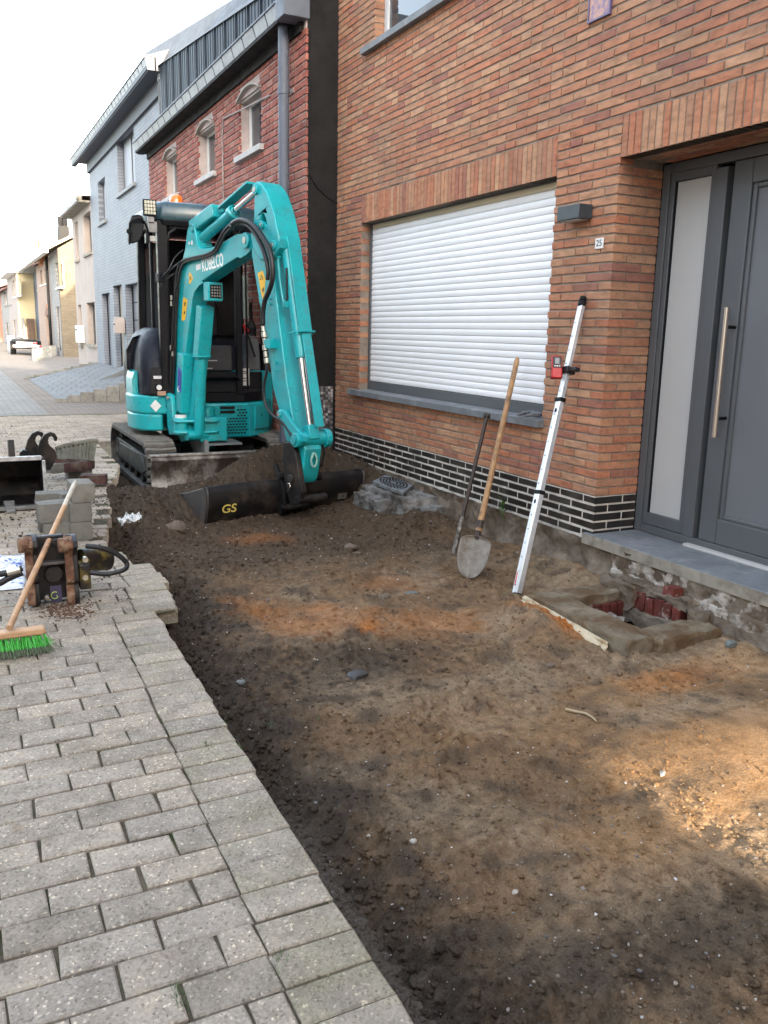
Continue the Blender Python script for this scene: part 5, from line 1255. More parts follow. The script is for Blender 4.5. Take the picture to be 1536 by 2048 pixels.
# mirror
mo = lambda x, y, d=8.62: atY(x, y, d)
pts = [mo(257, 474), mo(259, 445), mo(264, 431), mo(276, 428), mo(286, 433), mo(289, 444), mo(285, 470), mo(279, 482), mo(266, 487), mo(257, 482)]
b = B(); b.prism(pts, (0, .05, 0)); mir = b.build('mirror', M_cabb, exc, bevel=.006, seg=2)
cen_ = sum(pts)/len(pts); b = B(); b.prism([cen_+(p-cen_)*.84+np.array([0, -.004, 0]) for p in pts], (0, .006, 0)); b.build('mirror_face', simple('mirror_back', (.012, .015, .018), .6, bmp=0, spec=.2), mir)
b = B(); b.tube([mo(259, 464, 8.60), mo(260, 446, 8.58), mo(266, 438, 8.57), mo(278, 437, 8.57), mo(289, 444, 8.6), mo(295, 458, 8.64), mo(297, 475, 8.68)], .011, 8); b.build('mirror_arm', M_cabb, mir)
b = B(); b.cyl(mo(259, 463, 8.59), mo(259, 463, 8.56), .028, 14); b.cyl(mo(259, 463, 8.585), mo(259, 489, 8.585), .010, 8); b.build('mirror_knuckle', M_cabb, mir)
b = B(); a, c_ = mo(291, 466, 8.64), mo(298, 487, 8.64); b.box(a[0], c_[0], 8.62, 8.70, c_[2], a[2]); b.build('indicator_box', M_cabb, mir, bevel=.006)
b = B(); a, c_ = mo(300, 471, 8.645), mo(313, 484, 8.645); b.box(a[0], c_[0], 8.655, 8.67, c_[2], a[2]); b.build('mirror_bracket', simple('pale_bracket', (.40, .40, .38), .5), mir, bevel=.01)
# interior: seat, levers, console
b = B(); b.prism([(2.22, 9.55, 1.10), (2.72, 9.55, 1.10), (2.70, 9.70, 1.95), (2.62, 9.74, 2.12), (2.34, 9.74, 2.12), (2.24, 9.70, 1.95)], (0, .10, 0)); b.box(2.22, 2.72, 9.10, 9.60, .98, 1.12); b.build('seat', M_dark, exc, bevel=.03, seg=3)
b = B(); b.box(2.20, 2.74, 9.12, 9.66, .74, .98); b.build('seat_box', M_cabb, exc, bevel=.01)
b = B(); b.box(2.02, 2.62, 8.78, 8.86, .95, 1.22); b.build('dashboard', simple('dark_dash', (.035, .037, .042), .5), cab, bevel=.02)
for i, (x0_, x1_, z) in enumerate(((2.15, 2.45, 1.06), (2.10, 2.2, .98), (2.3, 2.4, .98))):
    b = B(); b.box(x0_, x1_, 8.774, 8.778, z, z+.010); b.build('panel_strip', M_whst, cab, smooth=0)
b = B(); b.prism([(2.80, 9.0, .95), (3.0, 9.0, .95), (2.98, 9.0, 1.28), (2.86, 9.0, 1.34)], (0, .35, 0)); cons = b.build('side_console', simple('grey_console', (.075, .08, .09), .55), exc, bevel=.015)
b = B(); b.lathe([(.055, 0), (.05, .05), (.056, .07), (.045, .11), (.03, .16)], (2.91, 9.05, 1.32), 14); b.tube([(2.91, 9.05, 1.45), (2.90, 9.04, 1.60), (2.89, 9.0, 1.66)], .02, 8); b.build('joystick', M_dark, cons)
b = B(); b.tube([(2.80, 8.92, 1.42), (2.81, 8.92, 1.38), (2.90, 8.9, 1.1)], .012, 8); b.build('lock_lever', M_dark, cons)
b = B(); b.cyl((2.795, 8.92, 1.44), (2.82, 8.92, 1.36), .022, 10); b.build('red_grip', simple('red_plastic', (.60, .02, .02), .4, bmp=0), cons)
b = B(); b.tube([(2.83, 9.0, 1.95), (2.835, 9.0, 1.5)], .03, 10); b.build('grey_pole', simple('grey_green_tube', (.22, .27, .25), .5, bmp=0), cons)
b = B(); b.box(2.74, 3.0, 8.96, 9.3, .745, .94); fb = b.build('fuse_box', M_cabb, cab, bevel=.01)
a, c_ = atY(483, 737, 8.95), atY(499, 771, 8.95); b = B(); b.box(a[0], c_[0], 8.95, 8.957, c_[2], a[2]); b.build('info_label', M_whst, fb, smooth=0)
for t in (.25, .4, .7, .8): 
    b = B(); b.box(a[0]+.012, c_[0]-.03, 8.948, 8.950, c_[2]+(a[2]-c_[2])*t, c_[2]+(a[2]-c_[2])*t+.008); b.build('label_print', M_black, fb, smooth=0)
b = B(); b.prism([(x, y, .742) for x, y in ((2.76, 8.76), (2.90, 8.86), (3.02, 9.03), (3.04, 9.3), (2.76, 9.3))], (0, 0, .012)); b.build('floor_mat', M_rubber, cab, smooth=0)
# pedals / levers left of the seat
for x_, z_ in ((2.02, 1.95), (2.10, 1.75)):
    b = B(); b.tube([(x_, 9.05, 1.1), (x_-.01, 9.0, z_)], .008, 6); b.build('travel_lever', M_dark, exc)
# ---- swing bracket and boom
b = B()
sb0 = PL(338, 868, .0); 
b.prism([(1.90, 8.33, .365), (2.30, 8.30, .365), (2.44, 8.44, .365), (2.44, 8.75, .365), (2.0, 8.75, .365), (1.89, 8.50, .365)], (0, 0, .03))
b.prism([(1.90, 8.33, .475), (2.30, 8.30, .475), (2.44, 8.44, .475), (2.44, 8.75, .475), (2.0, 8.75, .475), (1.89, 8.50, .475)], (0, 0, .03))
b.cyl((1.97, 8.42, .35), (1.97, 8.42, .52), .075, 20); b.box(2.14, 2.42, 8.34, 8.74, .28, .52)
swb = b.build('swing_bracket', M_teal, exc, bevel=.012)
b = B(); b.cyl((2.28, 8.60, .18), (2.28, 8.60, .60), .085, 20); b.build('swing_pin', M_teal, swb, bevel=.006)
b = B(); b.cyl((1.97, 8.42, .51), (1.97, 8.42, .545), .055, 18); b.build('pin_cap', M_whst, swb)
b = B(); b.beam((1.97, 8.42, .42), (2.15, 9.0, .35), .07, .07); b.build('swing_cylinder', M_chrome, swb)
boom_px = [(352, 862), (346, 825), (344, 774), (351, 668), (360, 537), (369.5, 500), (374, 462), (378, 450), (383, 446), (388, 450), (390.5, 462), (392, 478), (396, 492), (403, 498), (420, 496), (433, 491), (450, 482), (462, 474), (473, 468), (483, 467), (495, 467.5), (503, 471), (508, 479), (506, 492), (499, 503), (491, 511), (481, 517), (474, 515), (450, 530), (404, 562), (394, 574), (386, 594), (379, 643), (371, 704), (364, 770), (372, 840), (378, 880), (362, 884)]
BW = .155
eye = [(382, 452), (385.5, 454), (387, 460), (385, 466), (381, 466), (379.5, 460), (380, 455)]
boom = pxprism('boom', boom_px, BW/2, BW, M_teal, exc, bevel=.008, holes=[eye])
for (cx, cy, rr) in ((495, 481, .045), ):
    p = PL(cx, cy, BW/2); b = B(); b.cyl(p+NL*.03, p-NL*(BW+.03), rr+.02, 24); b.build('boom_boss', M_teal, boom, bevel=.004)
    b = B(); b.cyl(p+NL*.036, p-NL*(BW+.036), rr*.62, 20); b.build('pivot_pin', M_fit, boom)
# boss under the ear for arm cylinder foot
pf = PL(384, 460, 0)
# reinforcement strip along the bend
pxprism('boom_rib', [(379, 595), (386, 580), (398, 566), (404, 562), (406, 566), (398, 571), (389, 583), (384, 600)], BW/2+.004, .008, M_teal, boom, bevel=.002)
# lettering on the boom side
def onface(px, py, off=BW/2): return PL(px, py, off)
t0, t1 = onface(404, 541, BW/2+.001), onface(446, 528.5, BW/2+.001); rv_ = t1-t0; Lt = np.linalg.norm(rv_); upv = onface(404, 518)-onface(404, 541)
M_wpr = simple('white_lettering', (.78, .80, .78), .4, bmp=0, var=.02)
to = text('KOBELCO', .12, M_wpr, 'lettering', boom, (t0+t1)/2+np.array([0, 0, 0])+upv*.36, rv_, upv-rv_*(upv@rv_)/(rv_@rv_), ext=.0006, bold=.0022, loose=1.0)
xs_ = [v.co for v in to.data.vertices]; rn = Vector(rv_).normalized(); wd = max(v.dot(rn) for v in xs_)-min(v.dot(rn) for v in xs_); 
un = Vector(upv-rv_*(upv@rv_)/(rv_@rv_)).normalized(); ht = max(v.dot(un) for v in xs_)-min(v.dot(un) for v in xs_); sx = Lt/wd; sy_ = .115/ht
for v in to.data.vertices:
    a = v.co.dot(rn); c_ = v.co.dot(un); d_ = v.co-rn*a-un*c_; v.co = rn*a*sx+un*c_*sy_+d_
def sticker(name, pts, mat, parent, off=BW/2+.0015, th=.0012): return pxprism(name, pts, off, th, mat, parent, bevel=0, smooth=0)
sticker('logo_box', [(391.5, 530), (401, 527.5), (401.5, 538), (392.5, 541)], M_whst, boom)
sticker('warning_label', [(378, 546), (380.5, 545), (386, 556), (380, 568.5), (377.8, 567)], M_yelst, boom)
sticker('warning_label', [(366, 597), (368, 594), (375.5, 600), (370, 640), (364.5, 642), (363, 636)], M_yelst, boom)
for a_ in ([(367, 628), (370.5, 627.5), (369, 621)], [(369, 604), (371, 604), (370.5, 612), (368.5, 612)]): sticker('warning_print', a_, M_black, boom, BW/2+.003, .001)
sticker('warning_print', [(379.5, 552), (383, 556.5), (379.5, 561)], M_black, boom, BW/2+.003, .001); sticker('warning_print', [(380.3, 555), (381.6, 556.5), (380.3, 558.5)], M_yelst, boom, BW/2+.0042, .001)
# serial letters on the ear
sticker('machine_number', [(376, 484), (378, 483), (380.5, 486), (378, 490), (376.5, 489)], M_whst, boom); sticker('machine_number', [(382, 481), (385, 481), (385.5, 489), (382, 490)], M_whst, boom)
# boom cylinder (in front of the boom) with box guard
def PF(px, py, fwd=.18, off=0.0):     # point on the centre plane (offset off towards the left)
    return PL(px, py, off)
ct, cbm = PL(392, 600, -.02), PL(392, 868, -.02)
ct = PL(407, 612, -.01); cb2 = PL(398, 868, -.01)
b = B(); b.cyl(cb2, cb2+(ct-cb2)*.62, .052, 20); bcyl = b.build('boom_cylinder', M_teal, exc)
b = B(); b.cyl(cb2+(ct-cb2)*.6, ct, .026, 16); b.build('piston_rod', M_chrome, bcyl)
p1, p2 = PL(409, 612, -.01), PL(401, 716, -.01)
b = B(); b.beam(p1+EB*.02, p2+EB*.02, .135, .11, up=EB); b.build('rod_guard', M_teal, bcyl, bevel=.006)
p1, p2 = PL(403, 716, -.01), PL(391, 845, -.01)
b = B(); b.beam(p1+EB*.0, p2+EB*.0, .115, .09, up=EB); b.build('barrel_guard', M_teal, bcyl, bevel=.02, seg=3)
pc = PL(402, 713, -.01); b = B(); b.tube([pc+NL*.09+EB*.0, pc+NL*.07+EB*.07, pc+EB*.09, pc-NL*.07+EB*.07, pc-NL*.09], .008, 8); b.lathe([(.06, -.012), (.07, -.01), (.07, .01), (.06, .012)], pc, 20, (ct-cb2)); b.build('clamp', M_teal, bcyl)
pc = PL(394, 870, 0); b = B(); b.cyl(pc+NL*.11, pc-NL*.11, .05, 20); b.build('boom_foot_pin', M_teal, bcyl)
# box cover on the lower boom with blue sticker
cov = [(346.5, 704), (346, 826), (347, 840), (370, 843), (378, 712), (361, 698)]
pA = PL(362, 771, .055)
b = B(); P3 = [PL(349, 706, .1), PL(349, 825, .1)]
cA, cB_ = PL(361, 706, .06), PL(358, 822, .06)
b.beam(cA+EB*.13, cB_+EB*.13, .135, .12, up=EB); cvr = b.build('hose_box', M_teal, exc, bevel=.008)
dz_ = cB_-cA; fc = lambda t, lat, o_: cA+EB*(.13)+dz_*t+NL*o_+EB*lat
b = B(); b.prism([fc(.22, -.03, .0685), fc(.30, .05, .0685), fc(.66, .05, .0685), fc(.62, -.03, .0685)], NL*.0015); b.build('blue_sticker', simple('violet_blue_sticker', (.045, .05, .30), .4, bmp=0, var=.5, scale=30), cvr, smooth=0)
b = B(); cc2 = fc(.60, .0, .071); b.tube([cc2+dz_/np.linalg.norm(dz_)*.028*math.sin(a)+EB*.018*math.cos(a) for a in np.linspace(.6, 5.2, 12)], .004, 6); b.build('g_mark', simple('pale_mark', (.55, .72, .60), .4, bmp=0), cvr)
# vertical ear left of the boom foot
pxprism('bracket_ear', [(327, 792), (334, 786), (341, 790), (343, 800), (346, 850), (352, 868), (338, 870), (334, 850), (332, 810)], .16, .05, M_teal, swb, bevel=.01)
b = B(); p = PL(334, 796, .17); b.cyl(p, p-NL*.2, .022, 14); b.build('ear_pin', M_fit, swb)
b = B(); b.box(1.80, 1.88, 8.63, 8.66, .725, .765); b.build('brown_connector', simple('rusty_connector', (.35, .22, .15), .7), swb, smooth=0)
# boom lamp under the bend
a = PL(413, 566, .02); c_ = PL(442, 603, .02)
bx = [PL(413, 566), PL(441, 565), PL(440, 603), PL(412, 600)]
cen_ = sum(bx)/4; b = B(); b.obox(cen_, NL, EB, (0, 0, 1), .075, .05, .085); blp = b.build('boom_lamp_box', M_teal, boom, bevel=.008)
b = B(); b.obox(cen_+EB*.052, NL, EB, (0, 0, 1), .058, .004, .060); b.build('lamp_face', M_dark, blp, bevel=.006)
for i in range(4):
    for j in range(4):
        p = cen_+EB*.056-NL*(.039-.026*i)+np.array([0, 0, .039-.026*j]); b = B(); b.cyl(p, p+EB*.004, .009, 8); b.build('led_cell', simple('dim_led', (.22, .22, .20), .25, bmp=0) if 'dim_led' not in bpy.data.materials else bpy.data.materials['dim_led'], blp)
# arm cylinder: from the boom ear to the arm head
ca, cbx, cd = PL(398, 478, -.0), PL(455, 437, 0), PL(514, 374, 0)
b = B(); b.cyl(PL(404, 478), PL(468, 424), .048, 20); acyl = b.build('arm_cylinder', M_teal, exc)
b = B(); b.cyl(PL(462, 428), PL(516, 381), .026, 16); b.build('piston_rod', M_chrome, acyl)
g0, g1 = PL(394, 468, 0), PL(440, 434, 0); b = B(); gu = np.cross(NL, g1-g0); gu /= np.linalg.norm(gu); gu = gu if gu[2] > 0 else -gu
b.beam(g0+gu*.055, g1+gu*.055, .15, .115, up=gu); b.build('cylinder_cover', M_teal, acyl, bevel=.012)
g0, g1 = PL(446, 431, 0), PL(505, 380, 0); b = B(); b.beam(g0+gu*.06, g1+gu*.06, .10, .02, up=gu); b.build('rod_guard', M_teal, acyl, bevel=.004)
b = B(); b.lathe([(.05, -.03), (.062, -.025), (.062, .025), (.05, .03)], PL(466, 425), 20, (PL(516, 381)-PL(462, 428))); b.obox(PL(446, 418), NL, (0, 0, 1), EB, .03, .03, .03); b.build('clamp', M_teal, acyl, bevel=.004)
# ---- arm
head_px = [(508.8, 376), (510, 366), (514, 361.5), (522, 367), (533, 384), (541, 407), (548, 431), (553, 457), (558, 478), (557, 495), (549.5, 511), (540, 500), (534, 470), (527, 455), (520, 458), (503, 457), (507.5, 438)]
hole = [(523, 424), (527, 428), (532, 440), (533.5, 450), (529, 447), (524, 449), (519, 453), (520, 440)]
HW = .205
head = pxprism('arm_head', [(508.8, 376), (510, 366), (514, 361.5), (522, 367), (533, 384), (541, 407), (548, 431), (553, 457), (558, 478), (557, 495), (549.5, 511), (538, 520), (520, 520), (506, 500), (501, 470), (503, 457), (507.5, 438)], HW/2, HW, M_teal, exc, bevel=.010, holes=[hole])
for (cx, cy, rr) in ((512.5, 379, .028), (547.5, 491, .030), (525, 450, .02)):
    p = PL(cx, cy, HW/2); b = B(); b.cyl(p+NL*.018, p-NL*(HW+.018), rr+.012, 20); b.build('head_boss', M_teal, head, bevel=.003)
    b = B(); b.cyl(p+NL*.024, p-NL*(HW+.024), rr*.7, 16); b.build('pin', M_fit, head)
# dark plate stands in for the shaded opening in the head's outer face
q0, q1 = PL(542, 415, 0), PL(552, 455, 0); d_ = q1-q0; nn_ = np.cross(NL, d_); nn_ /= np.linalg.norm(nn_); nn_ = nn_ if nn_@EB > 0 else -nn_
b = B(); b.beam(q0+nn_*.013, q1+nn_*.013, .085, .012, up=nn_); b.build('dark_opening_plate', M_dark, head, bevel=.004)
AW = .15
arm_px = [(502, 470), (530, 466), (549, 500), (547, 550), (551, 595), (562, 679), (573, 767), (584, 832), (593, 884), (573, 884), (560, 830), (546, 778), (528, 643), (518, 606), (511, 559), (503, 510)]
arm = pxprism('arm', arm_px, AW/2, AW, M_teal, exc, bevel=.010)
sticker('warning_label', [(515, 546), (525.5, 541), (531, 560), (528, 590), (525, 598), (521, 580)], M_yelst, arm, AW/2+.0015)
sticker('warning_print', [(519.5, 560), (526.5, 558), (522, 549)], M_black, arm, AW/2+.003, .001); sticker('warning_print', [(520.8, 558.5), (525, 557.5), (522, 552)], M_yelst, arm, AW/2+.0042, .001)
sticker('warning_print', [(524, 581), (526.5, 574), (528, 576), (526.5, 586)], M_black, arm, AW/2+.003, .001)
for (x_, y_) in ((541, 597), (541, 608), (554, 726), (555, 742), (594, 820), (547, 678)):
    p = PL(x_, y_, AW/2); b = B(); b.cyl(p, p+NL*.012, .011, 10); b.build('bolt_head', M_teal, arm)
p = PL(541, 688, AW/2+.03); b = B(); b.obox(p, NL, EB, (0, 0, 1), .035, .05, .035); b.build('hose_bracket', M_teal, arm, bevel=.004)
# bucket cylinder along the outer side of the arm
k0, k1 = PL(572, 486, 0), PL(623, 868, 0)
ax_ = (k1-k0); La = np.linalg.norm(ax_); ax_ /= La; fo = np.cross(NL, ax_); fo = fo if fo@EB > 0 else -fo
b = B(); b.cyl(k0+ax_*.02, k0+ax_*La*.60, .046, 20); kc = b.build('bucket_cylinder', M_teal, exc)
b = B(); b.cyl(k0+ax_*La*.58, k1, .024, 16); b.build('piston_rod', M_chrome, kc)
b = B(); b.beam(k0-ax_*.03+fo*.062-NL*.03, k0+ax_*La*.48+fo*.062-NL*.03, .12, .022, up=fo); b.build('rod_guard', M_teal, kc, bevel=.004)
b = B(); b.beam(k0+ax_*La*.482+fo*.066-NL*.032, k0+ax_*La*.97+fo*.062-NL*.045, .085, .016, up=fo); b.build('rod_guard', M_teal, kc, bevel=.003)
b = B(); b.cyl(k0-ax_*.01+NL*.07, k0-ax_*.01-NL*.10, .035, 18); b.build('cylinder_pin', M_fit, kc)
pc = k0+ax_*La*.475; b = B(); b.tube([pc+NL*.085, pc+NL*.07+fo*.07, pc+fo*.095, pc-NL*.10+fo*.09, pc-NL*.13], .008, 8); b.build('clamp', M_teal, kc)
b = B(); b.tube([PL(549, 513, .06)+fo*.05, PL(553, 560, .06)+fo*.05, PL(559, 600, .055)+fo*.05, PL(562, 612, .05)+fo*.05], [.012]*4, 8); b.build('steel_pipe', M_teal, kc)
for x_, y_ in ((549, 514), (565, 612)):
    p = PL(x_, y_, .06)+fo*.05; b = B(); b.obox(p, NL, EB, (0, 0, 1), .022, .022, .026); b.build('pipe_block', M_teal, kc, bevel=.004)
b = B(); b.tube([PL(564, 612, .06)+fo*.05, PL(567, 600, .05)+fo*.06, PL(565, 540, .05)+fo*.06], .009, 8); b.build('hose', M_hose, kc)
# links
lk = pxprism('tipping_link', [(553, 824), (558, 819), (568, 822), (583, 846), (600, 866), (612, 872), (612, 884), (598, 884), (578, 862), (566, 844), (556, 838)], .13, .035, M_teal, exc, bevel=.006)
pxprism('link_plate', [(553, 824), (558, 819), (568, 822), (583, 846), (600, 866), (612, 872), (612, 884), (598, 884), (578, 862), (566, 844), (556, 838)], -.10, .035, M_teal, lk, bevel=.006)
for (x_, y_, r2) in ((557, 829, .03), ):
    p = PL(x_, y_, .14); b = B(); b.cyl(p, p-NL*.28, r2, 18); b.build('link_pin', M_teal, lk, bevel=.004); b = B(); b.cyl(p+NL*.006, p-NL*.286, r2*.55, 14); b.build('pin', M_fit, lk)
pm = PL(621, 878, 0); b = B(); b.cyl(pm+NL*.155, pm-NL*.14, .058, 24); b.cyl(pm-NL*.12, pm-NL*.17, .078, 24); bp_ = b.build('link_hub', M_teal, exc, bevel=.006)
b = B(); b.cyl(pm+NL*.157, pm+NL*.172, .034, 18); b.build('pin', M_teal, bp_); b = B(); b.obox(pm+ax_*(-.05)+fo*.02, NL, ax_, fo, .05, .06, .05); b.build('rod_eye', M_teal, bp_, bevel=.008)
nose = pxprism('coupler_body', [(592, 888), (607, 888), (610, 900), (605, 940), (602, 958), (597, 968), (589, 962), (588, 905)], .085, .165, M_teal, exc, bevel=.012)
p = PL(628, 920, .0)+EB*.0; b = B(); ring = [p+NL*.028*math.sin(a)*(1 if math.cos(a) < .3 else .75)+np.array([0, 0, .055*math.cos(a)]) for a in np.linspace(0, 2*math.pi, 20)]; b.tube(ring, .010, 8); b.build('lifting_eye', simple('worn_teal_ring', (.20, .40, .36), .5), nose)
cpl = pxprism('quick_coupler', [(566, 884), (582, 884), (590, 905), (599, 960), (604, 985), (596, 1008), (580, 1010), (572, 980), (563, 920)], .135, .05, M_bkt, exc, bevel=.008)
pxprism('coupler_plate', [(566, 884), (582, 884), (590, 905), (599, 960), (604, 985), (596, 1008), (580, 1010), (572, 980), (563, 920)], -.075, .05, M_bkt, cpl, bevel=.008)
p = PL(579, 958, .15); b = B(); b.cyl(p, p-NL*.30, .036, 20); b.build('coupler_pin', M_under, cpl, bevel=.004)
p = PL(594, 1000, .14); b = B(); b.cyl(p, p-NL*.28, .034, 20); b.build('coupler_pin', M_under, cpl, bevel=.004)
pxprism('chrome_chip', [(574, 967), (579, 966), (580, 975), (576, 986), (573, 983)], .150, .01, M_chrome, cpl, bevel=.002)
# ---- hoses
def hose(pts, r_=.014, par=exc, off=0.1, mat=M_hose, name='hose', sm=6):
    P = [PL(x, y, o_ if o_ is not None else off) for (x, y, o_) in [(q+(None,))[:3] if len(q) == 2 else q for q in pts]]
    # catmull-rom
    out = []
    for i in range(len(P)-1):
        p0, p1, p2, p3 = P[max(i-1, 0)], P[i], P[i+1], P[min(i+2, len(P)-1)]
        for k in range(sm):
            t = k/sm; out.append(.5*((2*p1)+(-p0+p2)*t+(2*p0-5*p1+4*p2-p3)*t*t+(-p0+3*p1-3*p2+p3)*t**3))
    out.append(P[-1]); b = B(); b.tube(out, r_, 8); return b.build(name, mat, par, smooth=60)
hose([(340, 812), (344, 760), (346, 700), (348, 640), (351, 590), (355, 545), (364, 523), (385, 516), (410, 510), (428, 501), (437, 483), (449, 462), (462, 449), (475, 442), (490, 441)], .014, off=.105)
hose([(344, 815), (347, 760), (350, 700), (352, 640), (355, 590), (359, 550), (368, 527), (390, 519), (415, 513), (432, 503), (441, 487), (452, 467), (464, 455)], .013, off=.10)
hose([(464, 448), (478, 440), (496, 443), (512, 456), (526, 476), (539, 500), (545, 530), (545, 557), (538, 582), (530, 600), (526, 625), (526, 648)], .021, off=.145)
hose([(462, 454), (476, 447), (494, 450), (508, 464), (520, 485), (530, 510), (536, 540), (535, 560)], .018, off=.125)
hose([(469, 462), (474, 452), (486, 447), (500, 453)], .013, off=.09); hose([(480, 466), (484, 456), (492, 450), (503, 456)], .013, off=.07); hose([(455, 470), (462, 458), (472, 450), (484, 449)], .013, off=.08)
hose([(534, 722), (533, 745), (529, 765), (528, 790), (533, 813), (548, 832), (560, 840), (572, 853), (583, 872), (590, 895)], .013, off=.125)
hose([(357, 560), (350, 590), (346, 640), (343, 700), (341, 770)], .009, off=.13)
hose([(322, 556, .3), (335, 545, .26), (352, 530, .2), (360, 524, .14)], .010); hose([(322, 556, .3), (337, 540, .26), (350, 515, .2), (366, 500, .14)], .006); hose([(318, 575, .3), (332, 560, .26), (347, 548, .2), (356, 545, .14)], .006)
hose([(645, 892, -.10), (648, 905, -.12), (644, 925, -.13), (635, 940, -.12)], .009)
# couplings (knurled silver)
prev = None
for i, (x_, y_) in enumerate([(526, 652), (528, 664), (529, 677), (530, 690), (531, 703), (533, 716)]):
    p = PL(x_, y_, .125); p2 = PL(x_+1.1, y_+10.5, .125); b = B(); b.cyl(p, p2, .024 if i % 2 else .018, 12); b.build('hose_coupling', M_fit, arm)
for (x_, y_) in ((342, 700), (345, 712), (343, 600), (343, 612)):
    p = PL(x_, y_, .12); b = B(); b.cyl(p, p+np.array([0, 0, .045]), .012, 8); b.build('hose_coupling', M_fit, boom)
b = B(); b.obox(PL(320, 556, .3), NL, EB, (0, 0, 1), .03, .04, .04); b.build('hose_clip', M_cabb, exc, bevel=.006)
# ---- ditching bucket
PS = R(6.5); BA = np.array([math.cos(PS), math.sin(PS), .034]); BA /= np.linalg.norm(BA); BF = np.array([math.sin(PS), -math.cos(PS), 0])
BO = np.array([1.742, 6.70, -.17])       # lower front corner, left end
sec = [(-.50, .16), (-.53, .10), (-.50, -.01), (-.40, -.10), (-.24, -.135), (-.08, -.10), (.00, .00), (.045, .14), (.055, .25), (.03, .292), (-.005, .30), (-.03, .285)]
def bk(t, u, z): return BO+BA*t+BF*u+np.array([0, 0, z])
bkt = empty('x', (0, 0, 0)); bpy.data.objects.remove(bkt)
LB = 1.50; b = B(); nB = 10; inner = [(u*.93-.012, z*.93+.012) for u, z in sec]
vs = [bk(LB*i/nB, u, z) for i in range(nB+1) for u, z in sec]+[bk(LB*i/nB, u, z) for i in range(nB+1) for u, z in inner]
m_ = len(sec); o_ = (nB+1)*m_; fs = []
for i in range(nB):
    for j in range(m_-1): fs += [(i*m_+j, i*m_+j+1, (i+1)*m_+j+1, (i+1)*m_+j), (o_+i*m_+j+1, o_+i*m_+j, o_+(i+1)*m_+j, o_+(i+1)*m_+j+1)]
    for j in (0, m_-1): fs.append((i*m_+j, (i+1)*m_+j, o_+(i+1)*m_+j, o_+i*m_+j))
for i in (0, nB):
    for j in range(m_-1): fs.append((i*m_+j, i*m_+j+1, o_+i*m_+j+1, o_+i*m_+j))
b.add(vs, fs); bucket = b.build('ditching_bucket', M_bkt, exc, smooth=50)
for t in (0.0, LB-.02):
    b = B(); b.prism([bk(t, u*1.02, z) for u, z in sec]+[], BA*.02); b.build('end_plate', simple('grey_end_plate', (.06, .056, .055), .5, var=.3, dirt=(.11, .09, .075), dscale=9) if 'grey_end_plate' not in bpy.data.materials else bpy.data.materials['grey_end_plate'], bucket, bevel=.004)
b = B(); b.beam(bk(0, -.51, .15), bk(LB, -.51, .15), .09, .02, up=(0, 0, 1)); b.build('cutting_edge', M_bkt, bucket, bevel=.003)
for t in (.66, .84, ):
    b = B(); b.prism([bk(t, u, z) for u, z in ((.05, .30), (.10, .22), (.11, .05), (.05, -.02), (.0, .0), (.02, .28), (-.12, .40), (-.05, .42))], BA*.03); b.build('hanger_ear', M_bkt, bucket, bevel=.004)
b = B(); b.cyl(bk(.64, .085, .06), bk(.90, .085, .06), .028, 14); b.cyl(bk(.64, .05, .33), bk(.90, .05, .33), .028, 14); b.build('hanger_pin', M_under, bucket)
M_yp = simple('yellow_marker', (.62, .50, .12), .7, bmp=0, var=.2)
fn = lambda t, z: bk(t, .0+(.045/.14)*z+.003, z)
w1_, w2_ = fn(.165, .085), fn(.40, .085); upq = fn(.2, .13)-fn(.2, .05)
text('GS', .11, M_yp, 'painted_mark', bucket, (fn(.20, .10)), BA, upq, ext=.0008, bold=.001)
b = B(); b.prism([fn(1.235, .105), fn(1.325, .105), fn(1.325, .05), fn(1.235, .05)], BF*.003); lbp = b.build('rating_plate', M_fit, bucket, smooth=0)
text('12', .04, M_black, 'plate_print', lbp, fn(1.28, .078)+BF*.004, BA, upq, ext=.0005)
# soil lying in the bucket and before the blade
def heap(name, c0, du, dv, nu, nv, hfn, parent=None, kind='stuff'):
    U, V_ = np.meshgrid(np.linspace(0, 1, nu), np.linspace(0, 1, nv)); P_ = c0[None]+U.ravel()[:, None]*du+V_.ravel()[:, None]*dv
    P_[:, 2] += hfn(U.ravel(), V_.ravel(), P_)
    i_ = (np.arange(nv-1)[:, None]*nu+np.arange(nu-1)[None, :]).ravel(); F_ = np.c_[i_, i_+1, i_+nu+1, i_+nu]
    col = np.array([.085, .062, .042])*(1+.5*fbm(P_*9, 3))[:, None]; col = np.clip(col+np.array([.05, .035, .01])*np.clip(fbm(P_*4+3, 3), 0, 1)[:, None], .01, .5)
    return mesh_np(name, P_, F_, M_soil, parent, loc=WLOC[parent.name] if parent is not None else (0, 0, 0), col=col, kind=kind)
heap('bucket_soil', bk(.02, -.50, .10), BA*(LB-.04), BF*.50+np.array([0, 0, .10]), 260, 90, lambda u, v, P: .07*np.sin(np.pi*np.clip(v, 0, 1))*(.5+.5*fbm(np.c_[u*5, v*2, u*0], 3)+.3)+.016*(1-np.clip(worley2(P[:, 0]*26, P[:, 1]*26)*1.5, 0, 1)**2)+.008*fbm(P*40, 2), bucket)
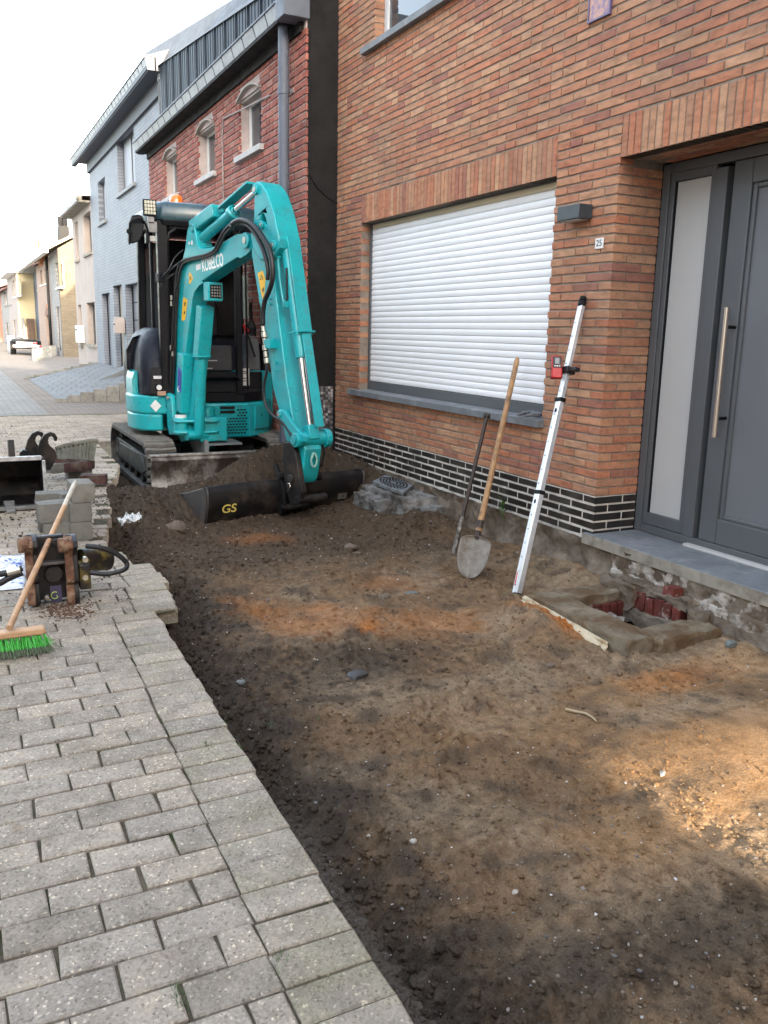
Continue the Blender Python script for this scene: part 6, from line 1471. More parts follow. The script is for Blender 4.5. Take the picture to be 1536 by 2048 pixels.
# ================================================================== OLD BRICK CHAMBER in the trench
M_conc = simple('earthy_concrete', (.21, .17, .12), .92, var=.3, scale=9, bmp=.8, bscale=45, bdist=.007, dirt=(.13, .085, .05), dscale=6, dlo=.45, dhi=.6, spec=.15)
M_conc2 = simple('broken_concrete', (.20, .195, .185), .92, var=.35, scale=9, bmp=.9, bscale=40, bdist=.01, dirt=(.07, .06, .05), dscale=6, dlo=.45, dhi=.6, spec=.15)
ch = empty('brick_chamber', (3.06, 3.28, -.15), 'opened old concrete rimmed brick chamber at the foot of the door step', 'manhole')
def rough_box(b, x0, x1, y0, y1, z0, z1, amp=.008, n=7, seed=0, rot=0, c=None):
    """box with subdivided, noise-worn faces"""
    sx, sy_, sz = x1-x0, y1-y0, z1-z0; k = n; vs = []; fs = []
    idx = {}
    def vid(i, j, l):
        if (i, j, l) not in idx: idx[(i, j, l)] = len(vs); vs.append([x0+sx*i/k, y0+sy_*j/k, z0+sz*l/k])
        return idx[(i, j, l)]
    for a in range(k):
        for c_ in range(k):
            fs += [(vid(a, c_, 0), vid(a, c_+1, 0), vid(a+1, c_+1, 0), vid(a+1, c_, 0)), (vid(a, c_, k), vid(a+1, c_, k), vid(a+1, c_+1, k), vid(a, c_+1, k)),
                   (vid(a, 0, c_), vid(a+1, 0, c_), vid(a+1, 0, c_+1), vid(a, 0, c_+1)), (vid(a, k, c_), vid(a, k, c_+1), vid(a+1, k, c_+1), vid(a+1, k, c_)),
                   (vid(0, a, c_), vid(0, a, c_+1), vid(0, a+1, c_+1), vid(0, a+1, c_)), (vid(k, a, c_), vid(k, a+1, c_), vid(k, a+1, c_+1), vid(k, a, c_+1))]
    V_ = np.array(vs); C_ = np.array([(x0+x1)/2, (y0+y1)/2, (z0+z1)/2]); H_ = np.array([sx, sy_, sz])/2
    q = (V_-C_)/H_; rr = np.linalg.norm(np.sign(q)*np.abs(q)**3, axis=1)[:, None]
    V_ = C_+(V_-C_)*(1-np.clip(rr-1.05, 0, 1)*.045)
    V_ += amp*np.c_[fbm(V_*14+seed, 3), fbm(V_*14+seed+7, 3), fbm(V_*14+seed+13, 3)]
    if rot:
        ca, sa = math.cos(rot), math.sin(rot); d = V_-C_; V_ = C_+np.c_[d[:, 0]*ca-d[:, 1]*sa, d[:, 0]*sa+d[:, 1]*ca, d[:, 2]]
    return b.add(V_.tolist(), fs)
b = B(); rough_box(b, 2.775, 2.965, 2.90, 3.70, -.15, -.03, .010, 12, 1); b.build('chamber_rim', M_conc, ch, smooth=50)
b = B(); rough_box(b, 2.955, 3.36, 2.86, 3.03, -.15, -.035, .010, 12, 2); b.build('chamber_rim', M_conc, ch, smooth=50)
b = B(); rough_box(b, 2.955, 3.34, 3.53, 3.70, -.15, -.030, .010, 12, 3); b.build('chamber_rim', M_conc, ch, smooth=50)
b = B(); rough_box(b, 3.30, 3.44, 3.45, 3.72, -.12, .02, .02, 10, 4); b.build('mortar_lump', M_render, ch, smooth=50)
for k in range(7):
    for l in range(3):
        b = B(); rough_box(b, 2.96+.06*k, 3.015+.06*k, 3.50, 3.545, -.33+.085*l, -.25+.085*l, .004, 3, k+l); b.build('chamber_brick', M_redb, ch, smooth=50)
b = B(); rough_box(b, 3.10, 3.22, 3.40, 3.52, -.34, -.13, .02, 8, 9); b.build('mortar_lump', simple('pale_mortar_lump', (.40, .37, .33), .95, var=.3, scale=14, bmp=.7, bscale=50, bdist=.006, dirt=(.10, .08, .06), dscale=12), ch, smooth=50)
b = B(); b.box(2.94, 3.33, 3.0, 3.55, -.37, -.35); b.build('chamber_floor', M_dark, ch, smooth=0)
b = B(); b.tube([(3.08, 3.50, -.15), (3.13, 3.47, -.16), (3.18, 3.42, -.19), (3.20, 3.34, -.22)], .018, 8); b.build('old_pipe', M_conc2, ch)
for k in range(6):      # worn footing bricks standing on edge below the step
    yc = 3.47-.064*k; tz_ = -.012+.008*math.sin(k*2.3); b = B(); rough_box(b, FX-.118, FX-.03, yc-.0275, yc+.0275, tz_-.10, tz_, .006, 6, k*3+40, rot=.0); b.build('footing_brick', M_redb, foot, smooth=35)
b = B(); rough_box(b, FX-.105, FX-.02, 3.08, 3.56, -.022, .035, .020, 14, 74); b.build('mortar_bed', M_render, foot, smooth=50)
b = B(); rough_box(b, FX-.100, FX-.03, 3.19, 3.27, .02, .075, .008, 5, 71); b.build('footing_brick', M_redb, foot, smooth=35)
b = B(); rough_box(b, FX-.12, FX-.03, 2.95, 3.08, -.13, .01, .022, 9, 72); b.build('mortar_lump', M_render, ch, smooth=50)
b = B(); rough_box(b, FX-.15, FX-.03, 3.02, 3.52, -.19, -.105, .018, 12, 73); b.build('mortar_lump', M_render, ch, smooth=50)
# cream membrane folded down the outer side
def sheetgrid(name, P, nu, nv, mat, parent=None, th=.003, **kw):
    i_ = (np.arange(nv-1)[:, None]*nu+np.arange(nu-1)[None, :]).ravel(); F_ = np.c_[i_, i_+1, i_+nu+1, i_+nu]
    o = mesh_np(name, P, F_, mat, parent, loc=(WLOC[parent.name] if parent is not None else P.mean(0)), **kw)
    md = o.modifiers.new('thick', 'SOLIDIFY'); md.thickness = th; return o
M_memb = simple('cream_membrane', (.52, .44, .30), .7, var=.15, scale=14, bmp=.3, bscale=40, dirt=(.30, .17, .06), dscale=10, dlo=.5, dhi=.65)
U, V_ = np.meshgrid(np.linspace(0, 1, 60), np.linspace(0, 1, 14)); u, v = U.ravel(), V_.ravel()
u_ = .03+.80*u; top = np.c_[2.768+0*u, 3.74-.87*u_, -.040-.045*u_]; bot = np.c_[2.755-.010-.050*np.sin(u*3)**2, 3.75-.90*u_, -.070-.055*u_-.02*np.sin(u*9)**2]
P = top+(bot-top)*v[:, None]; P[:, 0] += .014*fbm(np.c_[u*7, v*2, u*0], 3)*(.3+v); P[:, 2] += .016*fbm(np.c_[u*9, v*2, u*0+3], 3)*v
membrane = sheetgrid('plastic_membrane', P, 60, 14, M_memb, label='cream plastic membrane folded along the side of the opened chamber', cat='plastic sheet')
# ================================================================== MANHOLE COVER on broken concrete by the wall
mc = empty('manhole_cover', (3.15, 6.45, .06), 'square grey cast manhole cover on crumbling concrete at the wall', 'manhole cover')
c4 = [atZ(745, 962, .125), atZ(806, 985, .125), atZ(858, 966, .125), atZ(797, 947, .125)]; c4 = [np.array([min(p[0], 3.44), p[1], p[2]]) for p in c4]
M_cast = simple('weathered_cast_cover', (.17, .185, .195), .6, var=.25, scale=14, bmp=.3, bscale=60, dirt=(.09, .085, .075), dscale=9, dlo=.5, dhi=.65)
b = B(); b.prism([p-np.array([0, 0, .03]) for p in c4], (0, 0, .03)); cvp = b.build('cover_plate', M_cast, mc, bevel=.005)
cen = sum(c4)/4; ax1 = (c4[1]-c4[0]); ax2 = (c4[3]-c4[0]); l1, l2 = np.linalg.norm(ax1), np.linalg.norm(ax2)
for ring_, (r_, nn) in enumerate(((.08, 8), (.15, 14), (.22, 20), (.29, 26))):
    for k in range(nn):
        a0 = 2*math.pi*(k+.15)/nn; a1 = 2*math.pi*(k+.8)/nn
        P4 = [cen+ax1/l1*(rr*math.cos(a))*l1/.75+ax2/l2*(rr*math.sin(a))*l2/.75 for rr, a in ((r_, a0), (r_, a1), (r_+.035, a1), (r_+.035, a0))]
        b = B(); b.prism([p+np.array([0, 0, .0005]) for p in P4], (0, 0, .003)); b.build('raised_rib', M_dark, cvp, smooth=0)
b = B(); rough_box(b, 3.12, 3.47, 5.85, 6.62, -.16, .088, .016, 18, 21); b.build('concrete_collar', M_conc2, mc, smooth=50)
b = B(); rough_box(b, 3.02, 3.16, 6.05, 6.60, -.16, .035, .020, 14, 22); b.build('concrete_lump', M_conc2, mc, smooth=50)
b = B(); rough_box(b, 3.20, 3.42, 5.68, 5.86, -.12, .03, .016, 12, 23); b.build('concrete_lump', M_conc2, mc, smooth=50)
# ================================================================== TOOLS against the wall
M_wood = simple('worn_wood_handle', (.33, .19, .085), .6, var=.3, scale=30, bmp=.25, bscale=60, dirt=(.17, .10, .05), dscale=18, dlo=.5, dhi=.65)
M_iron = simple('rusty_dark_iron', (.045, .032, .026), .55, metal=.3, var=.4, scale=30, bmp=.3, bscale=80)
M_alu = simple('satin_aluminium', (.66, .68, .71), .35, metal=.55, var=.04, bmp=0)
# iron digging bar
g = W_(907, 1112, -.1); bz = zsoil(*g)-.02; p0 = atZ(906, 1113, bz); p1 = atX(974, 832, FX-.065)
bar = empty('digging_bar', p0, 'thin dark iron digging bar leaning on the window sill left of the shovel', 'digging bar')
b = B(); b.tube([p0+(p1-p0)*.28, p1], .014, 12); b.build('shaft', M_iron, bar)
b = B(); b.tube([p0, p0+(p1-p0)*.05, p0+(p1-p0)*.28], [.014, .018, .015], 12); b.build('blade_end', simple('scuffed_steel', (.24, .22, .19), .5, metal=.3, var=.5, scale=40, dirt=(.06, .05, .04), dscale=25, dlo=.4, dhi=.6), bar)
d_ = (p1-p0)/np.linalg.norm(p1-p0); b = B(); b.cyl(p1-d_*.012, p1+d_*.012, .026, 12); b.build('end_knob', M_iron, bar)
# shovel
gz = zsoil(*W_(960, 1115, -.12)); ptip = atZ(940, 1138, gz+.015); p1 = atX(1035, 716, FX-.02-.02)
sc_ = atP(978, 1055, (ptip+p1)/2, (1, 0, 0)); t_ = .245
L_ = p1-ptip; ln = np.linalg.norm(L_); dn = L_/ln
sock = ptip+L_*np.clip(((1136-1058)/(1136-716.))*.92, 0, 1)
shv = empty('shovel', ptip, 'round point shovel with long wooden handle and dusty blade leaning on the wall', 'shovel')
b = B(); b.tube([sock+(p1-sock)*t for t in (0, .1, .3, .6, .9, .985, 1)], [.021, .020, .019, .018, .018, .018, .012], 14); b.build('handle', M_wood, shv)
b = B(); b.tube([sock-dn*.09, sock, sock+dn*.07], [.014, .020, .024], 12); b.build('socket', M_iron, shv)
side = np.cross(dn, (-.55, -.8, .25)); side /= np.linalg.norm(side); fr = np.cross(side, dn); fr = fr if fr@(-FW) > 0 else -fr
# blade: dished oval plate, turned to the viewer
lift = math.radians(14); ddir = -(dn*math.cos(lift))+fr*math.sin(lift); ddir /= np.linalg.norm(ddir)
nu, nv = 17, 22; P = []
bl_len = .31
for j in range(nv):
    t = j/(nv-1); wdt = .100*min(1, (t/.12)**.5 if t < .12 else 1)*(1 if t < .35 else math.sqrt(max(0, 1-((t-.35)/.65)**2.0))); wdt = max(wdt, .004)
    for i in range(nu):
        s_ = -1+2*i/(nu-1); dish = .030*(s_*s_)*(1-.2*t)+.006*math.exp(-(s_/.12)**2)
        P.append(sock-dn*.035+ddir*bl_len*t+side*wdt*s_+fr*dish)
sb = sheetgrid('blade', np.array(P), nu, nv, simple('dusty_shovel_steel', (.19, .172, .145), .6, var=.3, scale=12, bmp=.3, bscale=60, dirt=(.12, .10, .075), dscale=14, dlo=.5, dhi=.66), shv, th=.003)
# levelling staff with laser receiver
gz = zsoil(*W_(1033, 1187, -.13)); q0 = atZ(1033, 1189, gz+.002); q1 = atX(1166, 598, FX-.03)
st = empty('levelling_staff', q0, 'telescopic aluminium levelling staff leaning on the brick pier beside the door', 'levelling staff')
dS = (q1-q0)/np.linalg.norm(q1-q0); LS = np.linalg.norm(q1-q0)
uS = np.array([-1., 0, 0]); uS -= dS*(uS@dS); uS /= np.linalg.norm(uS); vS = np.cross(dS, uS)
def sbox(t0, t1, w_, h_, mat, nm, par, du=0, dv=0, bev=.002):
    b = B(); b.obox(q0+dS*(t0+t1)/2+uS*du+vS*dv, dS, uS, vS, (t1-t0)/2, w_/2, h_/2); return b.build(nm, mat, par, bevel=bev)
T = lambda y: LS*np.clip((1189-y)/(1189-598.), 0, 1)
def tpy(y):     # parameter along the staff whose projection has photo row y
    lo, hi = 0, LS
    for _ in range(40):
        m_ = (lo+hi)/2; c_ = q0+dS*m_-O0; py = 1024+F_PX*(DN@c_)/(FW@c_)
        if py > y: lo = m_
        else: hi = m_
    return lo
secs = [(0, tpy(985), .052, .034), (tpy(985), tpy(800), .046, .030), (tpy(800), tpy(612), .040, .026)]
for t0, t1, w_, h_ in secs:
    o = sbox(t0, t1, h_, w_, M_alu, 'staff_section', st)
    sbox(t0+.002, t1-.002, .002, w_*.35, simple('pale_scale_strip', (.72, .76, .80), .4, bmp=0, var=.03) if 'pale_scale_strip' not in bpy.data.materials else bpy.data.materials['pale_scale_strip'], 'scale_strip', o, du=h_/2+.0005, dv=-w_*.22, bev=0)
    nmark = int((t1-t0)/.085)
    for k in range(nmark): sbox(t0+.05+k*.085, t0+.056+k*.085, .002, .006, M_black, 'scale_mark', o, du=h_/2+.002, dv=-w_*.10, bev=0)
for y_ in (985, 800): t_ = tpy(y_); sbox(t_-.012, t_+.012, .040, .060, M_dark, 'clamp_collar', st)
for y_ in (1004, 822): t_ = tpy(y_); o = sbox(t_-.012, t_+.012, .004, .014, M_dark, 'lock_button', st, du=.018)
t_ = tpy(612); b = B(); b.cyl(q0+dS*t_, q0+dS*(t_+.03), .024, 16); b.cyl(q0+dS*(t_+.034), q0+dS*(t_+.055), .021, 16); b.cyl(q0+dS*(t_+.058), q0+dS*(LS+.01), .019, 16); b.build('top_cap', M_dark, st, bevel=.002)
sbox(0, .012, .036, .054, M_dark, 'foot_plate', st)
# red maker's lettering near the foot: unreadable small print, as two red strokes
sbox(.05, .13, .002, .010, simple('red_print', (.62, .03, .05), .4, bmp=0), 'red_print', st, du=.018, dv=-.012, bev=0)
# receiver clamped on the staff
tR = tpy(742); cR = q0+dS*tR
rc_ = empty('laser_receiver', cR, 'red and black laser receiver clamped on the levelling staff', 'laser receiver')
M_redp = simple('red_housing', (.50, .018, .022), .35, bmp=0, var=.04); M_blkp = simple('black_plastic', (.014, .014, .016), .4, bmp=0, var=.1)
b = B(); b.obox(cR+uS*.0, dS, uS, vS, .020, .032, .045); b.obox(cR-vS*.06+uS*.01, dS, uS, vS, .012, .012, .03); b.obox(cR+vS*.07, dS, uS, vS, .012, .018, .03); b.build('clamp', M_blkp, rc_, bevel=.004)
rgt = np.array([math.cos(YAW), -math.sin(YAW), 0]); upR = dS-rgt*(dS@rgt); upR /= np.linalg.norm(upR); nR = np.cross(rgt, upR); nR = nR if nR@FW < 0 else -nR
cB2 = atP(1112, 736, cR, nR)+nR*.02
b = B(); b.obox(cB2, rgt, upR, nR, .032, .068, .014); bd = b.build('housing', M_redp, rc_, bevel=.008, seg=3)
b = B(); b.obox(cB2-nR*.013, rgt, upR, nR, .034, .070, .008); b.build('back_shell', M_blkp, bd, bevel=.006)
b = B(); b.obox(cB2+upR*.028+nR*.0145, rgt, upR, nR, .026, .034, .001); b.build('front_panel', M_blkp, bd, bevel=.003)
b = B(); b.obox(cB2+upR*.034+nR*.0165, rgt, upR, nR, .013, .018, .001); b.build('display', simple('grey_display', (.22, .24, .26), .25, bmp=0), bd, bevel=.001)
for k in (-1, 0, 1):
    b = B(); b.cyl(cB2+upR*.004+rgt*.013*k+nR*.015, cB2+upR*.004+rgt*.013*k+nR*.019, .0045, 10); b.build('key', M_whst, bd)
# glove left on the sill
gl = empty('work_glove', (FX, 4.75, .85), 'grey work glove lying on the right end of the window sill', 'glove')
M_glove = simple('grey_glove_fabric', (.15, .155, .165), .85, var=.3, scale=30, bmp=.5, bscale=90, bdist=.002)
gp = lambda x, y, z=.866: atZ(x, y, z)
v, f = blobmesh(77, 3, .35, .12); vv = v*np.array([.045, .095, .045])+gp(1070, 826); b = B(); b.add(vv, [tuple(q) for q in f]); b.build('palm', M_glove, gl, smooth=80)
for (a, c_) in (((1060, 826), (1036, 830)), ((1064, 820), (1045, 822)), ((1074, 818), (1066, 813)), ((1078, 830), (1050, 833)), ((1082, 824), (1090, 812))):
    P0_, P1_ = gp(*a), gp(*c_, .862); b = B(); b.tube([P0_, (P0_+P1_)/2+np.array([0, 0, .008]), P1_], [.016, .014, .009], 10); b.build('finger', M_glove, gl, smooth=80)
# weed by the plinth
M_leaf = simple('weed_leaf', (.06, .13, .035), .6, bmp=0, var=.3)
wd = empty('weed', tuple(atX(1005, 1030, FX-.06)), 'small green weed growing at the foot of the black plinth', 'weed')
base = atX(1006, 1032, FX-.07)
for k in range(9):
    a = k*2.4; l_ = .05+.02*(k % 3); d = np.array([-abs(math.cos(a))*.6, math.sin(a), .8+.4*(k % 2)]); d /= np.linalg.norm(d); s_ = np.cross(d, (0, 0, 1.)); s_ /= np.linalg.norm(s_)
    p = base+np.array([0, 0, .012*k]); b = B(); b.add([p, p+d*l_*.5+s_*.012, p+d*l_+np.array([0, 0, -.01]), p+d*l_*.5-s_*.012, p+d*l_*.5+np.array([0, 0, .004])], [(0, 1, 4), (1, 2, 4), (2, 3, 4), (3, 0, 4)]); b.build('leaf', M_leaf, wd, smooth=0)
b = B(); b.tube([base-np.array([0, 0, .03]), base+np.array([0, .004, .10])], .003, 5); b.build('stem', M_leaf, wd)
# ================================================================== LOOSE STONES in the soil
def stone(name, px, py, sx, sy_, sz, mat, label, seed, z=None, sharp=False, rot=0):
    zz = z if z is not None else -.13
    for _ in range(3): p = atZ(px, py, zz); zz = zsoil(p[0], p[1])
    v, f = blobmesh(seed, 2, 1, .35)
    if sharp: v = np.sign(v)*np.abs(v)**.55
    ca, sa = math.cos(rot), math.sin(rot); v = v*np.array([sx, sy_, sz]); v = np.c_[v[:, 0]*ca-v[:, 1]*sa, v[:, 0]*sa+v[:, 1]*ca, v[:, 2]]
    b = B(); b.add(v+p+np.array([0, 0, sz*.35]), [tuple(q) for q in f]); return b.build(name, mat, None, smooth=40, label=label, cat='stone')
M_slate2 = simple('grey_green_slate', (.13, .15, .14), .7, var=.25, scale=20, bmp=.4, bscale=60)
M_dkst = simple('dark_wet_stone', (.045, .042, .042), .6, var=.3, scale=20, bmp=.4, bscale=60); M_brst = simple('brown_earthy_stone', (.13, .10, .075), .85, var=.3, scale=20, bmp=.6, bscale=60, bdist=.004)
M_plst = simple('pale_stone', (.40, .37, .32), .8, var=.2, scale=30, bmp=.4, bscale=70)
stone('slate_piece', 821, 1187, .045, .03, .006, M_slate2, 'flat grey green slate chip lying in the middle of the trench', 3, sharp=True, rot=.3)
stone('stone', 714, 1354, .048, .035, .018, M_dkst, 'flat dark stone in the black soil patch near the paving', 4, sharp=True, rot=.2)
stone('stone', 352, 1060, .085, .06, .05, M_brst, 'largest brown lump of earth beside the paving, in front of the excavator', 5)
stone('stone', 700, 1097, .055, .04, .026, M_brst, 'rounded brown stone in the dark soil before the bucket', 6)
stone('stone', 712, 1108, .035, .02, .012, M_brst, 'small flat stone touching the rounded brown stone', 7)
stone('stone', 827, 1685, .013, .011, .009, M_plst, 'pale pebble with a grey half in the lower middle soil', 8)
stone('stone', 482, 1367, .022, .018, .013, M_slate2, 'blue grey pebble in the black soil along the kerb edge', 9)
stone('stone', 1462, 1292, .028, .02, .02, M_slate2, 'grey stone right of the opened chamber', 10, sharp=True)
stone('stone', 1100, 1333, .022, .015, .009, M_brst, 'tan stone below the orange sand heap', 11, sharp=True)
stone('stone', 1030, 1785, .010, .007, .006, M_plst, 'cream pebble low in the right half of the soil', 12)
stone('stone', 1325, 1548, .022, .009, .007, M_plst, 'cream flint on the sunlit soil', 13, rot=.6)
stone('stone', 738, 1672, .007, .006, .005, M_plst, 'tiny white pebble above the lowest paved corner', 14)
stone('stone', 772, 1195, .03, .02, .012, M_brst, 'flat brown stone left of the slate chip', 15)
stone('stone', 745, 1005, .06, .05, .04, M_conc2, 'broken concrete lump at the right end of the digging bucket', 16, sharp=True)
pts = [atZ(x, y, -.105) for x, y in ((1132, 1418), (1150, 1424), (1172, 1430), (1185, 1440), (1192, 1448))]
for p in pts: p[2] = zsoil(p[0], p[1])+.012
b = B(); b.tube(pts, [.006, .006, .005, .004, .003], 8); b.build('tree_root', simple('pale_root', (.42, .33, .20), .7, var=.2, bmp=0), None, smooth=70, label='short pale root sticking out of the soil', cat='root')
# ================================================================== ON THE PAVING, left
# broom
bh = empty('push_broom', tuple(atZ(40, 1305, 0)), 'broom with pale wooden head and bright green bristles on the paving', 'broom')
YB = float(atZ(95, 1306, 0)[1])+.035; xr_ = float(atY(92, 1290, YB)[0]); xl_ = xr_-.42
M_palewood = simple('pale_broom_wood', (.50, .30, .16), .6, var=.15, scale=25, bmp=.1, dirt=(.30, .17, .10), dscale=8)
zt = float(atY(60, 1256, YB)[2]); b = B(); b.box(xl_, xr_, YB-.028, YB+.03, zt-.028, zt); b.build('broom_head', M_palewood, bh, bevel=.006)
M_green = simple('green_bristle', (.05, .45, .05), .45, var=.35, scale=60, bmp=0); M_green2 = simple('dirty_bristle_tip', (.10, .13, .075), .8, var=.4, scale=60, bmp=0)
bb = B(); bb2 = B(); rnd = random.Random(5)
for i in range(1500):
    x = xl_+.005+(xr_-xl_-.01)*rnd.random(); y = YB-.022+.048*rnd.random(); u = (x-xl_)/(xr_-xl_); x = xl_+.01+round(u*19)/19*(xr_-xl_-.02)+rnd.gauss(0, .0030)
    sp = ((x-(xl_+xr_)/2)/.21); dx = sp*.030+rnd.gauss(0, .012)+(.03 if sp > .9 and rnd.random() < .15 else 0); dy = -.022+rnd.gauss(0, .014)
    w_ = .0011; z0, z1 = zt-.026, .002+rnd.random()*.008; zm = z1+(z0-z1)*.30
    px_ = lambda t: (x+dx*t**1.5, y+dy*t**1.5, z0+(z1-z0)*t)
    A, M_, Z_ = px_(0), px_(.68), px_(1)
    bb.add([(A[0]-w_, A[1], A[2]), (A[0]+w_, A[1], A[2]), (M_[0]+w_, M_[1], M_[2]), (M_[0]-w_, M_[1], M_[2]), (A[0], A[1]+2*w_, A[2]), (M_[0], M_[1]+2*w_, M_[2])], [(0, 1, 2, 3), (1, 4, 5, 2), (4, 0, 3, 5)])
    bb2.add([(M_[0]-w_, M_[1], M_[2]), (M_[0]+w_, M_[1], M_[2]), (Z_[0]+w_*1.5, Z_[1], Z_[2]), (Z_[0]-w_*1.5, Z_[1], Z_[2]), (M_[0], M_[1]+2*w_, M_[2]), (Z_[0], Z_[1]+3*w_, Z_[2])], [(0, 1, 2, 3), (1, 4, 5, 2), (4, 0, 3, 5)])
bb.build('bristles', M_green, bh, smooth=0, kind='stuff'); bb2.build('bristle_tips', M_green2, bh, smooth=0, kind='stuff')
h0 = atY(20, 1252, YB); hd = None
for Yc in np.arange(4.3, 7, .02):
    h1 = atY(151, 964, Yc)
    if np.linalg.norm(h1-h0) > 1.42: break
b = B(); b.tube([h0-(h1-h0)*.01, h0+(h1-h0)*.2, h0+(h1-h0)*.78], .0135, 14); b.build('handle', M_palewood, bh, smooth=70)
b = B(); b.tube([h0+(h1-h0)*.78, h0+(h1-h0)*.97, h1], [.0140, .0140, .010], 14); b.build('worn_handle_end', simple('pale_worn_paint', (.50, .45, .36), .6, var=.2, scale=30, bmp=0), bh, smooth=70)
# breaker mounting bracket
M_rust = simple('rust_edge', (.12, .055, .03), .85, var=.5, scale=25, bmp=.7, bscale=60, bdist=.004, dirt=(.26, .17, .11), dscale=20, dlo=.5, dhi=.62)
M_blks = simple('black_painted_steel', (.009, .008, .010), .55, var=.3, scale=8, bmp=.2, dirt=(.03, .023, .02), dscale=8, dlo=.5, dhi=.7)
YM = float(atZ(110, 1211, 0)[1])
mnt = empty('hydraulic_attachment', tuple(atZ(110, 1210, 0)), 'black hydraulic attachment with rusty mounting ears and yellow motor on the paving', 'excavator attachment')
mp = lambda x, y, d=0.0: atY(x, y, YM+d)
prof = [(1073, 0), (1080, -.03), (1092, -.035), (1100, -.015), (1112, -.005), (1130, -.012), (1150, -.022), (1162, -.02), (1170, -.002), (1182, -.012), (1200, -.014), (1211, -.01)]
for xl, xr, lb in ((52, 78, ''), (131, 157, '')):
    a = mp(xl, 1150)[0]; c_ = mp(xr, 1150)[0]; w_ = (c_-a)
    pr = [(YM+d*1.6, float(mp(xl, y)[2])) for y, d in prof]
    b = B(); b.prism([(a+.012, y+.006, z) for y, z in pr]+[(a+.012, YM+.16, 0.0), (a+.012, YM+.16, pr[0][1]-.03), (a+.012, YM+.05, pr[0][1])], (w_-.012, 0, 0)); pl = b.build('mounting_ear', M_blks, mnt, bevel=.004)
    b = B(); b.prism([(a, y-.002, z) for y, z in pr]+[(a, y+.03, z) for y, z in pr[::-1]], (w_*.62, 0, 0)); b.build('rusty_edge', M_rust, pl, bevel=.003)
    zc = float(mp(xl, 1088)[2]); b = B(); b.cyl((a-.03, YM-.02, zc), (a+w_*.35, YM-.02, zc), .037, 18); b.build('pin_boss', M_rust, pl, bevel=.006)
a, c_ = mp(74, 1150)[0], mp(134, 1150)[0]; z1 = float(mp(100, 1076)[2])
b = B(); b.box(a, c_, YM+.05, YM+.09, 0.02, z1); cp = b.build('centre_plate', M_blks, mnt, bevel=.006)
b = B(); b.box(a, c_, YM+.0, YM+.05, float(mp(100, 1126)[2])-.012, float(mp(100, 1126)[2])+.004); b.build('cross_plate', simple('scratched_plate', (.09, .08, .08), .4, metal=.3, var=.4), cp, bevel=.003)
for (x_, y_, rr, mt) in ((107, 1146, .043, M_blks), (110, 1083, .020, M_blks), (93, 1194, .014, M_fit), (90, 1099, .012, M_fit)):
    p = mp(x_, y_, .05); b = B(); b.cyl(p, p-np.array([0, .025, 0]), rr, 22 if rr > .03 else 6); b.build('boss', mt, cp, bevel=.003)
p = mp(113, 1190, .045); b = B(); b.box(p[0]-.028, p[0]+.026, YM+.045, YM+.049, p[2]-.035, p[2]+.05); b.build('sticker', simple('faded_violet_sticker', (.06, .05, .10), .5, bmp=0), cp, smooth=0)
b = B(); b.tube([p+np.array([-.008+.017*math.cos(t), -.002, .0+.018*math.sin(t)]) for t in np.linspace(.9, 5.6, 14)]+[p+np.array([.0, -.002, 0])], .003, 6); b.build('sticker_mark', simple('lime_mark', (.35, .50, .12), .5, bmp=0), cp)
M_yelp = simple('oily_yellow_paint', (.15, .105, .015), .4, var=.5, scale=10, bmp=.1, dirt=(.012, .010, .008), dscale=14, dlo=.38, dhi=.52)
b = B(); p0_, p1_ = mp(160, 1121, .10), mp(217, 1117, .16); b.cyl(p0_, p1_, .062, 26); mo_ = b.build('motor', M_yelp, mnt, bevel=.004)
b = B(); q_ = mp(166, 1150, .03); b.box(q_[0]-.02, q_[0]+.035, YM+.0, YM+.12, q_[2]-.07, q_[2]+.06); b.build('valve_block', M_yelp, mo_, bevel=.006)
for y_ in (1120, 1136, 1156):
    q_ = mp(171, y_, -.01); b = B(); b.cyl(q_, q_+np.array([0, .03, 0]), .014, 12); b.build('port', M_fit if y_ != 1136 else M_hose, mo_)
hp = [mp(172, 1092, .02), mp(195, 1094, .0), mp(222, 1102, .0), mp(243, 1115, .0), mp(254, 1128, .0), mp(250, 1138, -.02), mp(235, 1144, -.03), mp(210, 1148, -.03), mp(180, 1145, -.02)]
def crom(P, sm=6):
    out = []
    for i in range(len(P)-1):
        p0, p1, p2, p3 = P[max(i-1, 0)], P[i], P[i+1], P[min(i+2, len(P)-1)]
        for k in range(sm):
            t = k/sm; out.append(.5*((2*p1)+(-p0+p2)*t+(2*p0-5*p1+4*p2-p3)*t*t+(-p0+3*p1-3*p2+p3)*t**3))
    return out+[P[-1]]
b = B(); b.tube(crom(hp), .013, 10); b.build('loop_hose', M_hose, mnt, smooth=70)
for pts_ in ([(-20, 1172), (0, 1166), (20, 1155), (45, 1145)], [(-20, 1150), (0, 1148), (20, 1144), (45, 1136)]):
    b = B(); b.tube(crom([atY(x, y, YM-.02) for x, y in pts_]), .016, 10); b.build('supply_hose', M_hose, mnt, smooth=70)
b = B(); b.cyl(atY(14, 1146, YM-.03), atY(40, 1139, YM-.03), .017, 12); b.build('hose_coupling', M_fit, mnt)
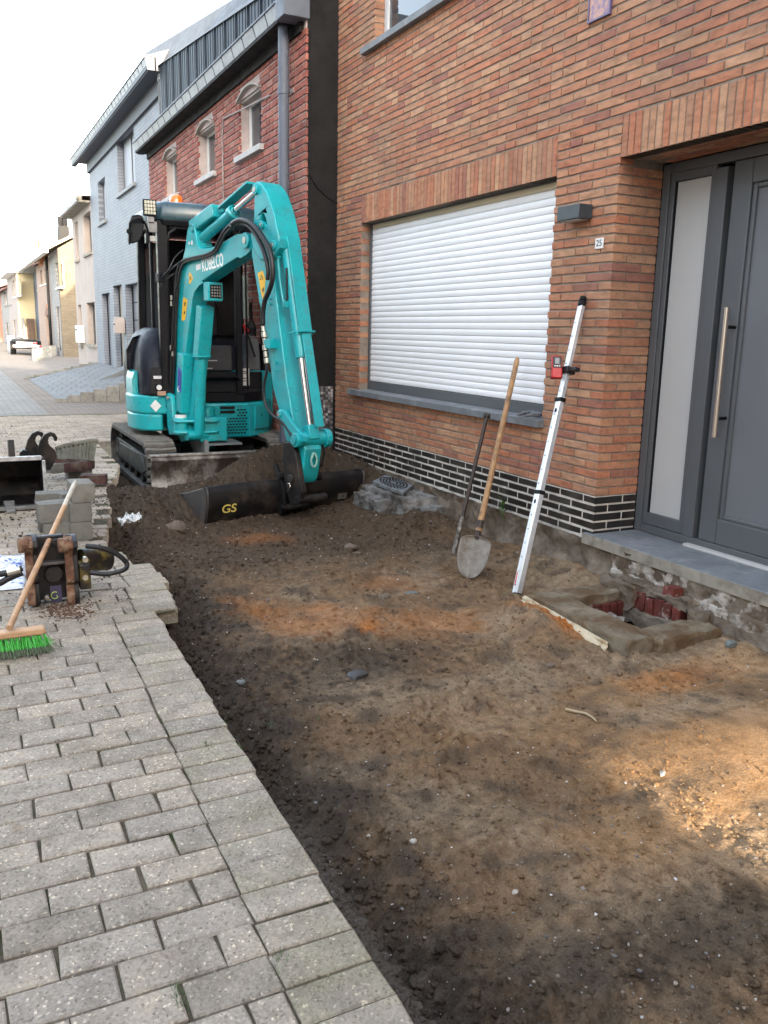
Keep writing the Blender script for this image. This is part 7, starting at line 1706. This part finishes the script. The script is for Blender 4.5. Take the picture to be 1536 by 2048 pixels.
# plastic bag under the hoses
M_bag, n_, bs_ = newmat('white_blue_plastic'); f_ = noise(n_, 16, 3, .5, wpos(n_)); n_.links.new(ramp(n_, f_, [(.0, (.66, .68, .72)), (.56, (.66, .68, .72)), (.58, (.06, .12, .45)), (.66, (.08, .15, .5)), (.68, (.66, .68, .72))], 'CONSTANT'), bs_.inputs['Base Color']); bs_.inputs['Roughness'].default_value = .3
U, V_ = np.meshgrid(np.linspace(0, 1, 40), np.linspace(0, 1, 30)); u, v = U.ravel(), V_.ravel()
ba, bb_, bc_ = atZ(-60, 1190, 0), atZ(50, 1178, 0), atZ(-40, 1120, 0)
P = ba+(bb_-ba)*u[:, None]+(bc_-ba)*v[:, None]; env = np.sin(np.pi*np.clip(u, 0, 1))**.4*np.sin(np.pi*np.clip(v, 0, 1))**.5
P[:, 2] += .006+env*(.035+.03*np.abs(fbm(P*9, 3))); P[:, :2] += (.012*fbm(P*12+3, 2))[:, None]
sheetgrid('plastic_bag', P, 40, 30, M_bag, th=.001, smooth=False, label='crumpled white plastic bag with blue print at the left edge', cat='plastic bag')
U, V_ = np.meshgrid(np.linspace(0, 1, 26), np.linspace(0, 1, 14)); u, v = U.ravel(), V_.ravel()
ba, bb_, bc_ = atZ(243, 1058, .02), atZ(285, 1045, .03), atZ(238, 1046, .02); P = ba+(bb_-ba)*u[:, None]+(bc_-ba)*v[:, None]; P[:, 2] += .02+.05*np.abs(fbm(P*14, 3)); P[:, :2] += (.02*fbm(P*17+3, 2))[:, None]
sheetgrid('plastic_scrap', P, 26, 14, simple('torn_white_plastic', (.62, .64, .64), .4, bmp=0, var=.2, scale=30, dirt=(.10, .10, .09), dscale=25, dlo=.5, dhi=.6), th=.001, smooth=False, label='torn scrap of white plastic at the edge of the paving', cat='plastic scrap')
# ---- stacked concrete blocks between attachment and buckets
def blockmesh(sx, sy_, sz, seed):
    b = B(); rough_box(b, -sx/2, sx/2, -sy_/2, sy_/2, 0, sz, .0035, 5, seed); me = b.build('tmp', M_kerb, None, smooth=40, loc=(0, 0, 0)); d = me.data; bpy.data.objects.remove(me); d.name = 'block'; return d
blks = [blockmesh(.14, .22, .125, k) for k in range(5)]; blkw = [blockmesh(.21, .14, .125, k+9) for k in range(3)]
M_kerb2 = simple('sandy_block', (.17, .165, .145), .9, var=.25, scale=10, bmp=.4, bscale=70, dirt=(.12, .11, .09), dscale=8, rvar=.25)
for d in blks+blkw: d.materials.clear(); d.materials.append(M_kerb2)
YS0 = float(atZ(162, 1082, 0)[1])
def block(px, lvl, lab, wide=False, dy=0.0, rz=0.0):
    x = float(atY(px, 1050, YS0+dy)[0]); o = link('concrete_block', (blkw if wide else blks)[random.randrange(3)], None, (x, YS0+.11+dy, lvl*.127+.001)); o.rotation_euler.z = rz
    return tag(o, lab, 'block', 'loose concrete blocks stacked on the paving')
block(162, 0, 'lowest block of the right column, behind the attachment', rz=.03); block(165, 1, 'middle block of the right column, behind the broom handle end', rz=-.04); block(169, 2, 'topmost block of the right column, beside the end of the broom handle', rz=.05)
block(124, 0, 'lowest wide block left of the right column, behind the broom handle', True, -.02); block(113, 1, 'upper wide block of the left column, crossed by the broom handle', True, .0, .08); 
block(148, 0, 'bottom block wedged between the two front columns', dy=.26); block(112, 0, 'low block directly behind the left front column', True, .30); block(110, 1, 'block on top of the rear pair, next to the toothed bucket rim', True, .36, -.1); block(152, 1, 'tilted dark block on the rear pair of the stack', True, .34, .35)
M_rbr = simple('loose_red_brick', (.075, .035, .03), .85, var=.4, scale=14, bmp=.5, bscale=60, dirt=(.14, .12, .10), dscale=10)
lb = ['loose red brick on the lower right of the brick pile before the ribbed bucket', 'loose red brick beside it, middle of the pile before the ribbed bucket', 'loose dark brick on top of the pile before the ribbed bucket', 'half buried dark brick right of the pile, nearest the excavator track', 'mossy brick at the left of the pile behind the hook plates']
for k, (px, py, z, mt) in enumerate(((165, 922, .08, M_rbr), (150, 926, .08, M_rbr), (134, 906, .17, M_rbr), (190, 952, .02, M_rbr), (122, 928, .08, M_kerb2), (160, 940, .0, M_kerb2))):
    q_ = atZ(px, py+18, z); b = B(); rough_box(b, q_[0]-.11, q_[0]+.11, q_[1], q_[1]+.12, z, z+.085, .006, 4, k+3, rot=(k*.7) % 1-.4); o = b.build('loose_brick', mt, None, smooth=40, label=(lb+['pale block under the red bricks before the ribbed bucket'])[k], cat='brick')
# ---- toothed bucket, opening towards the camera
YT1 = float(atZ(45, 1022, 0)[1]); xR = float(atY(88, 980, YT1)[0]); xL = xR-.95
tb = empty('toothed_bucket', ((xL+xR)/2, YT1, 0), 'black toothed digging bucket lying with its open side towards the camera', 'excavator bucket')
zr1 = float(atY(45, 918, YT1+.05)[2])
secb = [(0, .03), (.20, .0), (.42, .04), (.52, .18), (.50, .34), (.36, zr1-.02), (.08, zr1)]
b = B(); vs = []; m_ = len(secb)
inn = [(y*.92+.01, z*.90+.02) for y, z in secb]
for x in (xL, xR):
    vs += [(x, YT1+y, z) for y, z in secb]
for x in (xL, xR):
    vs += [(x, YT1+y, z) for y, z in inn]
fs = []
for j in range(m_-1): fs += [(j, j+1, m_+j+1, m_+j), (2*m_+j+1, 2*m_+j, 3*m_+j, 3*m_+j+1)]
for j in (0, m_-1): fs.append((j, m_+j, 3*m_+j, 2*m_+j))
b.add(vs, fs); bsh = b.build('bucket_shell', M_bkt, tb, smooth=40)
for x in (xL-.02, xR-.0):
    b = B(); b.prism([(x, YT1+y, z) for y, z in secb], (.02, 0, 0)); b.build('side_plate', M_bkt, tb, bevel=.003)
b = B(); b.box(xL, xR, YT1+.05, YT1+.075, zr1-.015, zr1+.018); b.box(xR-.002, xR+.022, YT1-.012, YT1+.012, .05, zr1-.01); b.build('worn_rim', simple('bright_worn_edge', (.45, .45, .45), .4, metal=.4, var=.4, scale=20, bmp=0), tb, bevel=.003)
M_tooth = simple('worn_tooth', (.17, .17, .16), .6, metal=.2, var=.35, scale=18, bmp=.4)
for k in range(5):
    x = xR-.03-.215*k; b = B(); b.hexa([(x-.035, YT1-.07, .0), (x+.035, YT1-.07, .0), (x+.04, YT1+.10, .0), (x-.04, YT1+.10, .0), (x-.028, YT1-.07, .025), (x+.028, YT1-.07, .025), (x+.04, YT1+.10, .07), (x-.04, YT1+.10, .07)]); b.build('tooth', M_tooth, tb, bevel=.006)
b = B(); b.box(xL, xR, YT1-.02, YT1+.05, .012, .04); b.build('lip_plate', M_tooth, tb, bevel=.003)
# small bracket on the rim at the left
b = B(); 
for x in (xR-.22, xR-.50): b.prism([(x, YT1+.08, zr1), (x, YT1+.30, zr1-.05), (x, YT1+.28, zr1+.12), (x, YT1+.12, zr1+.14)], (.04, 0, 0))
b.build('hanger_plates', M_bkt, tb, bevel=.004)
# ---- ribbed bucket with two hooks behind it
YH = YT1+.62
hb = empty('hook_bucket', tuple(atY(95, 930, YH)*np.array([1, 1, 0])), 'black bucket with two curved coupling hooks and a ribbed shell behind the block stack', 'excavator bucket')
def hookp(x0, y0, s_):  # hook outline (photo px) scaled; C-shaped hook opening to the right
    o_ = [(0, 70), (-4, 45), (2, 22), (12, 6), (26, 0), (38, 4), (44, 14), (42, 22), (36, 22), (34, 14), (28, 10), (22, 14), (20, 24), (26, 34), (38, 44), (42, 58), (34, 78), (26, 92), (8, 92)]
    return [(x0+x*s_, y0+y*s_) for x, y in o_]
for x0, y0, d, in ((54, 862, .06), (79, 864, -.10)):
    P3 = [atY(x, y, YH+d) for x, y in hookp(x0, y0, .83)]; b = B(); b.prism(P3, (0.0, .05, 0)); b.build('coupling_hook', M_bkt, hb, bevel=.005)
b = B(); P3 = [atY(x, y, YH) for x, y in ((40, 905), (46, 900), (58, 902), (60, 918), (40, 918))]; b.prism(P3, (0, .08, 0)); b.build('hook_foot', M_bkt, hb, bevel=.005)
rib_top = [(112, 898), (130, 892), (150, 888), (170, 884), (185, 882), (194, 883)]; rib_bot = [(115, 912), (132, 912), (150, 913), (168, 914), (180, 915), (187, 916)]
nT = len(rib_top); M_ribs = simple('dusty_olive_steel', (.125, .125, .095), .8, var=.25, scale=10, bmp=.3, dirt=(.06, .055, .045), dscale=7)
tp = [atY(x, y, YH+.12+.02*i) for i, (x, y) in enumerate(rib_top)]; bt_ = [atY(x, y+6, YH-.02+.02*i) for i, (x, y) in enumerate(rib_bot)]
b = B(); b.add([p for q in zip(tp, bt_) for p in q]+[p+np.array([0, .03, -.01]) for q in zip(tp, bt_) for p in q], [(2*i, 2*i+1, 2*i+3, 2*i+2) for i in range(nT-1)]+[(2*nT+2*i, 2*nT+2*i+2, 2*nT+2*i+3, 2*nT+2*i+1) for i in range(nT-1)]+[(2*i, 2*i+2, 2*nT+2*i+2, 2*nT+2*i) for i in range(nT-1)]+[(2*nT-2, 2*nT-1, 4*nT-1, 4*nT-2)]); rs_ = b.build('ribbed_shell', M_ribs, hb, smooth=50)
b = B(); b.tube(crom([p+np.array([0, -.005, 0]) for p in tp]), .022, 8); b.build('rim_bar', M_ribs, rs_, smooth=60)
for k in range(11):
    t = (k+.5)/11*(nT-1); i = int(t); f_ = t-i; a = tp[i]+(tp[i+1]-tp[i])*f_; c_ = bt_[i]+(bt_[i+1]-bt_[i])*f_; b = B(); b.beam(a+np.array([0, -.012, 0]), c_+np.array([0, -.012, 0]), .014, .012, up=(0, -1, 0)); b.build('shell_rib', M_ribs, rs_, smooth=0)
# ---- earth crumbs spilt on the paving
Vs = []; Fs = []; Cs = []; nn = 0
for i in range(2600):
    r_ = random.random()
    if r_ < .45: px, py = random.uniform(-10, 260), random.uniform(950, 1210)
    elif r_ < .7: px, py = random.gauss(130, 30), random.gauss(1222, 10)
    elif r_ < .85: px, py = random.gauss(240, 35), random.gauss(1010, 30)
    else: px, py = random.uniform(0, 180), random.uniform(830, 960)
    q_ = atZ(px, py, 0)
    if q_[0] > edgeX(q_[1])-.01 or q_[1] > 14: continue
    s_ = min(.014, .0015+abs(random.gauss(0, .0028)))*(1 if q_[1] < 6.5 else 1.5); v, f = cv2[random.randrange(6)]
    Vs.append(v*s_*np.array([1, 1, .7])+q_+np.array([0, 0, s_*.4])); Fs.append(f+nn); nn += len(v); k = random.uniform(.6, 1.3); colr = np.array([.045, .035, .028])*k if not (.45 < r_ < .7) else np.array([.13, .07, .04])*k; Cs.append(np.tile(colr, (len(v), 1)))
mesh_np('paving_crumbs', np.concatenate(Vs), np.concatenate(Fs), M_peb, None, smooth=False, col=np.concatenate(Cs), kind='stuff')
# ---- tufts of grass and moss in the joints
b = B(); rnd = random.Random(3)
for (px, py, n_) in ((540, 1452, 14), (380, 1462, 22), (412, 1492, 22), (560, 1920, 18), (548, 1955, 10), (360, 2005, 30), (355, 1990, 20), (295, 1450, 8), (640, 1440, 6), (450, 1450, 10), (480, 1500, 8)):
    c_ = atZ(px, py, -.006)
    for k in range(n_):
        o_ = c_+np.array([rnd.gauss(0, .008), rnd.gauss(0, .018), 0]); a = rnd.uniform(0, 6.28); h_ = rnd.uniform(.008, .03); d = np.array([math.cos(a)*.5, math.sin(a)*.5, 1])*h_; s_ = np.array([-math.sin(a), math.cos(a), 0])*.0011
        b.add([o_-s_, o_+s_, o_+d*.6+s_*.7+np.array([0, 0, 0]), o_+d], [(0, 1, 2), (0, 2, 3)])
b.build('joint_grass', M_leaf, None, smooth=0, kind='stuff', loc=(0, 0, 0))
tag(bpy.data.objects['joint_grass'], 'tufts of grass and moss in the paver joints', 'grass')
for nm, lb_, ct_ in (('soil_clods', 'loose brown clods scattered over the dug soil', 'soil'), ('edge_crumbs', 'dark crumbs of earth along the cut paving edge', 'soil'), ('gravel', 'small pale pebbles scattered over the soil', 'gravel'), ('paving_crumbs', 'spilt earth crumbs lying on the paving', 'soil')):
    tag(bpy.data.objects[nm], lb_, ct_)
